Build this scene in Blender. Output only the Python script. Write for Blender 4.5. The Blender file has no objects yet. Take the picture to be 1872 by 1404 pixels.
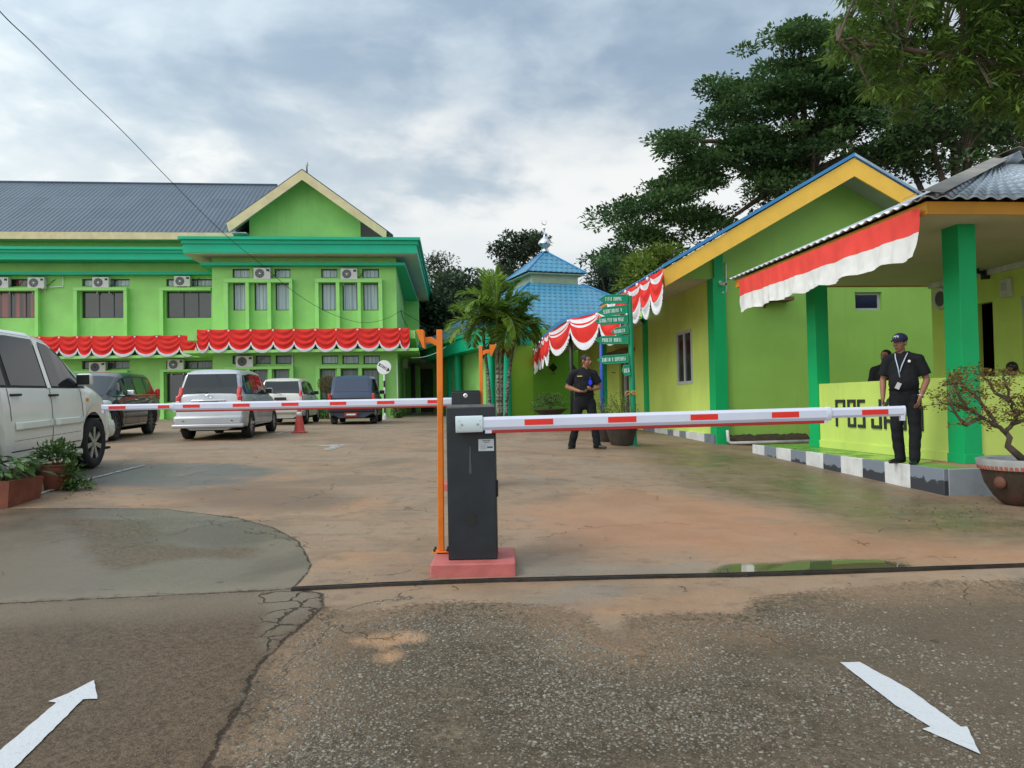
import bpy, bmesh, math, random
import numpy as np
from mathutils import Vector, Matrix, Euler, noise as mnoise
R_ = math.radians
sc = bpy.context.scene
COL = sc.collection
rng = np.random.default_rng(11)
random.seed(5)

# ------------------------------------------------------------------ camera, sky, sun, exposure
F = 1400.0                                   # focal length in photo pixels (photo 1872 x 1404)
CAM = Vector((0, 0, 0.74))
CR = Matrix.Rotation(R_(90 + 1.35), 3, 'X') @ Matrix.Rotation(R_(-1.1), 3, 'Z')
cd = bpy.data.cameras.new("camera"); cam = bpy.data.objects.new("camera", cd); COL.objects.link(cam)
cam.matrix_world = Matrix.Translation(CAM) @ CR.to_4x4()
cd.sensor_width = 36; cd.lens = 36 * F / 1872; cd.clip_start = 0.05; cd.clip_end = 3000
sc.camera = cam
SUN_EL, SUN_AZ = 48.0, 238.0                 # azimuth clockwise from +Y: behind the camera, to the left
w = bpy.data.worlds.new("World"); sc.world = w; w.use_nodes = True
sd = Vector((math.sin(R_(SUN_AZ)) * math.cos(R_(SUN_EL)), math.cos(R_(SUN_AZ)) * math.cos(R_(SUN_EL)), math.sin(R_(SUN_EL))))
sl = bpy.data.lights.new("sun", 'SUN'); so = bpy.data.objects.new("sun", sl); COL.objects.link(so)
sl.energy = 1.5; sl.angle = R_(22); sl.color = (1.0, 0.95, 0.87)
so.rotation_mode = 'QUATERNION'; so.rotation_quaternion = sd.to_track_quat('Z', 'Y'); so.location = sd * 50
sc.view_settings.view_transform = 'Standard'; sc.view_settings.look = 'None'
sc.view_settings.exposure = 0.0; sc.view_settings.gamma = 1.0
try: sc.view_settings.use_curve_mapping = False
except Exception: pass
sc.cycles.max_bounces = 6; sc.cycles.diffuse_bounces = 3; sc.cycles.glossy_bounces = 3
sc.cycles.transparent_max_bounces = 12
try: sc.cycles.use_denoising = True
except Exception: pass

# ------------------------------------------------------------------ node helpers
class NT:
    def __init__(s, tree): s.t = tree; s.n = tree.nodes; s.l = tree.links
    def sock(s, v): return v.s if isinstance(v, V) else v
    def put(s, inp, v):
        v = s.sock(v)
        if isinstance(v, bpy.types.NodeSocket): s.l.new(v, inp)
        elif isinstance(v, (tuple, list)):
            inp.default_value = tuple(v) + ((1.0,) if len(v) == 3 and inp.type == 'RGBA' else ())
        else: inp.default_value = v
    def node(s, typ, ins={}, **props):
        n = s.n.new(typ)
        for k, v in props.items(): setattr(n, k, v)
        for k, v in ins.items(): s.put(n.inputs[k], v)
        return n
    def m(s, op, *a, clamp=False):
        n = s.n.new('ShaderNodeMath'); n.operation = op; n.use_clamp = clamp
        for i, v in enumerate(a): s.put(n.inputs[i], v)
        return V(s, n.outputs[0])
    def obj(s): return V(s, s.node('ShaderNodeTexCoord').outputs['Object'])
    def gen(s): return V(s, s.node('ShaderNodeTexCoord').outputs['Generated'])
    def pos(s): return V(s, s.node('ShaderNodeNewGeometry').outputs['Position'])
    def attr(s, name): return V(s, s.node('ShaderNodeAttribute', attribute_name=name).outputs['Fac'])
    def attrc(s, name): return V(s, s.node('ShaderNodeAttribute', attribute_name=name).outputs['Color'])
    def xyz(s, v):
        n = s.node('ShaderNodeSeparateXYZ', {0: v}); return [V(s, n.outputs[i]) for i in range(3)]
    def comb(s, x, y, z): return V(s, s.node('ShaderNodeCombineXYZ', {0: x, 1: y, 2: z}).outputs[0])
    def vm(s, op, a, b):
        n = s.n.new('ShaderNodeVectorMath'); n.operation = op; s.put(n.inputs[0], a)
        if op == 'SCALE': s.put(n.inputs['Scale'], b)
        else: s.put(n.inputs[1], b)
        return V(s, n.outputs['Value'] if op in ('DOT_PRODUCT', 'LENGTH', 'DISTANCE') else n.outputs[0])
    def noise(s, vec, scale=1, det=4, rough=.55, dist=0, col=False):
        n = s.node('ShaderNodeTexNoise', {'Vector': vec, 'Scale': scale, 'Detail': det, 'Roughness': rough, 'Distortion': dist})
        return V(s, n.outputs['Color' if col else 'Fac'])
    def vor(s, vec, scale=1, feat='F1', out='Distance', rnd=1.0):
        n = s.n.new('ShaderNodeTexVoronoi'); n.feature = feat
        s.put(n.inputs['Vector'], vec); s.put(n.inputs['Scale'], scale); s.put(n.inputs['Randomness'], rnd)
        return V(s, n.outputs[out])
    def wave(s, vec, scale=1, dist=0, dire='X', prof='SIN'):
        n = s.n.new('ShaderNodeTexWave'); n.bands_direction = dire; n.wave_profile = prof
        s.put(n.inputs['Vector'], vec); s.put(n.inputs['Scale'], scale); s.put(n.inputs['Distortion'], dist)
        return V(s, n.outputs['Fac'])
    def mix(s, f, a, b, mode='MIX'):
        n = s.n.new('ShaderNodeMix'); n.data_type = 'RGBA'; n.blend_type = mode; n.clamp_factor = True
        s.put(n.inputs[0], f); s.put(n.inputs[6], a); s.put(n.inputs[7], b)
        return V(s, n.outputs[2])
    def ss(s, v, a, b, lo=0.0, hi=1.0):
        n = s.n.new('ShaderNodeMapRange'); n.interpolation_type = 'SMOOTHSTEP'
        for k, x in (('Value', v), ('From Min', a), ('From Max', b), ('To Min', lo), ('To Max', hi)): s.put(n.inputs[k], x)
        return V(s, n.outputs[0])
    def bump(s, h, strength=.3, dist=.01, normal=None):
        n = s.node('ShaderNodeBump', {'Height': h, 'Strength': strength, 'Distance': dist})
        if normal is not None: s.put(n.inputs['Normal'], normal)
        return V(s, n.outputs[0])
    def bright(s, c, f):
        n = s.node('ShaderNodeHueSaturation', {'Color': c, 'Value': f}); return V(s, n.outputs[0])
class V:
    def __init__(s, nt, sock): s.nt = nt; s.s = sock
    def __add__(s, o): return s.nt.m('ADD', s, o)
    def __radd__(s, o): return s.nt.m('ADD', o, s)
    def __sub__(s, o): return s.nt.m('SUBTRACT', s, o)
    def __rsub__(s, o): return s.nt.m('SUBTRACT', o, s)
    def __mul__(s, o): return s.nt.m('MULTIPLY', s, o)
    def __rmul__(s, o): return s.nt.m('MULTIPLY', s, o)
    def __truediv__(s, o): return s.nt.m('DIVIDE', s, o)

def new_mat(name, fn, rough=.6, metal=0.0, spec=.5, **kw):
    m = bpy.data.materials.new(name); m.use_nodes = True
    t = NT(m.node_tree); b = m.node_tree.nodes['Principled BSDF']
    b.inputs['Roughness'].default_value = rough; b.inputs['Metallic'].default_value = metal
    b.inputs['Specular IOR Level'].default_value = spec
    for k, v in kw.items(): b.inputs[k.replace('_', ' ')].default_value = v
    r = fn(t) or {}
    for k, v in r.items(): t.put(b.inputs[k], v)
    return m
def paint(name, rgb, rough=.6, var=.12, scale=3.0, bump=.15, bscale=60, dirt=.0, metal=0.0, spec=.4, dirtcol=(.12, .10, .07), **kw):
    """painted surface with mottling, fine bump and optional rain streaks / grime"""
    def f(t):
        o = t.obj()
        n = t.noise(o, scale, 5, .6)
        c = t.mix(t.ss(n, .3, .7), tuple(x * (1 - var) for x in rgb), tuple(min(1, x * (1 + var)) for x in rgb))
        if dirt > 0:
            x, y, z = t.xyz(o)
            st = t.noise(t.comb(x * 6, y * 6, z * .35), 1.0, 5, .65)
            bl = t.noise(o, .9, 4, .6)
            c = t.mix(t.ss(st * .6 + bl * .5, .56, .85) * dirt, c, dirtcol)
        out = {'Base Color': c, 'Roughness': t.ss(n, .2, .8, rough * .85, min(1, rough * 1.15))}
        if bump > 0: out['Normal'] = t.bump(t.noise(o, bscale, 3, .6), bump, .004)
        return out
    return new_mat(name, f, rough, metal, spec, **kw)

# ------------------------------------------------------------------ world shader: overcast sky with broken cloud
def build_world():
    t = NT(w.node_tree); bg = w.node_tree.nodes['Background']
    sky = t.node('ShaderNodeTexSky', sky_type='NISHITA', sun_disc=False, sun_elevation=R_(SUN_EL), sun_rotation=R_(SUN_AZ))
    g = t.gen(); x, y, z = t.xyz(g)
    zz = t.m('MAXIMUM', z, 0.0) + 0.20
    p = t.comb(x / zz, y / zz, z * .6)
    warp = t.vm('SCALE', t.noise(p, .9, 4, .55, col=True), .45)
    q = t.vm('ADD', p, warp)
    n1 = t.noise(q, .75, 6, .5); n2 = t.noise(q, 2.1, 6, .55); n3 = t.noise(q, 5.5, 4, .5)
    m_ = n1 * .55 + n2 * .33 + n3 * .12
    # a grey shelf of cloud high up, a bright broken band below it, pale haze down to the roofs
    hi = t.ss(z + (m_ - .5) * .75, .27, .50)
    band = t.ss(z + (n2 - .5) * .25, .10, .26) * (1 - hi)
    bd = Vector((0.16, 1, 0.245)).normalized()
    br = t.ss(t.vm('DOT_PRODUCT', g, tuple(bd)), .94, .998)
    cl = t.mix(t.ss(m_, .40, .60), (.78, .84, .87), (.55, .65, .73))
    cl = t.mix(band * t.ss(n2 * .55 + n1 * .25 + n3 * .2 - br * .14, .38, .53, 1, 0), cl, (.97, .985, .97))
    cl = t.mix(hi * t.ss(m_, .34, .56, .75, 1), cl, t.mix(t.ss(n2 * .7 + n3 * .3, .38, .60), (.56, .675, .78), (.34, .45, .58)))
    blue = t.vm('SCALE', V(t, sky.outputs[0]), .1)
    c = t.mix(.93, blue, cl)
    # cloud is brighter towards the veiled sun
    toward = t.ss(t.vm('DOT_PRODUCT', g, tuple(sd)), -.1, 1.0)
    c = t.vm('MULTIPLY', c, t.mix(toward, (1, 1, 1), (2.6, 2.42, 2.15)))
    low = t.ss(z, -.12, .0)
    c = t.mix(low, (.17, .14, .11), c)
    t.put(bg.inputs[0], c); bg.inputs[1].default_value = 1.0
build_world()

# ------------------------------------------------------------------ geometry of the place
def ray(px, py):
    return CR @ Vector(((px - 936) / F, (702 - py) / F, -1.0))
def W(px, py, d):
    r = ray(px, py); return CAM + r * (d / r.y)
_gy = [-60, -3, 0, 2.5, 5, 8.6, 13.4, 19.4, 33, 45, 900]
_gz = [-1.2, -.75, -.62, -.50, -.386, -.227, -.11, 0.0, .07, .1, .1]
def gz(x, y):
    x = np.asarray(x, float); y = np.asarray(y, float)
    b = sum(np.interp(y + o, _gy, _gz) for o in (-.8, -.4, 0, .4, .8)) / 5
    t = np.clip((y - 5.5) / 3.5, 0, 1); t = t * t * (3 - 2 * t)
    lat = np.where(x > 0, -.05 * np.minimum(x, 5.5), -.012 * np.maximum(x, -12))
    return b + t * lat
def G(px, py):
    r = ray(px, py); lo, hi = .5, 400.0
    f = lambda d: (CAM.z + r.z * d / r.y) - float(gz(r.x * d / r.y, d))
    if f(hi) > 0: return W(px, py, 60)
    for _ in range(50):
        mid = (lo + hi) / 2
        if f(mid) > 0: lo = mid
        else: hi = mid
    return W(px, py, (lo + hi) / 2)
class Frame:
    def __init__(s, x, y, deg):
        s.o = Vector((x, y, 0)); s.a = R_(deg); s.e1 = Vector((math.cos(s.a), math.sin(s.a), 0)); s.e2 = Vector((-math.sin(s.a), math.cos(s.a), 0))
    def loc(s, p):
        d = p - s.o; return Vector((d.dot(s.e1), d.dot(s.e2), p.z))
    def wor(s, x, y, z=0): return s.o + s.e1 * x + s.e2 * y + Vector((0, 0, z))
    def py(s, px, py, c):        # pixel on local plane y = c -> local (x, y, z)
        r = ray(px, py); t = (s.o + s.e2 * c - CAM).dot(s.e2) / r.dot(s.e2); return s.loc(CAM + r * t)
    def px(s, px, py, c):        # pixel on local plane x = c
        r = ray(px, py); t = (s.o + s.e1 * c - CAM).dot(s.e1) / r.dot(s.e1); return s.loc(CAM + r * t)
    def pz(s, px, py, c):        # pixel on plane z = c
        r = ray(px, py); t = (c - CAM.z) / r.z; return s.loc(CAM + r * t)
FR = Frame(4.5, 17.0, 5.71)      # long building and guard post
FL = Frame(-13.6, 35.0, 6.3)     # two-storey office
FM = Frame(1.95, 42.2, 20.0)     # prayer hall

# ------------------------------------------------------------------ object helpers
def tag(o, label=None, cat=None, group=None, kind=None):
    if label: o['label'] = label
    if cat: o['category'] = cat
    if group: o['group'] = group
    if kind: o['kind'] = kind
    return o
def empty(name, loc=(0, 0, 0), rz=0.0, label=None, cat=None, group=None, kind=None):
    o = bpy.data.objects.new(name, None); COL.objects.link(o); o.location = loc; o.rotation_euler = (0, 0, rz)
    o.empty_display_size = .2
    return tag(o, label, cat, group, kind)
def copy_tree(o, parent=None):
    c = o.copy(); COL.objects.link(c)
    if parent is not None: c.parent = parent
    for ch in list(o.children): copy_tree(ch, c)
    return c
def mesh_obj(name, verts, faces, mats, parent=None, mi=None, smooth=False, loc=None, rz=None, sharp=None):
    me = bpy.data.meshes.new(name)
    me.from_pydata([tuple(v) for v in verts], [], faces)
    if not isinstance(mats, (list, tuple)): mats = [mats]
    for m in mats: me.materials.append(m)
    if mi is not None: me.polygons.foreach_set('material_index', np.asarray(mi, dtype=np.int32))
    if smooth:
        me.polygons.foreach_set('use_smooth', np.ones(len(me.polygons), bool))
        if sharp: me.set_sharp_from_angle(angle=R_(sharp))
    me.update()
    o = bpy.data.objects.new(name, me); COL.objects.link(o)
    if parent is not None: o.parent = parent
    if loc is not None: o.location = loc
    if rz is not None: o.rotation_euler = (0, 0, rz)
    return o
class MB:
    def __init__(s): s.v = []; s.f = []; s.m = []; s.mi = 0
    def add(s, vs, fs, mi=None):
        b = len(s.v); s.v += [tuple(v) for v in vs]; s.f += [tuple(i + b for i in f) for f in fs]
        s.m += [s.mi if mi is None else mi] * len(fs); return s
    def box(s, x0, x1, y0, y1, z0, z1, mi=None, M=None):
        vs = [(x0, y0, z0), (x1, y0, z0), (x1, y1, z0), (x0, y1, z0), (x0, y0, z1), (x1, y0, z1), (x1, y1, z1), (x0, y1, z1)]
        if M is not None: vs = [M @ Vector(v) for v in vs]
        return s.add(vs, [(0, 3, 2, 1), (4, 5, 6, 7), (0, 1, 5, 4), (1, 2, 6, 5), (2, 3, 7, 6), (3, 0, 4, 7)], mi)
    def cbox(s, c, sz, mi=None, M=None):
        T = (M if M is not None else Matrix.Identity(4)) @ Matrix.Translation(c)
        return s.box(-sz[0] / 2, sz[0] / 2, -sz[1] / 2, sz[1] / 2, -sz[2] / 2, sz[2] / 2, mi, T)
    def quad(s, a, b, c, d, mi=None): return s.add([a, b, c, d], [(0, 1, 2, 3)], mi)
    def prism(s, poly, h, axis='z', base=0.0, mi=None, M=None):
        """poly 2-D points extruded along axis from base to base+h"""
        n = len(poly)
        def P(p, k):
            if axis == 'z': v = (p[0], p[1], k)
            elif axis == 'y': v = (p[0], k, p[1])
            else: v = (k, p[0], p[1])
            return M @ Vector(v) if M is not None else v
        vs = [P(p, base) for p in poly] + [P(p, base + h) for p in poly]
        fs = [tuple(range(n - 1, -1, -1)), tuple(range(n, 2 * n))] + [(i, (i + 1) % n, n + (i + 1) % n, n + i) for i in range(n)]
        return s.add(vs, fs, mi)
    def tube(s, pts, r, n=8, mi=None, caps=True, closed=False):
        pts = [Vector(p) for p in pts]; rs = r if isinstance(r, (list, tuple)) else [r] * len(pts)
        vs = []; fs = []; up = None
        for i, p in enumerate(pts):
            a = pts[max(i - 1, 0)]; b = pts[min(i + 1, len(pts) - 1)]
            if closed: a = pts[i - 1]; b = pts[(i + 1) % len(pts)]
            d = (b - a).normalized() if (b - a).length > 1e-9 else Vector((0, 0, 1))
            if up is None: up = d.orthogonal().normalized()
            u = (up - d * up.dot(d))
            u = u.normalized() if u.length > 1e-6 else d.orthogonal().normalized()
            up = u; q = d.cross(u)
            for k in range(n):
                t = 2 * math.pi * k / n; vs.append(p + (u * math.cos(t) + q * math.sin(t)) * rs[i])
        m = len(pts)
        for i in range(m if closed else m - 1):
            j = (i + 1) % m
            for k in range(n): fs.append((i * n + k, i * n + (k + 1) % n, j * n + (k + 1) % n, j * n + k))
        if caps and not closed: fs += [tuple(range(n - 1, -1, -1)), tuple((m - 1) * n + k for k in range(n))]
        return s.add(vs, fs, mi)
    def lathe(s, prof, n=24, c=(0, 0, 0), axis='z', mi=None, M=None, sx=1, sy=1, caps=True):
        """prof list of (r, h)"""
        vs = []; fs = []
        for (r, h) in prof:
            for k in range(n):
                t = 2 * math.pi * k / n; a, b = r * math.cos(t) * sx, r * math.sin(t) * sy
                v = (c[0] + a, c[1] + b, c[2] + h) if axis == 'z' else ((c[0] + a, c[1] + h, c[2] + b) if axis == 'y' else (c[0] + h, c[1] + a, c[2] + b))
                vs.append(M @ Vector(v) if M is not None else v)
        for i in range(len(prof) - 1):
            for k in range(n): fs.append((i * n + k, i * n + (k + 1) % n, (i + 1) * n + (k + 1) % n, (i + 1) * n + k))
        if caps and prof[0][0] > 1e-6: fs.append(tuple(range(n - 1, -1, -1)))
        if caps and prof[-1][0] > 1e-6: fs.append(tuple((len(prof) - 1) * n + k for k in range(n)))
        return s.add(vs, fs, mi)
    def grid(s, rows, mi=None, mfun=None):
        """rows: list of lists of points"""
        nr, nc = len(rows), len(rows[0]); vs = [p for r in rows for p in r]
        fs = []; ms = []
        for i in range(nr - 1):
            for j in range(nc - 1):
                fs.append((i * nc + j, i * nc + j + 1, (i + 1) * nc + j + 1, (i + 1) * nc + j)); ms.append(mfun(i, j) if mfun else (s.mi if mi is None else mi))
        b = len(s.v); s.v += [tuple(v) for v in vs]; s.f += [tuple(k + b for k in f) for f in fs]; s.m += ms; return s
    def build(s, name, mats, parent=None, smooth=False, sharp=None, bevel=0, seg=2, **kw):
        o = mesh_obj(name, s.v, s.f, mats, parent, s.m, smooth or bevel > 0, sharp=sharp if sharp else (40 if bevel > 0 else None), **kw)
        if bevel > 0:
            b = o.modifiers.new('bevel', 'BEVEL'); b.width = bevel; b.segments = seg; b.limit_method = 'ANGLE'; b.angle_limit = R_(40)
        return o
def solid(o, t=.004):
    m = o.modifiers.new('solid', 'SOLIDIFY'); m.thickness = t; m.offset = 0; return o

# stroke lettering -------------------------------------------------
_S = {'A': '00-03-14-23-20 01-21', 'B': '00-04-14-23-12-02 12-21-10-00', 'D': '00-04-14-23-21-10-00', 'E': '24-04-00-20 02-12', 'G': '24-04-00-20-22-12',
      'I': '10-14', 'J': '24-20-00-01', 'K': '00-04 24-02-20', 'L': '04-00-20', 'M': '00-04-12-24-20', 'N': '00-04-20-24', 'O': '00-04-24-20-00',
      'P': '00-04-24-22-02', 'R': '00-04-24-22-02 12-20', 'S': '24-04-02-22-20-00', 'T': '10-14 04-24', 'U': '04-00-20-24', 'H': '00-04 20-24 02-22',
      '&': '20-03-14-23-01-10-21', 'V': '04-10-24', 'C': '24-04-00-20', '-': '02-22', '0': '00-04-24-20-00', '1': '10-14', '2': '04-24-22-02-00-20', '8': '00-04-24-20-00 02-22'}
def text_mb(mb, txt, x0, z0, wd, h, st, depth, M=None, mi=None, gap=.35):
    """strokes in the local x-z plane, front at y=0 going to y=depth; wd = total width"""
    n = len(txt); cw = wd / (n + gap * (n - 1)); ink = cw - st; k = 0
    for i, ch in enumerate(txt):
        if ch == ' ': continue
        ox = x0 + i * cw * (1 + gap) + st / 2
        for stroke in _S[ch].split(' '):
            pts = [(ox + int(a[0]) / 2 * ink, z0 + st / 2 + int(a[1]) / 4 * (h - st)) for a in stroke.split('-')]
            for a, b in zip(pts[:-1], pts[1:]):
                d = Vector((b[0] - a[0], b[1] - a[1])); L = d.length; d /= L; e = st / 2
                nx, nz = -d.y * e, d.x * e; ax, az = a[0] - d.x * e, a[1] - d.y * e; bx, bz = b[0] + d.x * e, b[1] + d.y * e
                k += 1; off = -.0003 * (k % 5)
                mb.prism([(ax - nx, az - nz), (bx - nx, bz - nz), (bx + nx, bz + nz), (ax + nx, az + nz)], depth - off, 'y', off, mi, M)
    return mb

# leaves ------------------------------------------------------------
def leaf_arrays(P, D, U, L, Wd, fold=.25):
    """P base points, D direction, U approx up, L length, Wd width -> verts (4 per leaf), faces"""
    D = D / np.linalg.norm(D, axis=1, keepdims=True); S = np.cross(D, U); S /= (np.linalg.norm(S, axis=1, keepdims=True) + 1e-9)
    N = np.cross(S, D); L = L[:, None]; Wd = Wd[:, None]
    a = P; b = P + D * L * .5 + S * Wd * .5 + N * Wd * fold; c = P + D * L; d = P + D * L * .5 - S * Wd * .5 + N * Wd * fold
    v = np.stack([a, b, c, d], 1).reshape(-1, 3); return v
def leaf_mesh(name, v, mats, parent, tint, mi=None):
    n = len(v) // 4; me = bpy.data.meshes.new(name)
    me.vertices.add(4 * n); me.vertices.foreach_set('co', v.astype(np.float32).ravel())
    idx = np.arange(4 * n).reshape(n, 4); f = np.stack([idx[:, [0, 1, 2]], idx[:, [0, 2, 3]]], 1).reshape(-1)
    me.loops.add(len(f)); me.loops.foreach_set('vertex_index', f.astype(np.int32))
    me.polygons.add(2 * n); me.polygons.foreach_set('loop_start', (np.arange(2 * n) * 3).astype(np.int32))
    me.polygons.foreach_set('loop_total', np.full(2 * n, 3, np.int32))
    if not isinstance(mats, (list, tuple)): mats = [mats]
    for m in mats: me.materials.append(m)
    if mi is not None: me.polygons.foreach_set('material_index', np.repeat(mi, 2).astype(np.int32))
    me.update(calc_edges=True)
    a = me.attributes.new('tint', 'FLOAT', 'POINT'); a.data.foreach_set('value', np.repeat(tint, 4).astype(np.float32))
    o = bpy.data.objects.new(name, me); COL.objects.link(o); o.parent = parent; return o
def leaf_mat(name, lo, hi, rough=.5, trans=.25):
    m = bpy.data.materials.new(name); m.use_nodes = True; t = NT(m.node_tree); b = m.node_tree.nodes['Principled BSDF']
    c = t.mix(t.attr('tint'), lo, hi); t.put(b.inputs['Base Color'], c); b.inputs['Roughness'].default_value = rough
    b.inputs['Specular IOR Level'].default_value = .35
    tr = t.node('ShaderNodeBsdfTranslucent', {'Color': t.bright(c, 1.3)}); mx = t.node('ShaderNodeMixShader', {0: trans})
    t.l.new(b.outputs[0], mx.inputs[1]); t.l.new(tr.outputs[0], mx.inputs[2])
    t.l.new(mx.outputs[0], m.node_tree.nodes['Material Output'].inputs[0]); return m
def rand_dirs(n, zmin=-.4, zmax=1.0):
    z = rng.uniform(zmin, zmax, n); a = rng.uniform(0, 2 * math.pi, n); r = np.sqrt(np.maximum(0, 1 - z * z)); return np.stack([r * np.cos(a), r * np.sin(a), z], 1)
# ------------------------------------------------------------------ materials
M_green = paint('green wall paint', (.30, .63, .17), .62, .09, .7, .2, 40, .30, dirtcol=(.10, .24, .07))
M_green_side = paint('green trim paint', (.33, .70, .20), .6, .07, 1.5, .15, 40, .25, dirtcol=(.14, .30, .09))
M_lime = paint('lime wall paint', (.56, .72, .155), .6, .06, 1.1, .2, 40, .22, dirtcol=(.24, .30, .08))
M_gable = paint('gable green paint', (.31, .56, .11), .62, .07, .9, .2, 40, .28, dirtcol=(.14, .24, .06))
M_teal = paint('teal cornice paint', (.0, .42, .235), .5, .06, 1.5, .1, 40, .10)
M_emer = paint('emerald pillar paint', (.0, .42, .13), .5, .05, 1.5, .15, 40, .05)
M_cream = paint('cream fascia board', (.62, .54, .32), .65, .1, 2.0, .2, 30, .35, dirtcol=(.25, .18, .09))
M_yellow = paint('yellow barge board', (.85, .50, .07), .5, .06, 2, .1, 40, .08)
M_ochre = paint('ochre fascia board', (.62, .30, .03), .5, .06, 2, .1, 40, .1)
M_soffit = paint('beige soffit board', (.55, .50, .40), .8, .06, 1.2, .1, 30, .1)
M_white = paint('white paint', (.78, .79, .80), .5, .04, 3, .08, 60, .06)
M_white_dirty = paint('weathered white paint', (.62, .63, .63), .6, .12, 4, .15, 60, .5)
M_kerbgrey = paint('grey kerb paint', (.17, .20, .25), .55, .12, 4, .2, 50, .3, dirtcol=(.05, .05, .05))
M_greenfloor = None
M_black = paint('black paint', (.012, .013, .015), .45, .2, 3, .05, 60)
M_rubber = paint('tyre rubber', (.018, .018, .019), .85, .25, 12, .3, 80)
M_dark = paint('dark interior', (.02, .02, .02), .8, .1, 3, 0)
M_metal = paint('grey metal', (.42, .43, .44), .35, .1, 5, .1, 60, metal=.8)
M_chrome = paint('chrome', (.7, .7, .72), .15, .03, 5, 0, metal=1.0)
M_red = paint('red cloth', (.70, .035, .03), .75, .1, 4, .25, 90, spec=.2)
M_redp = paint('red reflector', (.72, .025, .015), .3, .04, 8, .05, 90)
M_redrub = paint('red rubber strip', (.42, .02, .02), .55, .08, 8, .1, 60, dirt=.2)
M_whitecl = paint('white cloth', (.72, .73, .78), .8, .06, 4, .25, 90, spec=.2)
M_orange = paint('orange enamel', (.72, .17, .008), .45, .12, 7, .15, 60, .45, dirtcol=(.35, .10, .02))
M_anth = paint('anthracite powder coat', (.014, .018, .024), .45, .2, 5, .3, 220, .30, dirtcol=(.055, .05, .045))
M_boom = paint('boom white enamel', (.60, .63, .76), .35, .03, 3, .04, 60, .08)
M_clamp = paint('boom clamp enamel', (.55, .64, .68), .35, .03, 3, .04, 60, .05)
M_plinth = paint('pink plinth paint', (.46, .12, .11), .6, .16, 6, .5, 40, .7, dirtcol=(.25, .13, .09))
M_acw = paint('air conditioner casing', (.62, .63, .60), .5, .05, 6, .05, 60, .15)
M_acg = paint('fan grille', (.10, .10, .11), .6, .1, 6, 0)
M_terra = paint('terracotta', (.20, .06, .035), .75, .2, 8, .4, 50, .6, dirtcol=(.04, .03, .02))
M_soil = paint('soil', (.05, .035, .025), .95, .3, 12, .8, 30)
M_bark = paint('bark', (.10, .075, .055), .9, .3, 9, .8, 25)
M_signgreen = paint('green sign enamel', (.0, .24, .12), .4, .05, 4, .05, 60)
M_signedge = paint('sign edge', (.02, .45, .25), .4, .05, 4, .05, 60)
M_signtext = paint('sign lettering', (.62, .75, .72), .5, .02, 4, 0)
M_bluepost = paint('blue post paint', (.02, .09, .40), .45, .06, 4, .05, 60)
M_conc = paint('raw concrete', (.25, .24, .22), .85, .15, 3, .4, 40, .4)
M_wood = paint('weathered timber', (.17, .10, .06), .8, .2, 8, .3, 40, .2)
M_skin = paint('skin', (.27, .125, .075), .5, .06, 12, .05, 120)
M_hair = paint('black hair', (.012, .010, .009), .6, .2, 40, .5, 200)
M_cloth = paint('black uniform cloth', (.010, .011, .014), .85, .2, 14, .35, 160, spec=.25)
M_shoe = paint('black shoe leather', (.012, .012, .013), .35, .1, 14, .05, 60)
M_navy = paint('navy cap cloth', (.012, .018, .055), .8, .1, 14, .2, 160)
M_bluecard = paint('blue card', (.01, .03, .8), .4, .02, 4, 0)
def _glass_curtain(base, dark, tint=(.5, .6, .7)):
    def f(t):
        o = t.obj(); x, y, z = t.xyz(o)
        fold = t.noise(t.comb(x * 9, y * 9, z * .25), 1.0, 3, .5)
        grid = t.m('PINGPONG', x + .03, .085) / .085
        c = t.mix(t.ss(fold, .35, .65), dark, base)  # shade of the curtain folds put into the colour as darker streaks
        c = t.mix(t.ss(grid, .06, .12), (.03, .035, .04), c)
        return {'Base Color': c, 'Roughness': .22, 'Normal': t.bump(t.noise(o, 1.3, 2, .5), .15, .02)}
    return f
M_curtain = new_mat('window glass over pale curtain', _glass_curtain((.46, .56, .64), (.27, .35, .43)), .15, spec=.8)
M_curtain2 = new_mat('window glass over dim curtain', _glass_curtain((.14, .19, .21), (.06, .085, .10)), .15, spec=.8)
M_glassdark = paint('dark window glass', (.022, .026, .03), .12, .3, 1.5, 0, spec=.9)
M_glassblue = paint('navy window glass', (.01, .015, .05), .12, .1, 1.5, 0, spec=.8)
M_glassred = new_mat('window glass over red curtain', lambda t: {'Base Color': t.mix(t.ss(t.noise(t.comb(t.xyz(t.obj())[0] * 3, 0, 0), 1, 3, .5), .45, .52), (.30, .05, .05), (.02, .02, .025))}, .15, spec=.8)
M_frame = paint('dark window frame', (.03, .032, .035), .5, .1, 3, 0)
M_alu = paint('aluminium window frame', (.45, .46, .48), .45, .04, 3, 0)
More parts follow.
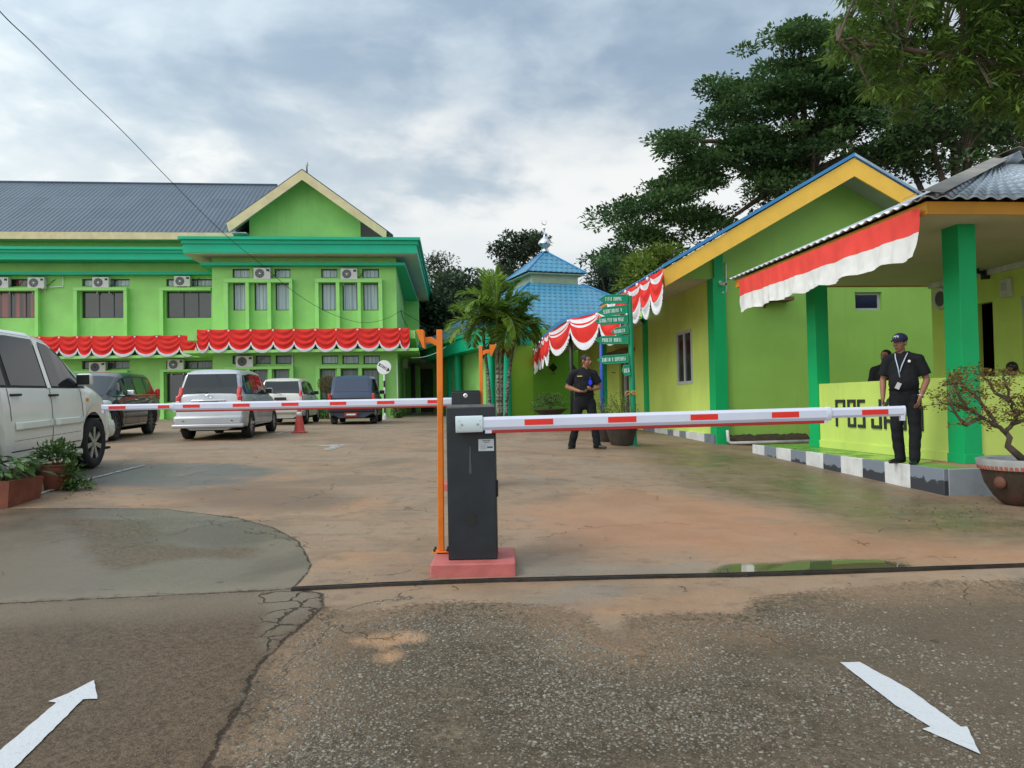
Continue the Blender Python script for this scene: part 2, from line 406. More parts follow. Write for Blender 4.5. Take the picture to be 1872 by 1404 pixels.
# roofs: real geometry carries the corrugation, colour here
def _tiles(name, rgb, row=.42, colw=.30):
    def f(t):
        uv = t.attrc('uvw'); x, y, z = t.xyz(uv)
        r = t.m('FLOOR', y / row); fx = t.m('FRACT', x / colw + t.m('MODULO', r, 2.0) * .5); fy = t.m('FRACT', y / row)
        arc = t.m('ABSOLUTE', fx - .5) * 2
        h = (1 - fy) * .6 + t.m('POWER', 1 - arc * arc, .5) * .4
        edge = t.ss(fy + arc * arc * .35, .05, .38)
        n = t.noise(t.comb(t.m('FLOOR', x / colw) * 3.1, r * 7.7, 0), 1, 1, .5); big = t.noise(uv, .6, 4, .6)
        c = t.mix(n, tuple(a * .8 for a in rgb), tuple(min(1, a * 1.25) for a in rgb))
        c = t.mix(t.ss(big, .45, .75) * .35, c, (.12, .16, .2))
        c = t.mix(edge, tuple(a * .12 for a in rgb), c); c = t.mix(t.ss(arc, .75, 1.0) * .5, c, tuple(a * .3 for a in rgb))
        return {'Base Color': c, 'Normal': t.bump(h, .9, .05)}
    return new_mat(name, f, .4)
M_bluetile = _tiles('blue metal tile roof', (.06, .26, .42))
M_blueedge = paint('blue roof edge', (.05, .23, .50), .4, .08, 4, .1, 50, .1)
M_zinc = paint('corrugated zinc sheet', (.38, .46, .56), .35, .15, 2.5, .1, 40, .45, metal=.55, dirtcol=(.14, .11, .09))
M_slate = paint('slate grey corrugated sheet', (.055, .085, .125), .45, .25, 1.2, .1, 40, .25, metal=.0, dirtcol=(.10, .12, .12))
# ------------------------------------------------------------------ ground
def xy(pts): return np.array([[G(a, b).x, G(a, b).y] for a, b in pts])
def gxy(pts):     # pixels below the frame are extrapolated on the near plane
    return xy(pts)
def sdf(poly, X, Y):
    """signed distance, negative inside"""
    d = np.full(X.shape, 1e9); inside = np.zeros(X.shape, bool); n = len(poly)
    for i in range(n):
        ax, ay = poly[i]; bx, by = poly[(i + 1) % n]; ex, ey = bx - ax, by - ay; L = ex * ex + ey * ey + 1e-12
        t = np.clip(((X - ax) * ex + (Y - ay) * ey) / L, 0, 1)
        d = np.minimum(d, np.hypot(X - ax - t * ex, Y - ay - t * ey))
        c = ((ay > Y) != (by > Y)) & (X < (bx - ax) * (Y - ay) / (by - ay + 1e-12) + ax); inside ^= c
    return np.where(inside, -d, d)
def build_ground():
    ys = [1.0]; s = .05
    while ys[-1] < 900: ys.append(ys[-1] + s); s *= 1.012
    ys = [-60, -30, -12, -5, -2, -.5, .3, .7] + ys
    xr = [0.035]; s = .07
    while xr[-1] < 7: xr.append(xr[-1] + s)
    while xr[-1] < 900: s *= 1.09; xr.append(xr[-1] + s)
    xs = np.array([-a for a in xr[::-1]] + xr); ys = np.array(ys)
    X, Y = np.meshgrid(xs, ys); Z = gz(X, Y)
    pC = xy([(-300, 922), (0, 930), (150, 930), (300, 930), (430, 945), (500, 965), (545, 990), (560, 1015), (568, 1035), (560, 1050), (535, 1077), (300, 1088), (0, 1103), (-300, 1116)])
    pB = xy([(-300, 1116), (0, 1103), (535, 1077), (590, 1085), (590, 1110), (560, 1140), (510, 1180), (470, 1220), (440, 1290), (410, 1340), (380, 1404), (330, 1700), (-800, 1700)])
    pA = xy([(590, 1110), (640, 1125), (760, 1105), (900, 1103), (1010, 1108), (1060, 1125), (1110, 1165), (1155, 1178), (1150, 1130), (1250, 1122), (1367, 1126), (1393, 1095), (1533, 1077), (1668, 1064), (1872, 1062), (2300, 1058), (2600, 1800), (330, 1700), (380, 1404), (410, 1340), (440, 1290), (470, 1220), (510, 1180), (560, 1140)])
    pS = xy([(640, 1170), (690, 1152), (760, 1150), (790, 1160), (720, 1178), (740, 1195), (700, 1210), (680, 1200), (690, 1180)])
    pP = xy([(1300, 1046), (1330, 1033), (1430, 1029), (1520, 1024), (1600, 1024), (1655, 1031), (1660, 1038), (1480, 1046), (1330, 1053)])
    pW = xy([(110, 945), (260, 950), (300, 975), (250, 988), (330, 1000), (480, 1005), (440, 1020), (300, 1025), (210, 1050), (190, 1040), (170, 1000), (120, 960)])
    pG = xy([(100, 872), (180, 852), (300, 846), (430, 848), (520, 860), (440, 882), (330, 892), (200, 888), (120, 884)])
    pM = xy([(1150, 812), (1400, 832), (1700, 905), (1872, 935), (2200, 990), (2000, 1005), (1700, 985), (1560, 965), (1400, 930), (1200, 872)])
    pD = xy([(1430, 1062), (1872, 1045), (2400, 1040), (2600, 1500), (1800, 1500), (1500, 1200)])
    pY = xy([(310, 902), (360, 893), (470, 888), (600, 893), (640, 915), (600, 930), (480, 935), (380, 925)])
    pR = xy([(880, 1040), (980, 1028), (1130, 1030), (1310, 1032), (1310, 1050), (900, 1058)])
    pK = xy([(470, 1082), (560, 1078), (600, 1086), (585, 1125), (540, 1150), (490, 1190), (470, 1170), (500, 1110)])
    pO = xy([(960, 930), (1150, 895), (1400, 925), (1560, 975), (1872, 1003), (2200, 1010), (2200, 1034), (1700, 1030), (1300, 1022), (1050, 1000)])
    at = {}
    for k, p in (('zA', pA), ('zB', pB), ('zC', pC), ('zS', pS), ('zP', pP), ('zW', pW), ('zG', pG), ('zM', pM), ('zD', pD), ('zY', pY), ('zR', pR), ('zK', pK), ('zO', pO)):
        at[k] = np.clip(sdf(p, X, Y), -5, 5)
    # slabs of different level: a small step where the old apron has broken up, and fine undulation
    near = (Y < 12) & (np.abs(X) < 9)
    und = np.zeros_like(X); ii = np.argwhere(near)
    for i, j in ii: und[i, j] = mnoise.noise(Vector((X[i, j] * .8, Y[i, j] * .8, 0))) * .008
    Z = Z + und - np.where(at['zA'] < 0, .010, 0) * np.clip(-at['zA'] / .08, 0, 1)
    ny, nx = X.shape; v = np.stack([X, Y, Z], -1).reshape(-1, 3)
    idx = np.arange(ny * nx).reshape(ny, nx); f = np.stack([idx[:-1, :-1], idx[:-1, 1:], idx[1:, 1:], idx[1:, :-1]], -1).reshape(-1, 4)
    me = bpy.data.meshes.new('ground'); me.vertices.add(len(v)); me.vertices.foreach_set('co', v.astype(np.float32).ravel())
    me.loops.add(f.size); me.loops.foreach_set('vertex_index', f.astype(np.int32).ravel())
    me.polygons.add(len(f)); me.polygons.foreach_set('loop_start', (np.arange(len(f)) * 4).astype(np.int32)); me.polygons.foreach_set('loop_total', np.full(len(f), 4, np.int32))
    me.polygons.foreach_set('use_smooth', np.ones(len(f), bool)); me.update(calc_edges=True)
    for k, a in at.items():
        q = me.attributes.new(k, 'FLOAT', 'POINT'); q.data.foreach_set('value', a.astype(np.float32).ravel())
    o = bpy.data.objects.new('ground', me); COL.objects.link(o); me.materials.append(ground_mat())
    tag(o, 'worn concrete yard, orange with clay dust and grey where wet', kind='structure')
    return at, X, Y, Z, pA
def ground_mat():
    m = bpy.data.materials.new('worn yard concrete'); m.use_nodes = True; t = NT(m.node_tree); b = m.node_tree.nodes['Principled BSDF']
    p = t.obj(); px_, py_, pz_ = t.xyz(p)
    nb = t.noise(p, 1.7, 6, .6); nm = t.noise(p, 6, 6, .65); nf = t.noise(p, 34, 5, .7); ng = t.noise(p, 150, 3, .6); nl = t.noise(p, .35, 4, .6)
    streak = t.noise(t.comb(px_ * .5, py_ * 1.6, 0), 1.3, 6, .62, .6)
    wob = (nb - .5) * .34 + (nm - .5) * .20 + (nf - .5) * .07
    wob2 = (nm - .5) * .10 + (nf - .5) * .04
    def zone(k, soft=.03, wb=None): return t.ss(t.attr(k) + (wob if wb is None else wb), -soft, soft, 1, 0)
    # clay-dusted yard
    yard = t.mix(t.ss(streak, .36, .62), (.47, .265, .145), (.40, .275, .175))
    yard = t.mix(t.ss(nb * .6 + nl * .4, .44, .60) * .7, yard, (.30, .225, .155))
    yard = t.mix(t.ss(nl, .36, .58), t.mix(t.ss(nb, .35, .6), (.30, .26, .205), (.42, .29, .19)), yard)
    patch = t.noise(t.comb(px_ * .55, py_ * .8, 3.3), 1.0, 6, .62, .4)
    yard = t.mix(t.ss(patch, .53, .60) * .55, yard, t.mix(nm, (.20, .135, .085), (.27, .19, .125)))
    yard = t.mix(t.ss(patch, .40, .34) * .5, yard, (.31, .29, .25))
    yard = t.mix(t.ss(nm, .52, .68) * .55, yard, (.20, .135, .085)); fs = t.noise(t.comb(px_ * 2.2, py_ * 9, 1), 1.2, 5, .65, .3); yard = t.mix(t.ss(fs, .56, .70) * .45, yard, (.19, .13, .085)); yard = t.mix(t.ss(fs, .42, .30) * .4, yard, (.47, .36, .26))
    yard = t.mix(zone('zY', .25) * .75, yard, t.mix(nm, (.15, .095, .06), (.26, .175, .115)))
    yard = t.mix(zone('zR', .10) * .6, yard, (.30, .28, .235))
    far = t.ss(py_, 14, 30)
    yard = t.mix(far * .3, yard, (.30, .26, .22))
    yard = t.mix(zone('zG', .16) * t.ss(nb, .25, .5, .55, .9), yard, t.mix(nm, (.10, .115, .12), (.19, .19, .17)))
    moss = t.ss(t.attr('zM') + (nb - .5) * 1.6, -.7, .5, 1, 0)
    yard = t.mix(moss * t.ss(nm, .30, .6, .35, .9), yard, t.mix(t.ss(nb, .4, .6), (.20, .16, .095), (.13, .108, .058)))
    yard = t.mix(.16, yard, (.10, .06, .03)); yard = t.mix(t.ss(ng, .42, .66) * .45, yard, (.17, .105, .06)); yard = t.mix(t.ss(nf, .58, .75) * .4, yard, (.50, .36, .24)); yard = t.mix(zone('zO', .45) * t.ss(nb, .3, .55, .5, 1) * .75, yard, t.mix(nm, (.40, .19, .095), (.50, .265, .15)))
    # grey slab
    slab = t.mix(t.ss(nb, .35, .65), (.120, .104, .083), (.185, .158, .120)); slab = t.mix(t.ss(nm, .5, .7) * .45, slab, (.115, .10, .085)); slab = t.mix(t.ss(nf, .52, .75) * .4, slab, (.22, .205, .175))
    slab = t.mix(t.ss(t.attr('zC') + wob, -.05, -.35, 0, .35), (.27, .23, .175), slab)
    slab = t.mix(t.ss(patch, .45, .60) * .5, slab, (.085, .068, .048)); slab = t.mix(t.ss(nf, .60, .72) * .5, slab, (.06, .048, .035)); slab = t.mix(zone('zW', .09) * .95, slab, t.mix(t.ss(nf, .35, .62), (.070, .043, .020), (.215, .142, .072)))
    spots = t.ss(t.vor(p, 3.1, 'F1'), .05, .09, 1, 0) * t.ss(nb, .4, .55); slab = t.mix(spots * .7, slab, (.06, .05, .045))
    # brown apron, left: fine aggregate shows through the worn skin, trowel arcs
    ag1 = t.vor(p, 120, 'F1', 'Color'); ag2 = t.ss(t.vor(p, 120, 'F1'), .25, .42, 1, 0)
    apr = t.mix(t.ss(nf * .5 + ng * .5, .36, .62), (.045, .029, .017), (.155, .108, .068))
    apr = t.mix(ag2 * t.ss(nm, .35, .6, .2, .8), apr, t.mix(ag1, (.06, .045, .03), (.30, .235, .165)))
    arc = t.noise(t.comb(px_ * 1.2, py_ * .9, 0), 1.6, 5, .6, 2.5); arcs = t.ss(t.m('ABSOLUTE', arc - .5), .004, .022, 1, 0); apr = t.mix(arcs * t.ss(nl, .4, .6, 0, .22), apr, (.26, .20, .14)); glints = t.ss(t.vor(p, 70, 'F1'), .16, .30, 1, 0) * t.ss(ng, .45, .6); apr = t.mix(glints * .6, apr, (.27, .215, .15)); apr = t.mix(t.ss(t.noise(p, 55, 3, .7), .52, .68) * .6, apr, (.030, .020, .013))  # pale flecks put into the colour as glints of the aggregate
    topwet = t.ss(t.attr('zC') + wob * 1.2, .15, .75, 1, 0); apr = t.mix(topwet * .8, apr, t.mix(nm, (.145, .117, .085), (.21, .172, .127)))
    # broken exposed-aggregate, middle and right
    agm = t.mix(t.ss(nf, .36, .66), (.066, .052, .038), (.195, .156, .112)); agm = t.mix(t.ss(nb, .40, .62) * .7, agm, t.mix(nf, (.135, .105, .078), (.235, .18, .125)))
    agm = t.mix(t.ss(nm * .6 + nf * .4, .53, .62) * .75, agm, (.035, .028, .022))
    wp = t.vm('ADD', p, t.vm('SCALE', t.noise(p, 30, 2, .5, col=True), .02))
    v1 = t.vor(wp, 60, 'F1'); c1 = t.vor(wp, 60, 'F1', 'Color'); c1v = t.xyz(c1)[0]
    v2 = t.vor(wp, 130, 'F1'); c2 = t.vor(wp, 130, 'F1', 'Color'); agc = t.ss(t.noise(p, 2.2, 5, .6), .28, .52)
    peb = t.ss(v1, .34, .44, 1, 0) * agc * t.ss(c1v, .30, .36); peb2 = t.ss(v2, .36, .50, 1, 0) * t.ss(nm, .36, .50) * t.ss(t.xyz(c2)[1], .35, .45)
    agm = t.mix(peb2 * .75, agm, t.mix(t.xyz(c2)[0], (.10, .085, .063), (.29, .255, .195)))
    rim = t.ss(v1, .40, .52) * agc; agm = t.mix(rim * .35, agm, (.03, .024, .018))
    agm = t.mix(peb * .9, agm, t.mix(t.m('POWER', t.xyz(c1)[1], 1.6), (.11, .10, .078), (.36, .34, .28)))
    agm = t.mix(.14, agm, (.05, .032, .018))
    dz = zone('zD', .5) * .7; agm = t.mix(dz, agm, t.mix(nf, (.10, .078, .057), (.185, .145, .105)))
    sand = t.mix(nf, (.33, .22, .135), (.46, .28, .17))
    agm = t.mix(zone('zS', .04, wob2 * 1.6), agm, sand)
    agm = t.mix(t.ss(t.attr('zA') + wob, -.55, .0, 0, 1) * t.ss(nb * .5 + nf * .5, .40, .58) * .65, agm, (.32, .215, .14))
    mA = zone('zA', .05, wob * .60 + (nf - .5) * .34); mB = zone('zB', .01, wob2 * .8); mC = zone('zC', .008, (nm - .5) * .06)
    col = t.mix(mC, yard, slab); col = t.mix(mB, col, apr); col = t.mix(mA, col, agm)
    # cracks along the slab edges and a crazed patch where they meet
    warp = t.vm('ADD', p, t.vm('SCALE', t.noise(p, 4, 4, .6, col=True), .22))
    vc = t.vor(warp, 5.2, 'DISTANCE_TO_EDGE'); craze_zone = t.ss(t.attr('zK') + wob, -.05, .05, 1, 0)
    craze = t.ss(vc, .015, .045, 1, 0) * craze_zone
    col = t.mix(craze_zone * (1 - mA * .5) * .45, col, (.20, .175, .135))
    vc2 = t.vor(warp, .55, 'DISTANCE_TO_EDGE'); longc = t.ss(vc2, .0008, .003, 1, 0) * t.ss(nb, .50, .56)
    eC = t.m('ABSOLUTE', t.attr('zC') + (nm - .5) * .06); crC = t.ss(eC, .003, .012, 1, 0) * t.ss(nf * .5 + nm * .5, .42, .52)
    crC = t.m('MAXIMUM', crC, t.ss(t.m('ABSOLUTE', t.attr('zC') + (nm - .5) * .06), .012, .04, 1, 0) * t.ss(nm, .56, .64))
    eB = t.m('ABSOLUTE', t.attr('zB') + wob2 * .8); crB = t.ss(eB, .003, .010 + (nm - .4) * .07, 1, 0) * t.ss(nf * .5 + nm * .5, .42, .54)
    cr = t.m('MAXIMUM', t.m('MAXIMUM', craze, crC), t.m('MAXIMUM', crB, longc * .6))
    col = t.mix(cr * .88, col, (.028, .019, .012)); eA = t.ss(t.m('ABSOLUTE', t.attr('zB') + wob), .02, .10, 1, 0) * t.ss(nf, .5, .6); col = t.mix(eA * .6, col, (.10, .05, .028))
    wetc = t.ss(nl * .5 + nb * .5, .44, .56); col = t.mix(wetc * .30, col, t.bright(col, .62)); pits = t.ss(t.vor(p, 9, 'F1'), .02, .06, 1, 0) * t.ss(nb, .45, .6); col = t.mix(pits * .6, col, (.05, .03, .02))
    mAB = t.m('MAXIMUM', mA, mB)
    col = t.mix(mA, t.mix(mB, t.mix(mC, t.bright(col, .90), t.mix(1.0, t.bright(col, .66), (1.0, .93, .84), 'MULTIPLY')), t.mix(1.0, t.bright(col, 1.02), (1, .97, .95), 'MULTIPLY')), t.mix(1.0, t.bright(col, 1.1), (1.0, .96, .90), 'MULTIPLY'))
    pud = t.ss(t.attr('zP') + wob2 * 1.2, -.02, .06, 1, 0)
    t.put(b.inputs['Coat Weight'], pud); b.inputs['Coat Roughness'].default_value = .02; t.put(b.inputs['Specular IOR Level'], pud * .6 + .4 - mAB * .2)
    col = t.mix(pud, col, (.10, .09, .045))
    # wetness drives gloss
    wet = t.ss(nl * .55 + nb * .45, .40, .62)
    ry = t.m('SUBTRACT', .78, wet * .30); ry = ry - moss * .22 - zone('zG', .15) * .15
    rs = .42 - wet * .18; ra = .60 - wet * .16
    rough = ry * (1 - mC) + rs * mC; rough = rough * (1 - mB) + ra * mB; rough = rough * (1 - mA) + mA * .72
    rough = rough * (1 - pud) + pud * .03
    t.put(b.inputs['Base Color'], col); t.put(b.inputs['Roughness'], t.m('MAXIMUM', rough, .03)); h = nf * .003 + ng * .001 + nm * .005
    h = h + mA * (peb * .006 + peb2 * .003 + nf * .012) + mB * (ag2 * .0015 + nf * .005) - cr * .014
    n = t.bump(h * (1 - pud), 1.0, 1.0); t.put(b.inputs['Normal'], n)
    return m
AT, GX, GY, GZ, PA = build_ground()

def ribbon(name, pix, width, mat, label, cat=None, kind='structure', lift=.006, edge=0.0, n_sub=8):
    P = [G(a, b) for a, b in pix]; pts = []
    for a, b in zip(P[:-1], P[1:]):
        for k in range(n_sub): pts.append(a.lerp(b, k / n_sub))
    pts.append(P[-1]); rows = []
    for i, p in enumerate(pts):
        d = (pts[min(i + 1, len(pts) - 1)] - pts[max(i - 1, 0)]); d.z = 0; d.normalize(); s = Vector((d.y, -d.x, 0)) * width / 2
        row = []
        for q in (p - s, p + s):
            row.append((q.x, q.y, float(gz(q.x, q.y)) + lift + .008))
        rows.append(row)
    o = MB().grid(rows).build(name, mat); tag(o, label, cat, kind=kind); return o
def worn_paint(name, rgb, wear):
    m = bpy.data.materials.new(name); m.use_nodes = True; t = NT(m.node_tree); b = m.node_tree.nodes['Principled BSDF']
    p = t.obj(); n = t.noise(p, 14, 6, .7); n2 = t.noise(p, 70, 3, .6)
    t.put(b.inputs['Base Color'], t.mix(t.ss(n2 * .5 + n * .5, .52, .72) * .5, rgb, tuple(x * .55 for x in rgb)))
    b.inputs['Roughness'].default_value = .7
    t.put(b.inputs['Alpha'], t.ss(n * .6 + n2 * .4, wear - .05, wear + .02))
    t.put(b.inputs['Normal'], t.bump(n2, .5, .006)); return m
M_mark = worn_paint('fresh white road paint', (.52, .53, .555), .33)
M_markw = worn_paint('worn white road paint', (.46, .46, .45), .50)
M_marky = worn_paint('worn yellow road paint', (.38, .31, .12), .56)
def painted(name, pix, label, mat=M_mark, lift=.005, jag=.0022):
    P = [G(a, b) for a, b in pix]; out = []
    for a, b in zip(P, P[1:] + P[:1]):
        n = max(2, int((b - a).length / .03))
        for k in range(n):
            q = a.lerp(b, k / n)
            out.append(q + (Vector((random.uniform(-jag, jag), random.uniform(-jag, jag), 0)) if k else Vector()))
    vs = [(q.x, q.y, float(gz(q.x, q.y)) + lift + mnoise.noise(Vector((q.x * .8, q.y * .8, 0))) * .008) for q in out]
    o = mesh_obj(name, vs, [tuple(range(len(vs)))], mat)
    bm = bmesh.new(); bm.from_mesh(o.data); bmesh.ops.triangulate(bm, faces=bm.faces[:]); bm.to_mesh(o.data); bm.free()
    if sum(p.normal.z for p in o.data.polygons) < 0: o.data.flip_normals()
    tag(o, label, kind='structure'); return o
painted('painted_arrow', [(-76, 1440), (103, 1287), (88, 1285), (125, 1270), (172, 1246), (178, 1280), (152, 1281), (-6, 1440)], 'white arrow painted on the brown concrete, pointing into the yard')
painted('painted_arrow', [(1536, 1209), (1571, 1208), (1661, 1258), (1756, 1328), (1768, 1328), (1793, 1378), (1686, 1332), (1701, 1328), (1636, 1288)], 'white arrow painted on the gravelly concrete, pointing towards the street', lift=-.004)
painted('painted_arrow', [(566, 814), (630, 813), (628, 816), (607, 823), (590, 823), (606, 817)], 'small worn white arrow painted far inside the yard', M_markw)
ribbon('parking_line', [(60, 909), (160, 878), (262, 852)], .07, M_markw, 'worn white parking line beside the beige car')
ribbon('parking_line', [(330, 872), (450, 838)], .07, M_marky, 'faded yellow parking line in the yard')
ribbon('parking_line', [(505, 795), (540, 786)], .08, M_markw, 'short worn white parking line beside the traffic cone')
ribbon('parking_line', [(680, 783), (760, 781)], .08, M_markw, 'worn white parking line before the dark passage')
ribbon('parking_line', [(700, 774), (712, 769)], .08, M_markw, 'short white parking line by the round sign')
# steel gate track set in the concrete
M_rust = paint('rusted steel track', (.045, .038, .034), .5, .3, 9, .4, 60, .6, metal=.5, dirtcol=(.10, .05, .03))
pts = [G(a, b) for a, b in ((533, 1079.5), (700, 1071), (900, 1063.5), (1120, 1058), (1312, 1054), (1600, 1045), (1872, 1036), (2300, 1022))]
mb = MB()
for s in (-.018, .018):
    rows = []
    for i, p in enumerate(pts):
        d = (pts[min(i + 1, len(pts) - 1)] - pts[max(i - 1, 0)]).normalized(); n = Vector((-d.y, d.x, 0)); z = float(gz(p.x, p.y))
        c = p + n * s
        rows.append([(c.x + n.x * a, c.y + n.y * a, z + h) for a, h in ((-.006, .0), (-.006, .019), (.006, .019), (.006, .0))])
    mb.grid(rows)
rows = []
for i, p in enumerate(pts):
    d = (pts[min(i + 1, len(pts) - 1)] - pts[max(i - 1, 0)]).normalized(); n = Vector((-d.y, d.x, 0)); z = float(gz(p.x, p.y))
    rows.append([(p.x + n.x * a, p.y + n.y * a, z + .012) for a in (-.02, .02)])
mb.grid(rows)
tag(mb.build('gate_track', M_rust), 'rusted steel sliding gate track sunk across the driveway', 'gate track')

# exposed pebbles in the broken concrete
def build_pebbles():
    n = 24000
    bm = bmesh.new(); bmesh.ops.create_icosphere(bm, subdivisions=1, radius=1.0)
    bv = np.array([v.co[:] for v in bm.verts]); bf = np.array([[v.index for v in f.verts] for f in bm.faces]); bm.free()
    xs = []; ys = []
    while len(xs) < n:
        m = 40000
        y = 1.9 + (4.6 - 1.9) * rng.random(m) ** 1.2; x = rng.uniform(-1.7, 3.6, m); s = sdf(PA, x, y)
        cl = np.array([mnoise.noise(Vector((a * 2.1, b * 2.1, 3))) for a, b in zip(x, y)])
        dens = np.clip(.42 + cl * 1.0, 0.04, 1) * np.clip(1.25 - np.maximum(0, x - 1.1) * .8, .05, 1)
        k = (s < .04 - .12 * rng.random(m)) & (rng.random(m) < dens); xs += list(x[k]); ys += list(y[k])
    x = np.array(xs[:n]); y = np.array(ys[:n])
    r = .0028 + .0072 * rng.random(n) ** 3.2; a = rng.uniform(0, 6.28, n)
    und = np.array([mnoise.noise(Vector((u * .8, v * .8, 0))) * .008 for u, v in zip(x, y)])
    z = gz(x, y) + und - .010 - r * .05
    jit = 1 + rng.uniform(-.28, .28, (n, len(bv), 1)); P = bv[None] * jit
    P = P * np.stack([r * rng.uniform(.9, 1.6, n), r * rng.uniform(.7, 1.1, n), r * rng.uniform(.35, .7, n)], 1)[:, None, :]
    ca, sa = np.cos(a)[:, None], np.sin(a)[:, None]
    Q = np.stack([P[..., 0] * ca - P[..., 1] * sa + x[:, None], P[..., 0] * sa + P[..., 1] * ca + y[:, None], P[..., 2] + z[:, None]], -1).reshape(-1, 3)
    f = (bf[None] + (np.arange(n) * len(bv))[:, None, None]).reshape(-1, 3)
    me = bpy.data.meshes.new('pebbles'); me.vertices.add(len(Q)); me.vertices.foreach_set('co', Q.astype(np.float32).ravel())
    me.loops.add(f.size); me.loops.foreach_set('vertex_index', f.astype(np.int32).ravel()); me.polygons.add(len(f))
    me.polygons.foreach_set('loop_start', (np.arange(len(f)) * 3).astype(np.int32)); me.polygons.foreach_set('loop_total', np.full(len(f), 3, np.int32)); me.update(calc_edges=True)
    q = me.attributes.new('tint', 'FLOAT', 'POINT'); q.data.foreach_set('value', np.repeat(rng.random(n), len(bv)).astype(np.float32))
    def fn(t): return {'Base Color': t.mix(t.ss(t.noise(t.obj(), 40, 2, .5), .35, .65) * .5, t.mix(t.attr('tint'), (.09, .08, .062), (.27, .25, .205)), (.13, .10, .075))}
    me.materials.append(new_mat('pebble stone', fn, .6))
    o = bpy.data.objects.new('pebbles', me); COL.objects.link(o); tag(o, 'small grey pebbles showing in the broken concrete of the driveway', kind='stuff')
build_pebbles()
# ------------------------------------------------------------------ barrier gates, posts
def make_barrier(front):
    Y = 5.1 if front else 8.62
    zb = -.30 if front else -.147
    cx = W(862.5, 900, Y).x if front else W(851.5, 725, Y).x
    if front:
        root = empty('barrier_gate', (cx, Y, zb), 0, 'dark boom barrier nearest the street, its white boom reaching right', 'barrier gate')
    else:
        root = empty('barrier_gate', (cx, Y, zb), 0, 'dark boom barrier standing behind the nearest one, its white boom reaching left', 'barrier gate')
    hw, H, D = .162, 1.022, .29
    mb = MB(); mb.box(-hw, hw, 0, D, .0, H - .012); cab = mb.build('cabinet', M_anth, root, bevel=.006)
    top = MB(); top.prism([(-hw + .002, H - .0115), (hw - .002, H - .0115), (hw - .014, H + .006), (-hw + .014, H + .006)], D - .006, 'y', .003)
    top.build('cabinet_lid', paint('dusty lid paint', (.13, .14, .14), .6, .2, 14, .3, 120, .3) if front else M_anth, root)
    def P(px_, py_, off=0.0):
        q = W(px_, py_, Y - off); return q.x - cx, q.z - zb
    if front:
        # round vent, tapered light slot, sticker, lock, holes
        x, z = P(861, 950); d = MB(); d.lathe([(.041, -.004), (.041, .001), (.036, .0025), (0, .0025)], 28, (x, 0, z), 'y', M=None); d.build('emblem_disc', paint('dull black disc', (.012, .013, .014), .6, .2, 20, .2, 80), root, smooth=True, sharp=40)
        x0, z0 = P(859.5, 816); x1, z1 = P(860, 866); d = MB(); d.prism([(x1 - .010, z1), (x1 + .010, z1), (x0 + .004, z0), (x0 - .004, z0)], .006, 'y', -.0035)
        d.build('indicator_strip', paint('smoked strip', (.05, .065, .075), .3, .1, 8, 0), root, bevel=.0015)
        x0, z0 = P(874.5, 803); x1, z1 = P(903.2, 824); d = MB(); d.box(x0, x1, -.0015, .001, z1, z0)
        st = d.build('rating_label', paint('paper label', (.50, .54, .58), .5, .05, 8, 0), root)
        t = MB(); h = (z0 - z1); wd = x1 - x0
        text_mb(t, 'HIKVISION', x0 + wd * .27, z0 - h * .17, wd * .48, h * .09, .0016, .0006, Matrix.Translation((0, -.0023, 0)))
        text_mb(t, 'BARRIER', x0 + wd * .34, z0 - h * .30, wd * .34, h * .06, .0010, .0006, Matrix.Translation((0, -.0023, 0)))
        for k in range(5): t.box(x0 + wd * .12, x0 + wd * (.5 + .1 * (k % 2)), -.0023, -.0017, z1 + h * (.1 + .1 * k), z1 + h * (.1 + .1 * k) + .0012)
        t.box(x0 + wd * .56, x0 + wd * .92, -.0023, -.0017, z1 + h * .25, z1 + h * .37)
        t.build('label_print', M_frame, st)
        d = MB(); d.cbox((hw + .006, .05, P(907, 894)[1]), (.014, .05, .11)); d.build('side_lock', M_black, root, bevel=.003)
        for yy in (775, 800): x, z = P(828, yy); d = MB(); d.lathe([(.006, -.001), (.006, -.0018), (0, -.0018)], 10, (x, 0, z), 'y'); d.build('plug', M_black, root)
    else:
        x, z = P(851, 723.5); d = MB(); d.lathe([(.026, -.002), (.026, -.006), (.020, -.012), (.012, -.013), (0, -.009)], 24, (x, 0, z), 'y'); d.build('round_lock', M_chrome, root, smooth=True, sharp=40)
        d = MB(); d.cbox((x, -.011, z - .002), (.012, .006, .010)); d.build('lock_slot', M_dark, root)
    # boom
    u = Vector((1, .05, .0085)).normalized() if front else Vector((-1, .0, .0005)).normalized()
    if front: a = W(833, 776.0, Y - .055); o3 = Vector((a.x - cx, -.055, a.z - zb))
    else: a = W(822, 734.0, Y + .33); o3 = Vector((hw + -.10, D + .05, a.z - zb))
    X = u; Yv = Vector((-u.y, u.x, 0)).normalized(); Zv = X.cross(Yv).normalized()
    if Zv.z < 0: Zv = -Zv
    if not front: Yv = Vector((0, 1, 0)); Zv = Vector((0, 0, 1))
    M = Matrix((X, Yv, Zv)).transposed().to_4x4(); M.translation = o3
    def sect(h, d, ch): return [(-d / 2 + ch * .55, -h / 2), (d / 2 - ch * .55, -h / 2), (d / 2, -h / 2 + ch), (d / 2, h / 2 - ch), (d / 2 - ch * .55, h / 2), (-d / 2 + ch * .55, h / 2), (-d / 2, h / 2 - ch), (-d / 2, -h / 2 + ch)]
    def bar(mb, s0, s1, h, d, ch, dz=0.0):
        mb.prism([(p[0], p[1] + dz) for p in sect(h, d, ch)], s1 - s0, 'x', s0, None, M)
    def S(px_):   # pixel column -> distance along the boom
        r = ray(px_, 750); o = Vector((cx, Y, zb)) + o3
        # solve o + u s on the vertical plane through the ray
        n = Vector((r.y, -r.x, 0)); return -((o - CAM).dot(n)) / u.dot(n)
    h = .088 if front else .090
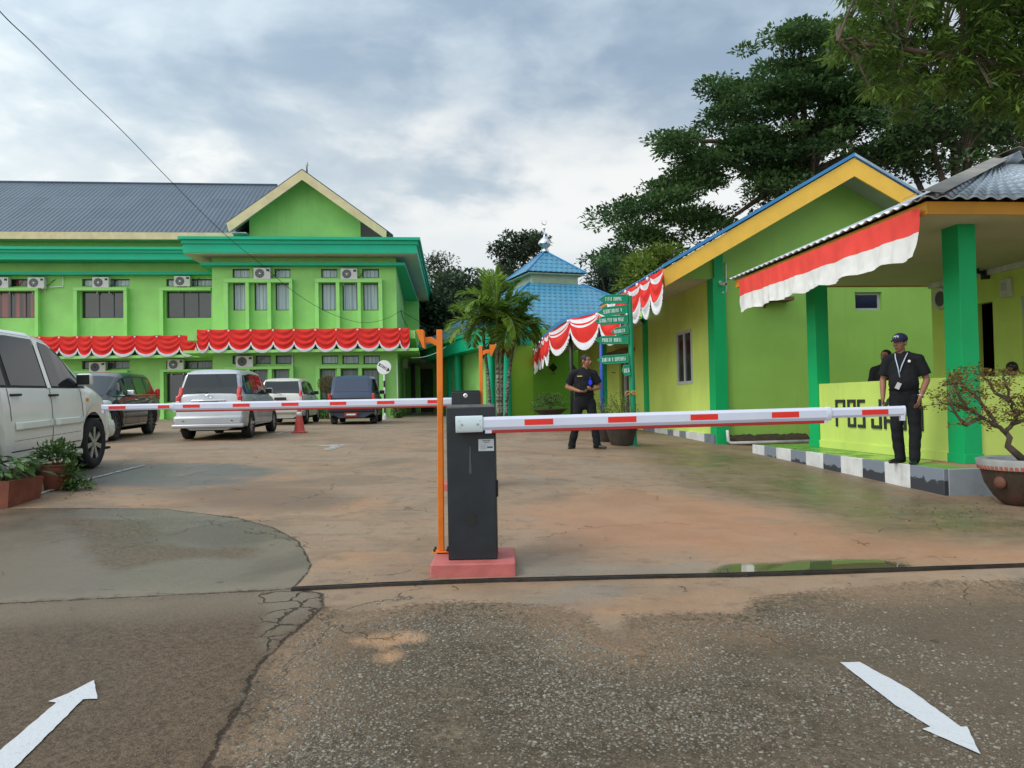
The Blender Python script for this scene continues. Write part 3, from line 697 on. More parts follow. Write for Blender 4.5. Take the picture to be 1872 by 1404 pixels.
    if front:
        cl = MB(); bar(cl, 0.0, S(882), .108, .066, .014); c = cl.build('boom_clamp', M_clamp, root, bevel=.003)
        for px_, pz_ in ((843.5, 777.5), (872.5, 776)):
            s = S(px_); b = MB(); b.lathe([(.0075, -.003), (.0075, -.006), (.004, -.0068), (0, -.006)], 12, (s, -.031, .0), 'y', M=M); b.build('bolt', M_metal, c, smooth=True, sharp=40)
        for s, z in ((S(840), .022), (S(840), -.020), (S(877), .022), (S(877), -.018)): hb = MB(); hb.lathe([(.003, -.003), (.003, -.0045), (0, -.0045)], 8, (s, -.031, z), 'y', M=M); hb.build('rivet', M_metal, c)
        s0, s1, s2, s3 = S(880), S(1514), S(1512), S(1651)
    else:
        s0, s1, s2, s3 = 0.02, S(317), S(319), S(188)
    bm_ = MB(); bar(bm_, s0, s1, h, .052, .020); boom = bm_.build('boom', M_boom, root)
    ex = MB(); bar(ex, s2 - .05, s3, h * .78, .040, .016, .004); ext = ex.build('boom_extension', M_boom, boom)
    j = MB(); bar(j, s1 - .02, s1 + .012, h * 1.03, .056, .020); j.cbox((s1 - .02, 0, -h / 2 - .006), (.03, .03, .02), None, M); j.build('boom_joint', M_boom, boom, bevel=.002)
    e = MB(); bar(e, s3 - .004, s3 + .010, h * .80, .043, .014, .004); e.cbox((s3 - .008, 0, -h * .39 - .010), (.028, .034, .036), None, M); e.build('end_cap', M_boom, boom, bevel=.003)
    r = MB(); sr0 = S(897) if front else s0 + .05
    r.box(sr0, s1 - .035, -.014, .014, -h / 2 - .020, -h / 2 - .0005, None, M); r.build('rubber_edge', M_redrub, boom, bevel=.004)
    if front:
        q = MB(); q.cbox(((sr0 - .018), 0, -h / 2 - .010), (.045, .034, .022), None, M); q.build('edge_holder', M_boom, boom, bevel=.003)
    marks = [(958, 1010), (1110, 1161.5), (1260, 1310), (1408, 1457.5), (1573, 1621)] if front else [(782, 800), (690, 722), (604, 634), (516, 547), (427, 458), (336, 367), (290, 311), (200, 231)]
    for k, (a, b) in enumerate(marks):
        a, b = sorted((S(a), S(b))); ext_ = (k == 4) if front else (k >= 6); hh = .019 if not ext_ else .017
        d = -.0262 if not ext_ else -.0202; q = MB(); q.box(a, b, d - .0012, d + .001, -hh + .002, hh + .002, None, M); q.build('reflector', M_redp, ext if ext_ else boom)
    return root
make_barrier(True); make_barrier(False)
def make_plinth(x0, x1, y0, y1, z1, label):
    mb = MB(); z0 = float(gz((x0 + x1) / 2, y0)) - .05
    mb.add([(x0 - .005, y0 - .005, z0), (x1 + .005, y0 - .005, z0), (x1 + .005, y1, z0), (x0 - .005, y1, z0), (x0, y0, z1), (x1, y0, z1), (x1 - .004, y1, z1 - .003), (x0 + .004, y1, z1 - .003)],
           [(0, 3, 2, 1), (4, 5, 6, 7), (0, 1, 5, 4), (1, 2, 6, 5), (2, 3, 7, 6), (3, 0, 4, 7)])
    o = mb.build('concrete_plinth', M_plinth, bevel=.009, seg=3); tag(o, label, 'plinth'); return o
make_plinth(W(786.5, 1035, 4.98).x, W(942.5, 1035, 4.98).x, 4.98, 5.53, -.3005, 'pink painted concrete plinth under the nearest boom barrier')
make_plinth(W(806, 800, 8.5).x, W(899, 800, 8.5).x, 8.5, 9.03, -.1475, 'pink painted concrete plinth under the boom barrier farther in')
def reader_post(Y, base, top, label, plate, arm, wpx):
    b = W(*base, Y); t = W(*top, Y); h = t.z - b.z
    root = empty('reader_post', (b.x, Y, b.z), 0, label, 'post')
    # the tube leans with its own base plate a touch, as seen
    L = Matrix.Identity(4); L[0][2] = (t.x - b.x) / h
    mb = MB(); mb.box(-.02, .02, -.02, .02, .006, h, None, L); mb.build('post_tube', M_orange, root, bevel=.004)
    bp = MB(); bp.box(-.06, .06, -.055, .055, 0, .006); bpo = bp.build('base_plate', M_orange, root, bevel=.002)
    for sx in (-.045, .045):
        for sy in (-.04, .04): q = MB(); q.lathe([(.008, .0), (.008, .02), (0, .021)], 8, (sx, sy, .006)); q.build('anchor_bolt', M_rust, bpo)
    def LP(p): q = W(*p, Y); return (q.x - b.x, q.z - b.z)
    a = MB(); a.prism([LP(p) for p in arm], .03, 'y', -.015); a.build('bracket_arm', M_orange, root, bevel=.002)
    a = MB(); a.prism([LP(p) for p in plate], .09, 'y', -.045); a.build('reader_plate', M_orange, root, bevel=.002)
reader_post(5.38, (807, 1008), (803.5, 603), 'tall orange post on the nearest pink plinth, its plate turned left', [(761, 603.5), (775, 603.5), (776.5, 620), (778, 637), (774, 637)], [(776, 617), (789, 616), (801, 623), (801, 634), (786, 626.5), (776, 628)], 11)
z8 = W(882, 800, 8.75)
_b = W(880.5, 633, 8.75)
def _rear_base():
    # pixel row where the plinth top lies at this depth
    lo, hi = 700, 1000
    for _ in range(40):
        m = (lo + hi) / 2
        if W(881, m, 8.75).z > -.147: lo = m
        else: hi = m
    return lo
reader_post(8.75, (881.5, _rear_base()), (878.5, 632), 'orange post behind the boom barriers, its plate turned right', [(895, 630.5), (908, 630.5), (899, 651), (896.5, 651)], [(882, 642), (888, 639), (896, 639), (896, 645), (889, 646), (882, 650)], 7)
# ------------------------------------------------------------------ helpers for buildings
def wall_open(mb, x0, x1, z0, z1, ops, y, depth, mi=None, flip=False, axis='x'):
    """wall sheet in the plane y (axis x) or x=y (axis y) with openings and reveals going back by depth"""
    xs = sorted({x0, x1} | {v for o in ops for v in (o[0], o[1]) if x0 < v < x1}); zs = sorted({z0, z1} | {v for o in ops for v in (o[2], o[3]) if z0 < v < z1})
    def P(x, z, d=0.0): return (x, y + d, z) if axis == 'x' else (y + d, x, z)
    for a, b in zip(xs[:-1], xs[1:]):
        for c, d in zip(zs[:-1], zs[1:]):
            mx, mz = (a + b) / 2, (c + d) / 2
            if any(o[0] < mx < o[1] and o[2] < mz < o[3] for o in ops): continue
            mb.quad(P(a, c), P(b, c), P(b, d), P(a, d), mi)
    for a, b, c, d in ops:
        for q in (((a, c), (a, d)), ((b, d), (b, c)), ((a, d), (b, d)), ((b, c), (a, c))):
            mb.quad(P(*q[0]), P(*q[1]), P(q[1][0], q[1][1], depth), P(q[0][0], q[0][1], depth), mi)
def band(mb, path, dirs, prof, mi=None):
    """stepped moulding: path points, outward mitre dirs, prof (offset, z)"""
    rows = [[(p[0] + d[0] * o, p[1] + d[1] * o, z) for p, d in zip(path, dirs)] for o, z in prof]; mb.grid(rows, mi)
def window(parent, x0, x1, z0, z1, y, pane, frame=M_frame, fw=.05, mull=(), trans=(), label=None, axis='x', th=.05, sgn=1):
    mb = MB()
    def B(a, b, c, d, e, f):
        if axis == 'x': mb.box(a, b, e, f, c, d)
        else: mb.box(e, f, a, b, c, d)
    e0, e1 = (y, y + th)
    B(x0, x0 + fw, z0, z1, e0, e1); B(x1 - fw, x1, z0, z1, e0, e1); B(x0 + fw, x1 - fw, z0, z0 + fw, e0, e1); B(x0 + fw, x1 - fw, z1 - fw, z1, e0, e1)
    for m in mull: B(m - fw * .5, m + fw * .5, z0 + fw, z1 - fw, e0 + .002, e1 - .002)
    f = mb.build('window', frame, parent)
    if label: f['label'] = label
    p = MB(); c = (e0 + e1) / 2
    if axis == 'x': p.box(x0 + fw * .5, x1 - fw * .5, c - .004, c + .006, z0 + fw * .5, z1 - fw * .5)
    else: p.box(c - .004, c + .006, x0 + fw * .5, x1 - fw * .5, z0 + fw * .5, z1 - fw * .5)
    p.build('pane', pane, f); return f
def corr_mat(name, lo, hi, period, sheet, row, rough=.45, metal=0.0, rust=.2, rustcol=(.10, .08, .06), lap=True):
    """corrugated sheet roofing driven by the uvw attribute (x across, y down the slope)"""
    def f(t):
        uv = t.attrc('uvw'); x, y, z = t.xyz(uv)
        s = t.m('SINE', x * (2 * math.pi / period)); idn = t.noise(t.comb(t.m('FLOOR', x / sheet) * 5.3, t.m('FLOOR', y / row) * 3.7, 0), 1, 1, .5)
        n = t.noise(uv, .7, 5, .65); c = t.mix(t.ss(idn * .6 + n * .4, .35, .65), lo, hi)
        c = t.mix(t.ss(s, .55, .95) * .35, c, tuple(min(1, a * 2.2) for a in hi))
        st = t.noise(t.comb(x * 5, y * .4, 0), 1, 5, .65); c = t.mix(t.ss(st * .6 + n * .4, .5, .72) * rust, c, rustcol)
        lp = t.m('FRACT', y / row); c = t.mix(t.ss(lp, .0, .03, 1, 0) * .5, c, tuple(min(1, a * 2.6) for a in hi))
        return {'Base Color': c, 'Normal': t.bump(s, .8, .02)}
    return new_mat(name, f, rough, metal)
def uvw(o, fn):
    me = o.data; a = me.attributes.new('uvw', 'FLOAT_COLOR', 'POINT')
    v = np.empty(len(me.vertices) * 3, np.float32); me.vertices.foreach_get('co', v); v = v.reshape(-1, 3)
    u = np.array([list(fn(*p)) + [1.0] for p in v], np.float32); a.data.foreach_set('color', u.ravel())
M_slatec = corr_mat('slate grey corrugated roofing', (.035, .055, .085), (.055, .08, .115), .22, .9, 1.75, .42, rust=.25, rustcol=(.09, .10, .10))

# ------------------------------------------------------------------ two-storey office
OFF = empty('office_building', FL.o, FL.a, 'two-storey green office with teal cornices, slate grey roof and a front gable', 'building')
def build_office():
    P = lambda a, b, c=0.0: FL.py(a, b, c)
    cw = 2.8; xL = P(388, 550).x; xR = P(725, 550).x; xW = -30.0; DB = 19.0; zf = -.1
    zc = lambda px_, py_, c: P(px_, py_, c).z
    # heights
    zs2 = zc(556, 461.5, -1.0); zt = zc(556, 433, -1.15)
    # -- front block wall
    ops = []
    rows = ((425, 456.5), (462, 493), (502, 531), (587, 616.5), (624, 654), (662, 693))
    big = ((426, 451), (465, 490.5), (503.5, 529), (588, 614.5), (626, 653.5), (664, 691.5))
    for a, b in rows: ops.append((P(a, 500).x, P(b, 500).x, zc(a, 507.5, 0), zc(a, 491.5, 0)))
    for a, b in big: ops.append((P(a, 540).x, P(b, 540).x, zc(a, 567.5, 0), zc(a, 517.5, 0)))
    low = ((425, 458), (467, 495), (504, 533.5), (588, 618), (626, 656), (664.5, 694.5))
    for a, b in low: ops.append((P(a, 657).x, P(b, 657).x, zc(a, 665.5, 0), zc(a, 650, 0)))
    lowb = ((425, 452), (463, 488), (501, 528), (584, 613), (624, 654), (663, 692.5))
    for a, b in lowb: ops.append((P(a, 700).x, P(b, 700).x, zc(a, 730, 0), zc(a, 675, 0)))
    mb = MB(); wall_open(mb, xL, xR, zf, zt, ops, 0, .22); 
    mb.quad((xL, 0, zf), (xL, 0, zt), (xL, DB, zt), (xL, DB, zf))
    mb.build('wall', M_green, OFF)
    for k, o in enumerate(ops):
        grp = k // 6; pane = (M_curtain, M_curtain, M_curtain2 if k % 6 < 3 else M_curtain, M_curtain2)[grp]
        window(OFF, o[0], o[1], o[2], o[3], .15, pane, fw=.045, mull=[])
    # right side wall, with the rear part standing forward
    sd = [(6.3, 7.4, .1, 2.4), (1.4, 1.9, 3.9, 4.1)]
    mb = MB(); wall_open(mb, 0, DB, zf, zt, sd[:1], xR, -.15, axis='y'); mb.build('side_wall', M_green, OFF)
    mb = MB(); mb.box(xR + .002, xR + .9, 12, DB + .2, zf, zt - .9); mb.build('rear_stair_wall', M_green_side, OFF)
    mb = MB(); mb.box(xR - .12, xR - .08, 6.3, 7.4, .1, 2.4); mb.build('side_door', M_teal, OFF)
    # -- pilasters and headers
    def pil(mb, a, b, ztop, zbot, c, proud):
        q0, q1 = P(a, 550, c).x, P(b, 550, c).x; mb.box(q0, q1, c - proud, c - .001, zbot, ztop)
    zh1, zh0 = zc(556, 509.5, -.3), zc(556, 516, -.3); zfl = zc(556, 612, -.3)
    for grp in (((412, 419.5), (451.5, 457.5), (491, 497.5), (530.5, 536.5)), ((577.5, 584), (615.5, 622), (654.5, 660.5), (692.5, 699.5))):
        mb = MB()
        for a, b in grp: pil(mb, a, b, zh0, zfl, 0, .3)
        pil(mb, grp[0][0], grp[3][1], zh1, zh0 + .001, 0, .32); mb.build('window_surround', M_green_side, OFF)
        mb = MB(); zl1, zl0 = zc(556, 669, -.3), zc(556, 674, -.3)
        for a, b in grp: pil(mb, a, b, zl0, zf, 0, .3)
        pil(mb, grp[0][0], grp[3][1], zl1, zl0 + .001, 0, .32); mb.build('window_surround', M_green_side, OFF)
    # -- wing wall
    ops = [];
    ww = ((-110, -20), (-75 + 0, -20)); 
    up = ((-14, 70), (149, 230.5), (304, 386))
    small = ((-14, 52), (150, 237), (304, 388))
    for a, b in up: ops.append((P(a, 550, cw).x, P(b, 550, cw).x, zc(max(a, 0), 581.5, cw), zc(max(a, 0), 532.5, cw)))
    for a, b in small: ops.append((P(a, 515, cw).x, P(b, 515, cw).x, zc(max(a, 0), 523.5, cw), zc(max(a, 0), 510, cw)))
    for a, b in small: ops.append((P(a, 665, cw).x, P(b, 665, cw).x, zc(max(a, 0), 675, cw), zc(max(a, 0), 660, cw)))
    for a, b in up: ops.append((P(a, 700, cw).x, P(b, 700, cw).x, zc(max(a, 0), 735, cw), zc(max(a, 0), 683, cw)))
    zw1 = zc(100, 430, cw)
    mb = MB(); wall_open(mb, xW, xL, zf, zw1, ops, cw, .22); mb.build('wall', M_green, OFF)
    for k, o in enumerate(ops):
        pane = [M_glassred, M_glassdark, M_glassdark, M_glassred, M_acw, M_acw, M_curtain2, M_curtain2, M_curtain2, M_glassdark, M_glassdark, M_glassdark][k]
        if k in (4, 5): pane = M_curtain
        d = o[1] - o[0]; window(OFF, o[0], o[1], o[2], o[3], cw + .15, pane, mull=[o[0] + d * (.37), o[0] + d * .70] if k % 12 in (0, 1, 2, 9, 10, 11) else [o[0] + d * .66], fw=.045)
    for k, (a, b) in enumerate(((-22, 75), (139, 236), (295, 392))):
        mb = MB(); z1, z0 = zc(max(a, 100), 525.5, cw - .3), zc(max(a, 100), 531, cw - .3); zb = zc(150, 620, cw - .3)
        pil(mb, a, a + 6.5, z0, zb, cw, .3)
        if k < 2: pil(mb, b - 6, b, z0, zb, cw, .3)
        pil(mb, a, b if k < 2 else 388, z1, z0 + .001, cw, .32); mb.build('window_surround', M_green_side, OFF)
        mb = MB(); z1, z0 = zc(150, 678, cw - .3), zc(150, 682, cw - .3); pil(mb, a, b if k < 2 else 388, z1, z0 + .001, cw, .32); pil(mb, a, a + 6.5, z0, zf, cw, .3)
        if k < 2: pil(mb, b - 6, b, z0, zf, cw, .3)
        mb.build('window_surround', M_green_side, OFF)
    # -- cornices
    path = [(xL, cw + .5), (xL, 0), (xR, 0), (xR + .7, DB + .3)]; dirs = [(-1, 0), (-1, -1), (1, -1), (1, 0)]
    zz = [zc(556, v, -1.1) for v in (461.5, 460, 446, 445, 439, 438, 433)]
    mb = MB(); band(mb, path, dirs, [(-.8, zz[0]), (.98, zz[0]), (.98, zz[2]), (1.04, zz[2] + .02), (1.04, zz[4]), (1.15, zz[4] + .02), (1.15, zz[6]), (-.2, zz[6])])
    mb.build('cornice', M_teal, OFF)
    mb = MB(); band(mb, path, dirs, [(-.8, zz[0] - .012), (.96, zz[0] - .012), (.96, zz[0] - .03) , (-.8, zz[0] - .03)]); mb.build('soffit', M_soffit, OFF)
    l0, l1 = zc(556, 485, -.4), zc(556, 480, -.4)
    mb = MB(); band(mb, path, dirs, [(-.8, l0), (.42, l0), (.42, l1), (-.8, l1)]); mb.build('ledge', M_green_side if False else M_teal, OFF)
    zz = [zc(100, v, cw - 1.1) for v in (473.5, 462, 456.5, 451)]
    mb = MB(); mb.grid([[(x, cw - o, z) for x in (xW, xL)] for o, z in [(0, zz[0]), (.98, zz[0]), (.98, zz[1]), (1.05, zz[1] + .02), (1.05, zz[2]), (1.15, zz[2] + .02), (1.15, zz[3]), (-.2, zz[3])]]); mb.build('cornice', M_teal, OFF)
    l0, l1 = zc(100, 502, cw - .4), zc(100, 497, cw - .4)
    mb = MB(); mb.box(xW, xL, cw - .42, cw, l0, l1); mb.build('ledge', M_teal, OFF)
    # -- floor band behind the banners, canopy slab below it
    b1, b0 = zc(556, 605, -1.0), zc(556, 620, -1.0)
    path = [(xL, cw), (xL, 0), (xR, 0), (xR, DB)]
    mb = MB(); band(mb, path, dirs, [(0, b0), (.85, b0), (.85, b1), (0, b1)]); mb.build('floor_band', M_green, OFF)
    b1, b0 = zc(100, 619, cw - 1.0), zc(100, 632, cw - 1.0)
    mb = MB(); mb.box(xW, xL, cw - .85, cw, b0, b1); mb.build('floor_band', M_green, OFF)
    c1, c0 = zc(556, 638.5, -1.0), zc(556, 643.5, -1.0)
    mb = MB(); band(mb, path, dirs, [(0, c0), (1.0, c0), (1.0, c1), (0, c1)]); mb.build('canopy_slab', M_green_side, OFF)
    c1, c0 = zc(200, 650, cw - 1.0), zc(200, 655, cw - 1.0)
    mb = MB(); mb.box(xW, xL, cw - 1.0, cw, c0, c1); mb.build('canopy_slab', M_green_side, OFF)
    # -- main roof
    ye, yr = 2.0, 8.6; ze = zc(100, 424, ye); zr = zc(200, 336, yr); xa = P(552, 310, -.2).x
    mb = MB(); n = 40
    xq = P(507, 336, yr).x
    mb.quad((xW, ye, ze), (xa + .8, ye, ze), (xq, yr, zr), (xW, yr, zr)); mb.quad((xW, yr, zr), (xq, yr, zr), (xa + .8, 2 * yr - ye, ze), (xW, 2 * yr - ye, ze)); mb.add([(xa + .8, ye, ze), (xa + .8, 2 * yr - ye, ze), (xq, yr, zr)], [(0, 1, 2)])
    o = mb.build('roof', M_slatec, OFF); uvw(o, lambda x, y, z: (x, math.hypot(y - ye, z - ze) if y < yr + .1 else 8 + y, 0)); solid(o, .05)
    mb = MB(); zf1 = zc(100, 437, ye); mb.box(xW, xL + .5, ye - .03, ye + .02, zf1, ze + .0); mb.box(xW, xL, ye + .03, cw - .01, zf1 + .02, zf1 + .05); mb.build('fascia_board', M_cream, OFF)
    mb = MB(); mb.tube([(xW, yr, zr + .04), (P(507, 336, yr).x, yr, zr + .04)], .07, 6); mb.build('ridge_cap', M_slate, OFF)
    # -- cross gable
    yb = -.2; ap = P(552, 309.5, yb); fl = P(414, 407, yb); fr = P(703, 421, yb); za = ap.z; xa = ap.x
    sl = (za - fl.z) / (xa - fl.x); hwid = xa - fl.x; xr2 = xa + (za - fr.z) / sl
    mb = MB(); xrr = xa + hwid * 1.13; zrr = za - hwid * 1.13 * sl
    mb.quad((xa - hwid, yb, fl.z), (xa, yb, za), (xa, 11, za), (xa - hwid, 11, fl.z)); mb.quad((xa, yb, za), (xr2, yb, fr.z), (xr2, 11, fr.z), (xa, 11, za))
    mb.quad((xr2, yb, fr.z), (xrr + .25, yb + .5, zrr - .1), (xrr + .25, 11, zrr - .1), (xr2, 11, fr.z))
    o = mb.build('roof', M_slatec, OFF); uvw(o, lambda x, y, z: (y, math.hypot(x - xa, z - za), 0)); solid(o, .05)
    bw = .40; mb = MB()
    mb.prism([(xa - hwid, fl.z - .03), (xa, za - .03), (xa, za - .03 - bw * 1.15), (xa - hwid + .12, fl.z - .03 - bw)], .05, 'y', yb - .03)
    mb.prism([(xa, za - .03), (xr2, fr.z - .03), (xr2 - .02, fr.z - .03 - bw), (xa, za - .03 - bw * 1.15)], .05, 'y', yb - .032)
    mb.build('barge_board', M_cream, OFF)
    gw = .75; gx0, gx1 = P(456, 420, gw).x, P(659, 420, gw).x; zb = zc(556, 436, gw)
    mb = MB(); zg = lambda x: za - .08 - abs(x - xa) * sl
    mb.prism([(gx0, zb - .3), (gx1, zb - .3), (gx1, zg(gx1)), (xa, zg(xa)), (gx0, zg(gx0))], .2, 'y', gw); mb.build('gable_wall', M_green, OFF)
    mb = MB(); mb.prism([(xa - hwid + .1, fl.z - .12), (xa, za - .09), (xa, za - .13), (xa - hwid + .1, fl.z - .16)], gw - yb, 'y', yb + .03)
    mb.prism([(xa, za - .09), (xr2 - .05, fr.z - .12), (xr2 - .05, fr.z - .16), (xa, za - .13)], gw - yb, 'y', yb + .03)
    mb.box(xa - hwid + .15, gx0, yb + .25, gw + .1, fl.z - bw - .02, fl.z - bw + .02); mb.box(gx1, xr2 - .1, yb + .25, gw + .1, fr.z - bw - .02, fr.z - bw + .02)
    mb.build('soffit', M_white_dirty, OFF)
    mb = MB(); mb.box(xa - hwid + .45, gx0 - .002, gw, gw + .2, zb - .3, fl.z - bw - .021); mb.box(gx1 + .002, xr2 - .25, gw, gw + .2, zb - .3, fr.z - bw - .021); mb.build('roof_return', M_slate, OFF)
    fp = FL.py(561, 312, 1.2); mb = MB(); zt_ = FL.py(561.5, 285, 1.2).z
    h = zt_ - fp.z; mb.lathe([(.05, -.2), (.035, h * .3), (.09, h * .40), (.03, h * .46), (.06, h * .52), (.02, h * .60), (.0, h)], 10, (fp.x, 1.2, fp.z)); mb.build('finial', M_metal, OFF, smooth=True)
    # drain pipes and corner pipe
    mb = MB(); q = P(535, 690, -.05); mb.tube([(q.x, -.06, zc(535, 632, 0)), (q.x, -.06, zf + .1)], .035, 8); mb.build('drain_pipe', M_white, OFF, smooth=True)
    mb = MB(); mb.tube([(xR - .02, -.05, zc(725, 655, 0)), (xR - .02, -.05, zf + .1)], .03, 8); mb.build('drain_pipe', M_white, OFF, smooth=True)
    mb = MB(); q = P(115, 505, cw - .1); mb.tube([(q.x, cw - .1, q.z), (q.x, cw - .1, q.z - .5), (q.x - .6, cw - .1, q.z - .52)], .025, 6); mb.build('drain_pipe', M_white, OFF, smooth=True)
    # rear roof mass behind the block
    return xL, xR, cw
OX = build_office()

# ------------------------------------------------------------------ air conditioners
def make_ac(label, dark=False):
    root = empty('air_conditioner', (0, 0, 0), 0, label, 'air conditioner', 'outdoor air conditioner units on the office walls')
    mb = MB(); mb.box(-.38, .38, -.30, 0, -.26, .26); mb.build('casing', M_acw, root, bevel=.02)
    mb = MB(); mb.lathe([(.205, -.302), (.205, -.312), (.19, -.316), (.19, -.306), (0, -.304)], 24, (-.10, 0, 0), 'y'); g = mb.build('fan_grille', M_acg, root, smooth=True, sharp=40)
    mb = MB()
    for k in range(10):
        a = k * math.pi / 5; mb.box(.03, .19, -.322, -.318, -.004, .004, None, Matrix.Translation((-.10, 0, 0)) @ Matrix.Rotation(a, 4, 'Y'))
    mb.build('grille_wires', M_acw if not dark else M_acg, g)
    mb = MB(); mb.lathe([(.04, -.318), (.035, -.326), (0, -.327)], 12, (-.10, 0, 0), 'y'); mb.build('fan_hub', M_white if not dark else M_black, g)
    mb = MB(); mb.box(.20, .33, -.306, -.30, .10, .20); mb.build('badge', M_frame, root)
    mb = MB()
    for s in (-.28, .28): mb.box(s - .02, s + .02, -.30, .02, -.30, -.262); mb.box(s - .02, s + .02, -.01, .02, -.5, -.301)
    mb.build('bracket', M_white_dirty, root)
    mb = MB(); mb.tube([(.38, -.15, -.1), (.46, -.13, -.12), (.50, -.05, -.05), (.60, -.02, .10), (.75, .02, .2)], .014, 6); mb.build('hose', M_black, root)
    return root
_acs = [(8 - 8, 517, 1, 'white air conditioner cut by the left picture edge, upper floor'), (66, 517, 1, 'white air conditioner beside the red curtained window'),
        (184, 516.5, 1, 'white air conditioner above the middle grey window of the upper wing'), (333, 514, 1, 'white air conditioner above the upper wing window next to the front block'),
        (479, 500, 0, 'white air conditioner on the front block, upper floor, left window trio'), (638, 501, 0, 'white air conditioner on the front block, upper floor, right window trio'),
        (178, 671.5, 1, 'white air conditioner with black fan under the left swag banner'), (321, 666.5, 1, 'beige air conditioner under the red swag banner left of the block'),
        (447, 661, 0, 'white air conditioner with black fan above the silver car')]
_ac0 = None
for px_, py_, wg, lab in _acs:
    c = OX[2] if wg else 0.0; q = FL.py(px_, py_, c - .3)
    a = make_ac(lab, px_ in (178, 447)) if (_ac0 is None or px_ == 178) else copy_tree(_ac0 if px_ != 447 else _acd)
    if _ac0 is None: _ac0 = a
    if px_ == 178: _acd = a
    a['label'] = lab; a.location = FL.wor(q.x, c - .03, q.z); a.rotation_euler = (0, 0, FL.a)
q = FL.px(745, 664, OX[1] + .3); a = copy_tree(_ac0); a['label'] = 'air conditioner on the side wall of the office above the side door'
a.location = FL.wor(OX[1] + .03, max(1.6, min(6, q.y)), q.z); a.rotation_euler = (0, 0, FL.a + math.pi / 2)

# ------------------------------------------------------------------ swagged banners
def swag(name, label, group, pts, hj, hm, mats, bands, fold=.03, fr=.06, out=None, nu=14, ripple=5, joints=True, tail=False):
    """pts: top joints in order (world). bands: (v0, v1, mat index) across the height; cloth droops between joints"""
    rows_n = 15; mb = MB(); vs = [j / (rows_n - 1) for j in range(rows_n)]
    U = []
    for a, b in zip(pts[:-1], pts[1:]):
        L = (b - a).length
        d = (b - a); d.z = 0; d = d.normalized(); n = Vector((d.y, -d.x, 0))
        if out is not None and n.dot(out) < 0: n = -n
        for k in range(nu):
            U.append((a.lerp(b, k / nu) + Vector((0, 0, -.03 * math.sin(math.pi * k / nu))), k / nu, n, L))
    U.append((pts[-1], 0.0, U[-1][2], 1.0))
    rows = []
    for j, v in enumerate(vs):
        row = []
        for (p, u, n, L) in U:
            s = math.sin(math.pi * u) ** .55 if 0 < u < 1 else 0.0
            h = (hj + (hm - hj) * s) * (1 + .07 * mnoise.noise(Vector((p.x * .9, p.y * .4, 7))))
            ph = v * (2.0 + 1.0 * s) - s * 1.1
            amp = fold * (1 + .5 * mnoise.noise(Vector((p.x * 1.3, p.y, 2)))) * (.35 + .65 * math.sin(math.pi * min(max(u, .0), 1.0)) + .3)
            o = .03 + amp * (1 + math.sin(ph * ripple + mnoise.noise(Vector((p.x * .7, p.y * .7, v))) * 1.5)) * (.3 + .7 * v)
            row.append(p + n * o + Vector((0, 0, -h * v)))
        rows.append(row)
    def mf(i, j):
        v = (i + .5) / (rows_n - 1)
        for v0, v1, m in bands:
            if v0 <= v < v1: return m
        return 0
    mb.grid(rows, mfun=mf); o = mb.build(name, mats, smooth=True)
    # fringe: a pleated strip following the lower edge
    fb = MB(); last = rows[-1]; r1 = []; r2 = []
    k = 0
    for a, b in zip(last[:-1], last[1:]):
        for q in range(3):
            p = a.lerp(b, q / 3); d = (b - a).normalized(); n = Vector((d.y, -d.x, 0)) if abs(d.z) < .99 else Vector((0, -1, 0)); k += 1
            zz = .012 if k % 2 else -.006; r1.append(p + n * zz + Vector((0, 0, .006))); r2.append(p + n * zz * 1.6 + Vector((0, 0, -fr * (1 if k % 2 else .82))))
    fb.grid([r1, r2]); fb.build('fringe', M_whitecl, o)
    if joints:
        for p in pts[1:-1]:
            q = MB(); n = U[0][2]; c = p + n * (.10) + Vector((0, 0, -.08)); q.lathe([(.045, 0), (.045, .02), (.02, .04), (0, .042)], 8, (0, 0, 0), 'z', M=Matrix.Translation(c) @ n.to_track_quat('Z', 'Y').to_matrix().to_4x4()); q.build('rosette', M_whitecl, o)
    tag(o, label, 'banner', group); return o
def _line(f, px0, px1, joints, c, py0, py1, dz=0.0):
    out = []
    for j in joints:
        q = f.py(j, py0 + (py1 - py0) * (j - px0) / (px1 - px0), c); out.append(f.wor(q.x, c, q.z + dz))
    return out
GB = 'red swag banners with white fringe on the office'
js = [360.5, 382.6, 419, 459.5, 500, 538, 577, 615, 654, 693.6, 731, 749]
p0 = FL.py(556, 600.5, -.93); pts = [FL.wor(FL.py(j, 600.5, -.93).x, -.93, p0.z) for j in js]
swag('swag_banner', 'red scalloped banner with white fringe across the front block of the office', GB, pts, .58, .92, [M_red, M_whitecl], [(0, 1.1, 0)], .05, .14, out=-FL.e2, ripple=7)
js = [-60, -18, 21, 60, 74, 110, 143, 169, 207, 248, 288, 329, 359, 383]
p0 = FL.py(200, 613.5, OX[2] - .93); pts = [FL.wor(FL.py(j, 613.5, OX[2] - .93).x, OX[2] - .93, p0.z) for j in js]
swag('swag_banner', 'red scalloped banner with white fringe on the left wing of the office', GB, pts, .58, .90, [M_red, M_whitecl], [(0, 1.1, 0)], .05, .14, out=-FL.e2, ripple=7)
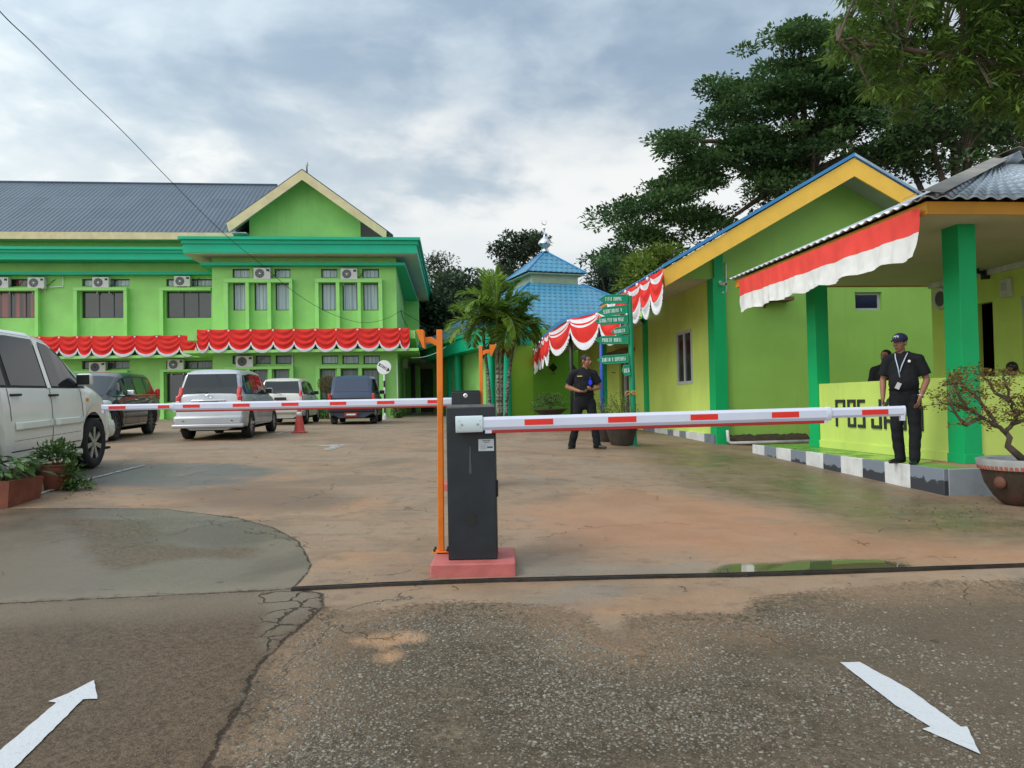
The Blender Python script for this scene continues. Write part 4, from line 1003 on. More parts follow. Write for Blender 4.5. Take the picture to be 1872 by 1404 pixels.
# ------------------------------------------------------------------ long hall with yellow barge boards
M_tilelong = corr_mat('blue corrugated roofing', (.04, .20, .50), (.06, .27, .62), .2, .8, 3.0, .38, rust=.1)
M_zincc = corr_mat('weathered zinc roofing', (.30, .35, .41), (.44, .50, .57), .20, .8, 1.9, .38, metal=.35, rust=.45, rustcol=(.12, .095, .075))
HALL = empty('community_hall', FR.o, FR.a, 'long lime green hall with yellow barge boards and a blue roof edge', 'building')
def build_hall():
    P = lambda a, b, c=0.0: FR.py(a, b, c); D = 16.2; yb = -.95
    ap = P(1560, 290, yb); ev = P(1215, 491, yb); xa, za = ap.x, ap.z; sl = (za - ev.z) / (xa - ev.x); hw = xa - ev.x
    zf = -.45; x1 = xa + (xa - 0.0); soff = P(1250, 510, 0).z
    # gable wall
    wx0, wx1, wz0, wz1 = P(1563, 550).x, P(1612, 550).x, P(1585, 567).z, P(1585, 534).z
    z_e = min(soff + .9, za - sl * (xa - 0) - .1)
    mb = MB(); wall_open(mb, 0, x1, zf, soff, [(wx0, wx1, wz0, wz1)], 0, .16)
    zz = lambda x: za - .10 - abs(x - xa) * sl
    mb.add([(ev.x + .03, 0, soff), (x1 - ev.x - .2, 0, soff), (x1 - ev.x - .2, 0, zz(x1 - ev.x - .2)), (xa, 0, zz(xa)), (ev.x + .03, 0, max(soff + .01, zz(ev.x + .03)))], [(0, 1, 2, 3, 4)])
    mb.build('gable_wall', M_gable, HALL)
    window(HALL, wx0, wx1, wz0, wz1, .08, M_glassblue, M_alu, fw=.055, label='small high window with navy glass')
    # left wall with window, door
    X = lambda a, b: FR.px(a, b, 0.0)
    w1 = (X(1266, 650).y, X(1238, 650).y, X(1252, 702.5).z, X(1252, 604.5).z)
    d1 = (X(1150, 700).y, X(1132, 700).y, -.2, X(1140, 654).z)
    sl_top = soff
    mb = MB(); wall_open(mb, 0, D, zf, sl_top, [w1, d1], 0, .14, axis='y'); mb.build('side_wall', M_lime, HALL)
    f = window(HALL, w1[0], w1[1], w1[2], w1[3], -.02, M_glassdark, M_alu, fw=.075, mull=[(w1[0] + w1[1]) / 2], axis='y', th=.07, label='two-leaf casement window with grey frame')
    mb = MB(); mb.box(.08, .12, d1[0], d1[1], d1[2], d1[3]); mb.build('door', M_glassdark, HALL)
    mb = MB(); dm = (d1[0] + d1[1]) / 2; mb.box(.02, .09, dm - .05, dm + .05, d1[2], d1[3]); mb.build('door_frame', M_alu, HALL)
    mb = MB(); mb.box(-.30, .0, d1[0] - .8, d1[1] + .5, d1[3] + .12, d1[3] + .24); mb.build('door_hood', M_wood, HALL)
    # far end wall and closing walls
    mb = MB(); mb.quad((0, D, zf), (0, D, soff), (x1, D, soff), (x1, D, zf)); mb.quad((x1, 0, zf), (x1, 0, soff), (x1, D, soff), (x1, D, zf)); mb.build('back_wall', M_lime, HALL)
    # pillars
    zt = P(1310, 452, -.12).z
    mb = MB(); a, b = P(1307, 600, -.13).x, P(1328, 600, -.13).x; mb.box(a - .02, b, -.13, .25, zf, soff + .0); mb.box(a + .03, b - .02, -.08, -.002, soff + .001, zz(a + .1) - .02); mb.build('corner_pillar', M_emer, HALL)
    for pxx, w in ((1182, .18), (1107, .16)):
        y = X(pxx, 650).y; mb = MB(); mb.box(-.06, -.001, y - w, y + w, zf, soff - .02); mb.build('pilaster', M_emer, HALL)
    # soffit and eave
    mb = MB(); mb.box(ev.x, 0, .02, 5.2, soff, soff + .03); mb.box(.001, x1, -.05, -.002, soff - .0, soff + .001); mb.build('soffit', M_soffit, HALL)
    mb = MB(); mb.box(ev.x - .03, ev.x + .02, .005, 5.2, soff - .02, ev.z + .0); mb.box(ev.x - .03, ev.x + .02, yb, .0, ev.z - .14, ev.z + .0); mb.build('fascia_board', M_ochre, HALL)
    # roof
    o_ = .06; mb = MB(); n = int(6.2 / .2 * 6); ys = [yb - .05 + (5.3 - yb) * k / 150 for k in range(151)]
    def rs(s, y): return (xa + s * (hw + o_), y, za - (hw + o_) * sl + .05 + .014 * math.sin(y / .2 * 2 * math.pi))
    mb.grid([[rs(-1, y) for y in ys], [(xa, y, za + .05) for y in ys], [rs(1, y) for y in ys]])
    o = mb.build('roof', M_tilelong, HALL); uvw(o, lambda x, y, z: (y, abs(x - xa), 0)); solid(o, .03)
    mb = MB(); ym = 5.3
    mb.add([(xa - hw, ym, za - hw * sl), (xa, ym, za), (xa + hw, ym, za - hw * sl), (0, ym, soff), (x1, ym, soff)], [(0, 1, 2, 4, 3)]); mb.build('rear_gable', M_gable, HALL)
    # lower blue capping strip on the barge
    mb = MB(); bt = .36
    mb.prism([(xa - hw - .03, za - hw * sl - .02), (xa, za + .01), (xa, za + .01 - bt * 1.1), (xa - hw - .03 + .02, za - hw * sl - .02 - bt)], .05, 'y', yb - .03)
    mb.prism([(xa, za + .01), (xa + hw + .03, za - hw * sl - .02), (xa + hw, za - hw * sl - bt), (xa, za + .01 - bt * 1.1)], .05, 'y', yb - .032)
    mb.build('barge_board', M_yellow, HALL)
    mb = MB(); mb.prism([(xa - hw - .05, za - hw * sl + .01), (xa, za + .045), (xa, za + .115), (xa - hw - .05, za - hw * sl + .08)], .10, 'y', yb - .07)
    mb.build('roof_edge', M_blueedge, HALL)
    mb = MB(); mb.prism([(xa, za + .045), (xa + hw + .05, za - hw * sl + .01), (xa + hw + .05, za - hw * sl + .07), (xa, za + .105)], .10, 'y', yb - .07); mb.build('roof_edge', M_zinc, HALL)['label'] = 'grey metal roof edge of the right slope'
    # rake soffits
    mb = MB(); mb.prism([(xa - hw, za - hw * sl - .16), (xa, za - .14), (xa, za - .11), (xa - hw, za - hw * sl - .13)], -yb - .03, 'y', yb + .02)
    mb.prism([(xa, za - .14), (xa + hw, za - hw * sl - .16), (xa + hw, za - hw * sl - .13), (xa, za - .11)], -yb - .03, 'y', yb + .02); mb.build('rake_soffit', paint('grey soffit board', (.36, .42, .38), .7, .05), HALL)
    # painted plinth blocks along the side wall foot
    cols = [M_white_dirty, M_kerbgrey]; y = -.06; k = 1; i = 0
    for w in (.62, 1.3, .5, .5, .5, 1.2, 1.2):
        mb = MB(); zt2 = P(1300, 793, -.05).z; mb.box(-.07, -.001, y, y + w - .002, zf, zt2 - .02); mb.build('plinth_block', cols[k % 2], HALL); k += 1; y += w
    # conduit on the gable
    mb = MB(); q = P(1327, 482, -.05); q2 = P(1327, 534, -.05); q3 = P(1318, 536, -.05)
    mb.tube([(q.x - .03, -.03, q.z), (q.x, -.04, q.z + .02), (q.x, -.04, q2.z + .03), (q2.x - .02, -.05, q2.z), (q3.x, -.16, q3.z)], .018, 8); mb.build('conduit', M_white, HALL, smooth=True)
    mb = MB(); q = P(1418, 548, -.2); mb.box(q.x - .36, q.x + .36, -.35, 0, q.z - .03, q.z + .05); mb.prism([(0, q.z + .05), (-.30, q.z + .05), (0, q.z - .16)], .04, 'x', q.x - .2); mb.build('wall_shelf', M_wood, HALL)
    return soff, xa, za, sl, hw, ev
HH = build_hall()
# security camera on the pillar
q = FR.py(1317, 520, -.15); r = empty('security_camera', FR.wor(q.x, -.13, q.z), FR.a, 'small white security camera on the emerald corner pillar', 'camera')
mb = MB(); mb.lathe([(.035, 0), (.035, -.02), (0, -.021)], 12, (0, 0, .05), 'y'); mb.tube([(0, -.02, .05), (0, -.06, .04), (0, -.09, .0)], .012, 8); mb.build('mount', M_white, r, smooth=True, sharp=40)
mb = MB(); T = Matrix.Translation((0.02, -.10, 0)) @ Matrix.Rotation(R_(25), 4, 'Z') @ Matrix.Rotation(R_(12), 4, 'X'); mb.lathe([(.034, -.10), (.034, .07), (.03, .08), (0, .08)], 16, (0, 0, 0), 'y', M=T); mb.build('body', M_white_dirty, r, smooth=True, sharp=40)
mb = MB(); mb.lathe([(.030, -.102), (.026, -.096), (0, -.095)], 16, (0, 0, 0), 'y', M=T); mb.build('lens', M_glassdark, r, smooth=True)

# ------------------------------------------------------------------ swags on the hall and the veranda
BW = [(0, .09, 0), (.09, .2, 1), (.2, .80, 0), (.80, 1.1, 1)]
def hall_swags():
    ev = HH[5]; z = HH[0] - .0; pts = []
    for pxx in (1216, 1193.5, 1174, 1152, 1132, 1112):
        q = FR.px(pxx, 550, ev.x - .08); pts.append(FR.wor(ev.x - .08, q.y, ev.z - .03))
    swag('swag_banner', 'red and white scalloped bunting under the hall roof edge, right of the green signpost', 'red and white buntings', pts, .42, .80, [M_red, M_whitecl], [(0, .12, 0), (.12, .26, 1), (.26, .82, 0), (.82, 1.1, 1)], .03, .10, out=-FR.e1, ripple=6)
hall_swags()

# ------------------------------------------------------------------ veranda roof running back from the hall
VER = empty('veranda', FR.o, FR.a, 'low veranda with curved blue roof edge on thin posts beside the hall', 'veranda')
def build_veranda():
    zE = 2.95
    def atz(pxx, pyy): # point at eave height
        r = ray(pxx, pyy); t = (zE - CAM.z) / r.z; return CAM + r * t
    ctrl = [atz(1150, 563.5), atz(1120, 567.5), atz(1085, 573.5), atz(1050, 582), atz(1036, 587), atz(1022, 595), atz(1008, 606), atz(996, 618), atz(985, 631), atz(976, 642), atz(968, 652)]
    L = [FR.loc(p) for p in ctrl]; VR = [(p.x, p.y) for p in L]
    # smooth
    def cr(p, n=6):
        out = []
        for i in range(len(p) - 1):
            a = p[max(i - 1, 0)]; b = p[i]; c = p[i + 1]; d = p[min(i + 2, len(p) - 1)]
            for k in range(n):
                t = k / n; out.append(tuple(.5 * ((2 * b[j]) + (-a[j] + c[j]) * t + (2 * a[j] - 5 * b[j] + 4 * c[j] - d[j]) * t * t + (-a[j] + 3 * b[j] - 3 * c[j] + d[j]) * t ** 3) for j in (0, 1)))
        return out + [p[-1]]
    C = cr(VR); mb = MB()
    hh = [.03 + .12 * min(1, i / 40) for i in range(len(C))]
    mb.grid([[(x, y, zE) for x, y in C], [(x, y, zE + h) for (x, y), h in zip(C, hh)]]); mb.build('roof_rim', M_blueedge, VER, smooth=True, sharp=50)
    mb = MB(); mb.grid([[(x, y, zE + h) for (x, y), h in zip(C, hh)], [(-.02, max(y + .15, 5.7), zE + .18 + h * .5) for (x, y), h in zip(C, hh)]]); o = mb.build('veranda_roof', M_bluetile, VER, smooth=True, sharp=50); uvw(o, lambda x, y, z: (y, x, 0))
    mb = MB(); mb.grid([[(x + .01, y + .01, zE - .005) for x, y in C], [(-.02, max(y, 5.6), zE - .0) for x, y in C]]); mb.build('veranda_ceiling', M_soffit, VER)
    for pxx, pyy, m, lab in ((1043, 650, M_frame, 'black post'), (1097.5, 615, M_bluepost, 'blue post')):
        best = min(C, key=lambda c: abs((FR.wor(c[0] + .12, c[1] + .1).x / FR.wor(c[0] + .12, c[1] + .1).y) - ray(pxx, 650).x / ray(pxx, 650).y))
        x, y = best[0] + .12, best[1] + .1; w_ = FR.wor(x, y); mb = MB(); mb.tube([(x, y, float(gz(w_.x, w_.y)) - .1), (x, y, zE)], .055 if m is M_bluepost else .05, 10); p = mb.build('post', m, VER, smooth=True); p['label'] = lab
    return C, zE
VC, VZ = build_veranda()
def veranda_swags():
    def find(pxx):
        r = ray(pxx, 620); return min(range(len(VC)), key=lambda i: abs(FR.wor(*VC[i]).x / FR.wor(*VC[i]).y - r.x / r.y))
    out = -FR.e1 - FR.e2 * .6
    near = [FR.wor(VC[find(p)][0], VC[find(p)][1], VZ + .02) for p in (1138, 1097, 1044.5, 1006)]
    swag('swag_banner', 'red and white scalloped bunting with wide loops on the veranda, left of the green signpost', 'red and white buntings', near, .28, .80, [M_red, M_whitecl], [(0, .10, 0), (.10, .2, 1), (.2, .26, 0), (.26, .34, 1), (.34, .84, 0), (.84, 1.1, 1)], .03, .08, out=out, ripple=3)
    far = [FR.wor(VC[find(p)][0], VC[find(p)][1], VZ + .02) for p in (1006, 999, 992, 986, 980, 975, 969)]
    swag('swag_banner', 'red and white bunting with narrow loops at the far end of the veranda', 'red and white buntings', far, .45, .95, [M_red, M_whitecl], [(0, .10, 0), (.10, .25, 1), (.25, .78, 0), (.78, 1.1, 1)], .05, .10, out=out, ripple=3)
veranda_swags()

# ------------------------------------------------------------------ guard post
POST = empty('guard_post', FR.o, FR.a, 'open-fronted guard post with emerald pillars, lime wall lettered POS JAGA and a zinc hipped roof', 'guard post')
ZP = -.16
def build_post():
    # kerb line and platform
    A = FR.pz(1374, 813, ZP); B = FR.pz(1727, 858.5, ZP); zt_ = 2.92
    K = FR.pz(1374, 813, ZP).x; K = (A.x + B.x) / 2
    y0, y1 = B.y, A.y; xr = K + 6.5; zf = -.75
    mb = MB(); mb.box(K + .06, xr, y0 + .06, y1, zf, ZP - .001)
    def fn(t):
        o = t.obj(); n = t.noise(o, 2.2, 5, .6); wet = t.ss(n, .45, .6)
        c = t.mix(t.ss(t.noise(o, 3, 4, .6), .3, .7), (.12, .30, .05), (.17, .38, .065)); x, y, z = t.xyz(o)
        c = t.mix(t.ss(y * -1 + t.noise(o, 3, 3, .5) * .5, -y0 - 1.3, -y0 - .9) * t.ss(x, K + .3, K + .6), c, (.45, .20, .15))
        return {'Base Color': t.mix(wet * .5, c, (.07, .16, .04)), 'Roughness': t.ss(n, .4, .62, .55, .10)}
    mb.build('platform', new_mat('wet green floor paint', fn, .3), POST)
    # painted kerb, block by block
    edges = [1374, 1397.3, 1419.2, 1445.4, 1473.3, 1504.4, 1536.6, 1575.9, 1616.4, 1662.5, 1727]
    lows = [828, 834, 841, 849, 854, 862, 869, 875, 880, 889, 907]
    ys = [FR.px(e, 840, K).y for e in edges]; ys[0] = y1; ys[-1] = y0
    chip = new_mat('chipped grey kerb paint', lambda t: {'Base Color': t.mix(t.ss(t.xyz(t.obj())[2] * -1 + (t.noise(t.obj(), 7, 4, .6) - .5) * .25, .30, .32), (.19, .22, .27), (.035, .04, .05))}, .55)
    for k in range(10):
        mb = MB(); mb.box(K, K + .058, ys[k + 1] + .0015, ys[k] - .0015, zf, ZP + .004); o = mb.build('kerb_block', M_white_dirty if k % 2 == 0 else chip, POST, bevel=.006)
    mb = MB(); mb.box(K + .0595, K + 1.6, y0 - .002, y0 + .058, zf, ZP + .003); mb.build('kerb_block', paint('pale grey kerb paint', (.30, .34, .38), .55, .1, 4, .2, 50, .3), POST, bevel=.006)
    # pillars: near edge seen at px 1765 / 1497
    def pillar(pxx, pyy, w, d):
        q = FR.pz(pxx, pyy, ZP); mb = MB(); mb.box(q.x, q.x + w, q.y, q.y + d, ZP, zt_); mb.box(q.x - .012, q.x + w + .012, q.y - .012, q.y + d + .012, ZP + .0, ZP + .12); mb.build('pillar', M_emer, POST, bevel=.004); return q
    p1 = pillar(1765, 848, .24, .32); p2 = pillar(1497, 817.5, .24, .32)
    # low walls
    zw = FR.px(1737, 687, p1.x + .03).z; zw = .955
    mb = MB(); mb.box(p1.x + .03, p1.x + .17, p1.y + .321, p2.y - .001, ZP, zw); mb.box(p1.x + .005, p1.x + .03, p1.y + .321, p2.y - .001, ZP, ZP + .13); mb.build('low_wall', M_lime, POST, bevel=.004)
    mb = MB(); mb.box(p1.x + .241, p1.x + 4.2, p1.y + .03, p1.y + .17, ZP, zw); mb.build('low_wall', M_lime, POST, bevel=.004)
    # lettering
    def sy(pxx): return FR.px(pxx, 750, p1.x + .03).y
    lt = MB(); zl0, zl1 = FR.px(1600, 783.5, p1.x).z, FR.px(1600, 730, p1.x).z
    s0, s1 = sy(1529), sy(1690)
    # letters run from the far end towards the viewer
    M = Matrix.Translation((p1.x + .03, s0, zl0)) @ Matrix.Rotation(R_(-90), 4, 'Z')
    word = [('P', 1529, 1546), ('O', 1551, 1565), ('S', 1569, 1582), ('J', 1594, 1612), ('A', 1617, 1634), ('G', 1640, 1657), ('A', 1668, 1688)]
    for ch, a, b in word:
        ya, yb_ = sy(a), sy(b); wd = ya - yb_
        l = MB(); Mx = Matrix.Translation((p1.x + .03, ya, 0)) @ Matrix.Rotation(R_(-90), 4, 'Z')
        text_mb(l, ch, 0, zl0, wd, zl1 - zl0, .050, .018, Mx @ Matrix.Translation((0, -.020, 0))); l.build('letter', M_frame, POST)
    # ceiling, fascia, roof
    E = FR.loc(W(1700, 365, 9.15)); E2 = FR.loc(W(1340, 505, 15.0)); ex = (E.x + E2.x) / 2; ze = E.z; ey0, ey1 = E.y, E2.y; cx = ex + 2 * (FR.py(1822, 296, E.y + 3.2).x - ex)
    mb = MB(); mb.box(ex + .03, cx - .03, ey0 + .03, ey1 - .03, zt_, zt_ + .02); mb.build('ceiling', M_soffit, POST)
    mb = MB(); mb.box(ex, ex + .025, ey0, ey1, zt_ - .02, ze - .02); mb.box(ex + .026, cx, ey0, ey0 + .025, zt_ - .02, ze - .02); mb.box(ex + .026, cx, ey1 - .025, ey1, zt_ - .02, ze - .02); mb.build('fascia_board', M_ochre, POST, bevel=.002)
    w_ = 3.2; zr = FR.py(1822, 296, ey0 + w_).z; o_ = .10; per = .20
    def corrug(a, b, c, d, along, name, mi):
        """sheet between eave a-b and ridge c-d with corrugations running up the slope"""
        n = int((Vector(b) - Vector(a)).length / per * 6); rows = [[], [], []]
        for k in range(n + 1):
            u = k / n; e = Vector(a).lerp(Vector(b), u); r = Vector(c).lerp(Vector(d), u); h = .018 * math.sin(u * n / 6 * 2 * math.pi)
            for j, t in enumerate((0, .5, 1)): rows[j].append(e.lerp(r, t) + Vector((0, 0, h)))
        m = MB(); m.grid(rows); o = m.build('roof', M_zincc, POST, smooth=True); sa = Vector(a); dr = (Vector(b) - sa).normalized()
        uvw(o, lambda x, y, z: ((Vector((x, y, z)) - sa).dot(dr), ((Vector((x, y, z)) - sa) - dr * (Vector((x, y, z)) - sa).dot(dr)).length, mi)); solid(o, .012); return o
    xm = FR.py(1822, 296, ey0 + w_).x
    corrug((ex - o_, ey1 + o_, ze), (ex - o_, ey0 - o_, ze), (xm, ey1 - w_, zr), (xm, ey0 + w_, zr), 1, 'a', 0)
    corrug((ex - o_, ey0 - o_, ze), (cx + o_, ey0 - o_, ze), (xm, ey0 + w_, zr), (xm + .01, ey0 + w_, zr), 1, 'b', 1)
    corrug((cx + o_, ey0 - o_, ze), (cx + o_, ey1 + o_, ze), (xm, ey0 + w_, zr), (xm, ey1 - w_, zr), 1, 'c', 2)
    corrug((cx + o_, ey1 + o_, ze), (ex - o_, ey1 + o_, ze), (xm + .01, ey1 - w_, zr), (xm, ey1 - w_, zr), 1, 'd', 3)
    # hip capping: folded sheet with rust
    def cap(a, b, wd):
        a, b = Vector(a), Vector(b); d = (b - a).normalized(); h = Vector((0, 0, 1)); s = d.cross(h).normalized(); m = MB(); N = 14
        m.grid([[a.lerp(b, k / N) + s * wd * q + Vector((0, 0, z)) for k in range(N + 1)] for q, z in ((-1, -.02 - .0), (0, .045), (1, -.02))]); return m
    M_cap = paint('rusty hip capping', (.27, .25, .22), .6, .25, 3, .3, 30, .45, metal=.2, dirtcol=(.09, .06, .04))
    for a, b in (((ex - o_ - .02, ey0 - o_ - .02, ze + .03), (xm, ey0 + w_, zr + .05)), ((cx + o_, ey0 - o_, ze + .03), (xm, ey0 + w_, zr + .05)), ((xm, ey0 + w_ - .05, zr + .05), (xm, ey1 - w_, zr + .05))):
        o = cap(a, b, .22 if a[0] < xm else .18).build('ridge_cap', M_cap, POST); solid(o, .006)
    # guard room behind the counter
    rc = FR.loc(W(1703, 560, 15.1)); rx = rc.x; D1 = (FR.px(1816, 600, rx).y, FR.px(1783, 600, rx).y)
    mb = MB(); win = (FR.px(1872, 600, rx).y - 1.1, FR.px(1868, 600, rx).y, .95, 2.35)
    wall_open(mb, y0 + .9, rc.y, ZP, zt_, [(D1[0], D1[1], ZP, 2.35), win], rx, .14, axis='y'); mb.quad((rx, rc.y, ZP), (rx, rc.y, zt_), (cx - .3, rc.y, zt_), (cx - .3, rc.y, ZP)); mb.quad((rx, y0 + .9, ZP), (cx - .3, y0 + .9, ZP), (cx - .3, y0 + .9, zt_), (rx, y0 + .9, zt_)); mb.build('room_wall', M_lime, POST)
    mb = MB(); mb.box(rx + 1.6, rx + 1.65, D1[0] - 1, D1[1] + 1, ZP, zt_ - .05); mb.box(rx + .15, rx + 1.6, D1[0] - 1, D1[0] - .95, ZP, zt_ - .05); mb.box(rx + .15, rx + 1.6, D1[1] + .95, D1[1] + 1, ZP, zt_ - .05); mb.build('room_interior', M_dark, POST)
    window(POST, win[0], win[1], win[2], win[3], rx + .02, M_glassdark, M_alu, fw=.05, axis='y', mull=[(win[0] + win[1]) / 2], label='window at the right picture edge')
    mb = MB(); mb.box(rx - .06, rx - .001, y0 + .9, rc.y, zt_ - .10, zt_ - .001); mb.build('ceiling_trim', M_white_dirty, POST)
    return dict(K=K, y0=y0, y1=y1, p1=p1, p2=p2, rx=rx, ex=ex, ze=ze, ey0=ey0, ey1=ey1, zt=zt_)
GP = build_post()
# plain red and white cloth under the zinc eave
def plain_bunting():
    ex, ey0, ey1, ze = GP['ex'], GP['ey0'], GP['ey1'], GP['ze']
    ya = FR.px(1703, 372, ex - .03).y; yb = FR.px(1352, 512, ex - .03).y
    ya = ey0 + .02; yb = ey1 - .35
    N = 150; H = .60; rows = []
    for j in range(17):
        v = j / 16; row = []
        for k in range(N + 1):
            u = k / N; y = ya + (yb - ya) * u
            f = .026 * math.sin(u * 62 + 3.2 * math.sin(u * 9) + v) + .035 * math.sin(u * 23 + 1.0) * v + .02 * mnoise.noise(Vector((u * 70, v * 5, 8))) * v + .018 * mnoise.noise(Vector((u * 30, v * 2, 1)))
            sag = .02 * math.sin(u * 40) + .015 * mnoise.noise(Vector((u * 12, 0, 5)))
            row.append((ex - .05 - .03 * (1 - v) - abs(f) * (.3 + v) - .10 * v * v * (1 - u) , y - .05 * v * (1 if u < .03 else .4), ze - .09 - (H + sag * v) * v))
        rows.append(row)
    mb = MB(); mb.grid(rows, mfun=lambda i, j: 0 if i < 8 else 1)
    M_w2 = paint('off-white banner cloth', (.68, .68, .67), .85, .05, 3, .35, 50, .12, spec=.2); M_r2 = paint('faded red banner cloth', (.74, .07, .055), .8, .08, 3, .3, 60, spec=.2)
    o = mb.build('flag_bunting', [M_r2, M_w2], smooth=True); o.location = FR.o; o.rotation_euler = (0, 0, FR.a)
    tag(o, 'long plain red over white cloth hanging from the zinc eave of the guard post', 'banner')
plain_bunting()
# fans and boxes inside the post
def wall_thing(name, label, cat, pxx, pyy):
    q = FR.px(pxx, pyy, GP['rx']); return empty(name, FR.wor(GP['rx'] - .001, q.y, q.z), FR.a - math.pi / 2, label, cat)
r = wall_thing('exhaust_fan', 'round grey wall fan behind the near emerald pillar of the guard post', 'fan', 1721, 546)
mb = MB(); mb.lathe([(.15, -.03), (.21, -.05), (.22, -.02), (.22, 0)], 24, (0, 0, 0), 'y', caps=False); mb.build('ring', M_white_dirty, r, smooth=True, sharp=50)
mb = MB(); mb.lathe([(.14, -.02), (.14, -.01), (0, -.01)], 24, (0, 0, 0), 'y'); mb.build('hub', M_acg, r)
r = wall_thing('wall_fan', 'black wall fan high beside the guard room door', 'fan', 1806, 500)
mb = MB(); mb.box(-.05, .05, -.10, 0, -.10, .05); mb.tube([(0, -.05, -.02), (0, -.20, .04)], .03, 8); mb.build('mount', M_black, r)
T = Matrix.Translation((0, -.28, .05)) @ Matrix.Rotation(R_(-14), 4, 'X'); mb = MB()
for k in range(5): mb.lathe([(.21 - .035 * k, -.05 - .012 * k), (.216 - .035 * k, -.056 - .012 * k), (.21 - .035 * k, -.062 - .012 * k), (.204 - .035 * k, -.056 - .012 * k), (.21 - .035 * k, -.05 - .012 * k)], 24, (0, 0, 0), 'y', M=T, caps=False)
for k in range(16): a = k * math.pi / 8; mb.tube([T @ Vector((.03 * math.cos(a), -.11, .03 * math.sin(a))), T @ Vector((.21 * math.cos(a), -.056, .21 * math.sin(a))), T @ Vector((.15 * math.cos(a), .04, .15 * math.sin(a)))], .003, 4)
mb.build('cage', M_black, r)
mb = MB()
for k in range(3): mb.prism([(.02, .02), (.17, .07), (.18, -.06), (.02, -.03)], .006, 'y', -.03, None, T @ Matrix.Rotation(k * 2.094, 4, 'Y'))
mb.build('blade', M_frame, r)
r = wall_thing('meter_box', 'small pale box on the guard room wall right of the black fan', 'box', 1843, 527)
mb = MB(); mb.box(-.10, .10, -.08, 0, -.16, .16); mb.build('casing', M_white_dirty, r, bevel=.01); mb = MB(); mb.box(-.07, .07, -.085, -.079, -.04, .1); mb.build('cover', M_alu, r)
# drain pipe lying at the foot of the gable wall and its soil strip
q0 = FR.py(1332, 806, -.35); q1 = FR.py(1482, 806.5, -.35); g0 = FR.wor(q0.x, -.35)
mb = MB(); zz = float(gz(g0.x, g0.y)) + .04; mb.tube([(q0.x, -.30, zz + .28), (q0.x, -.33, zz + .05), (q0.x + .05, -.35, zz), (q1.x, -.35, zz)], .035, 8)
o = mb.build('drain_pipe', M_white_dirty, smooth=True); o.location = FR.o; o.rotation_euler = (0, 0, FR.a); tag(o, 'thin grey pipe lying along the foot of the gable wall between the emerald pillars', 'pipe')
mb = MB(); rows = []
for j, y in enumerate((-.30, -.2, -.1, -.005)):
    rows.append([(q0.x + .05 + (q1.x - q0.x) * k / 30, y, zz - .06 + (.02, .14, .20, .22)[j] + .05 * mnoise.noise(Vector((k * .5, j, 0)))) for k in range(31)])
mb.grid(rows); o = mb.build('soil_bank', M_soil, smooth=True); o.location = FR.o; o.rotation_euler = (0, 0, FR.a); tag(o, 'dark damp soil banked against the gable wall', kind='structure')
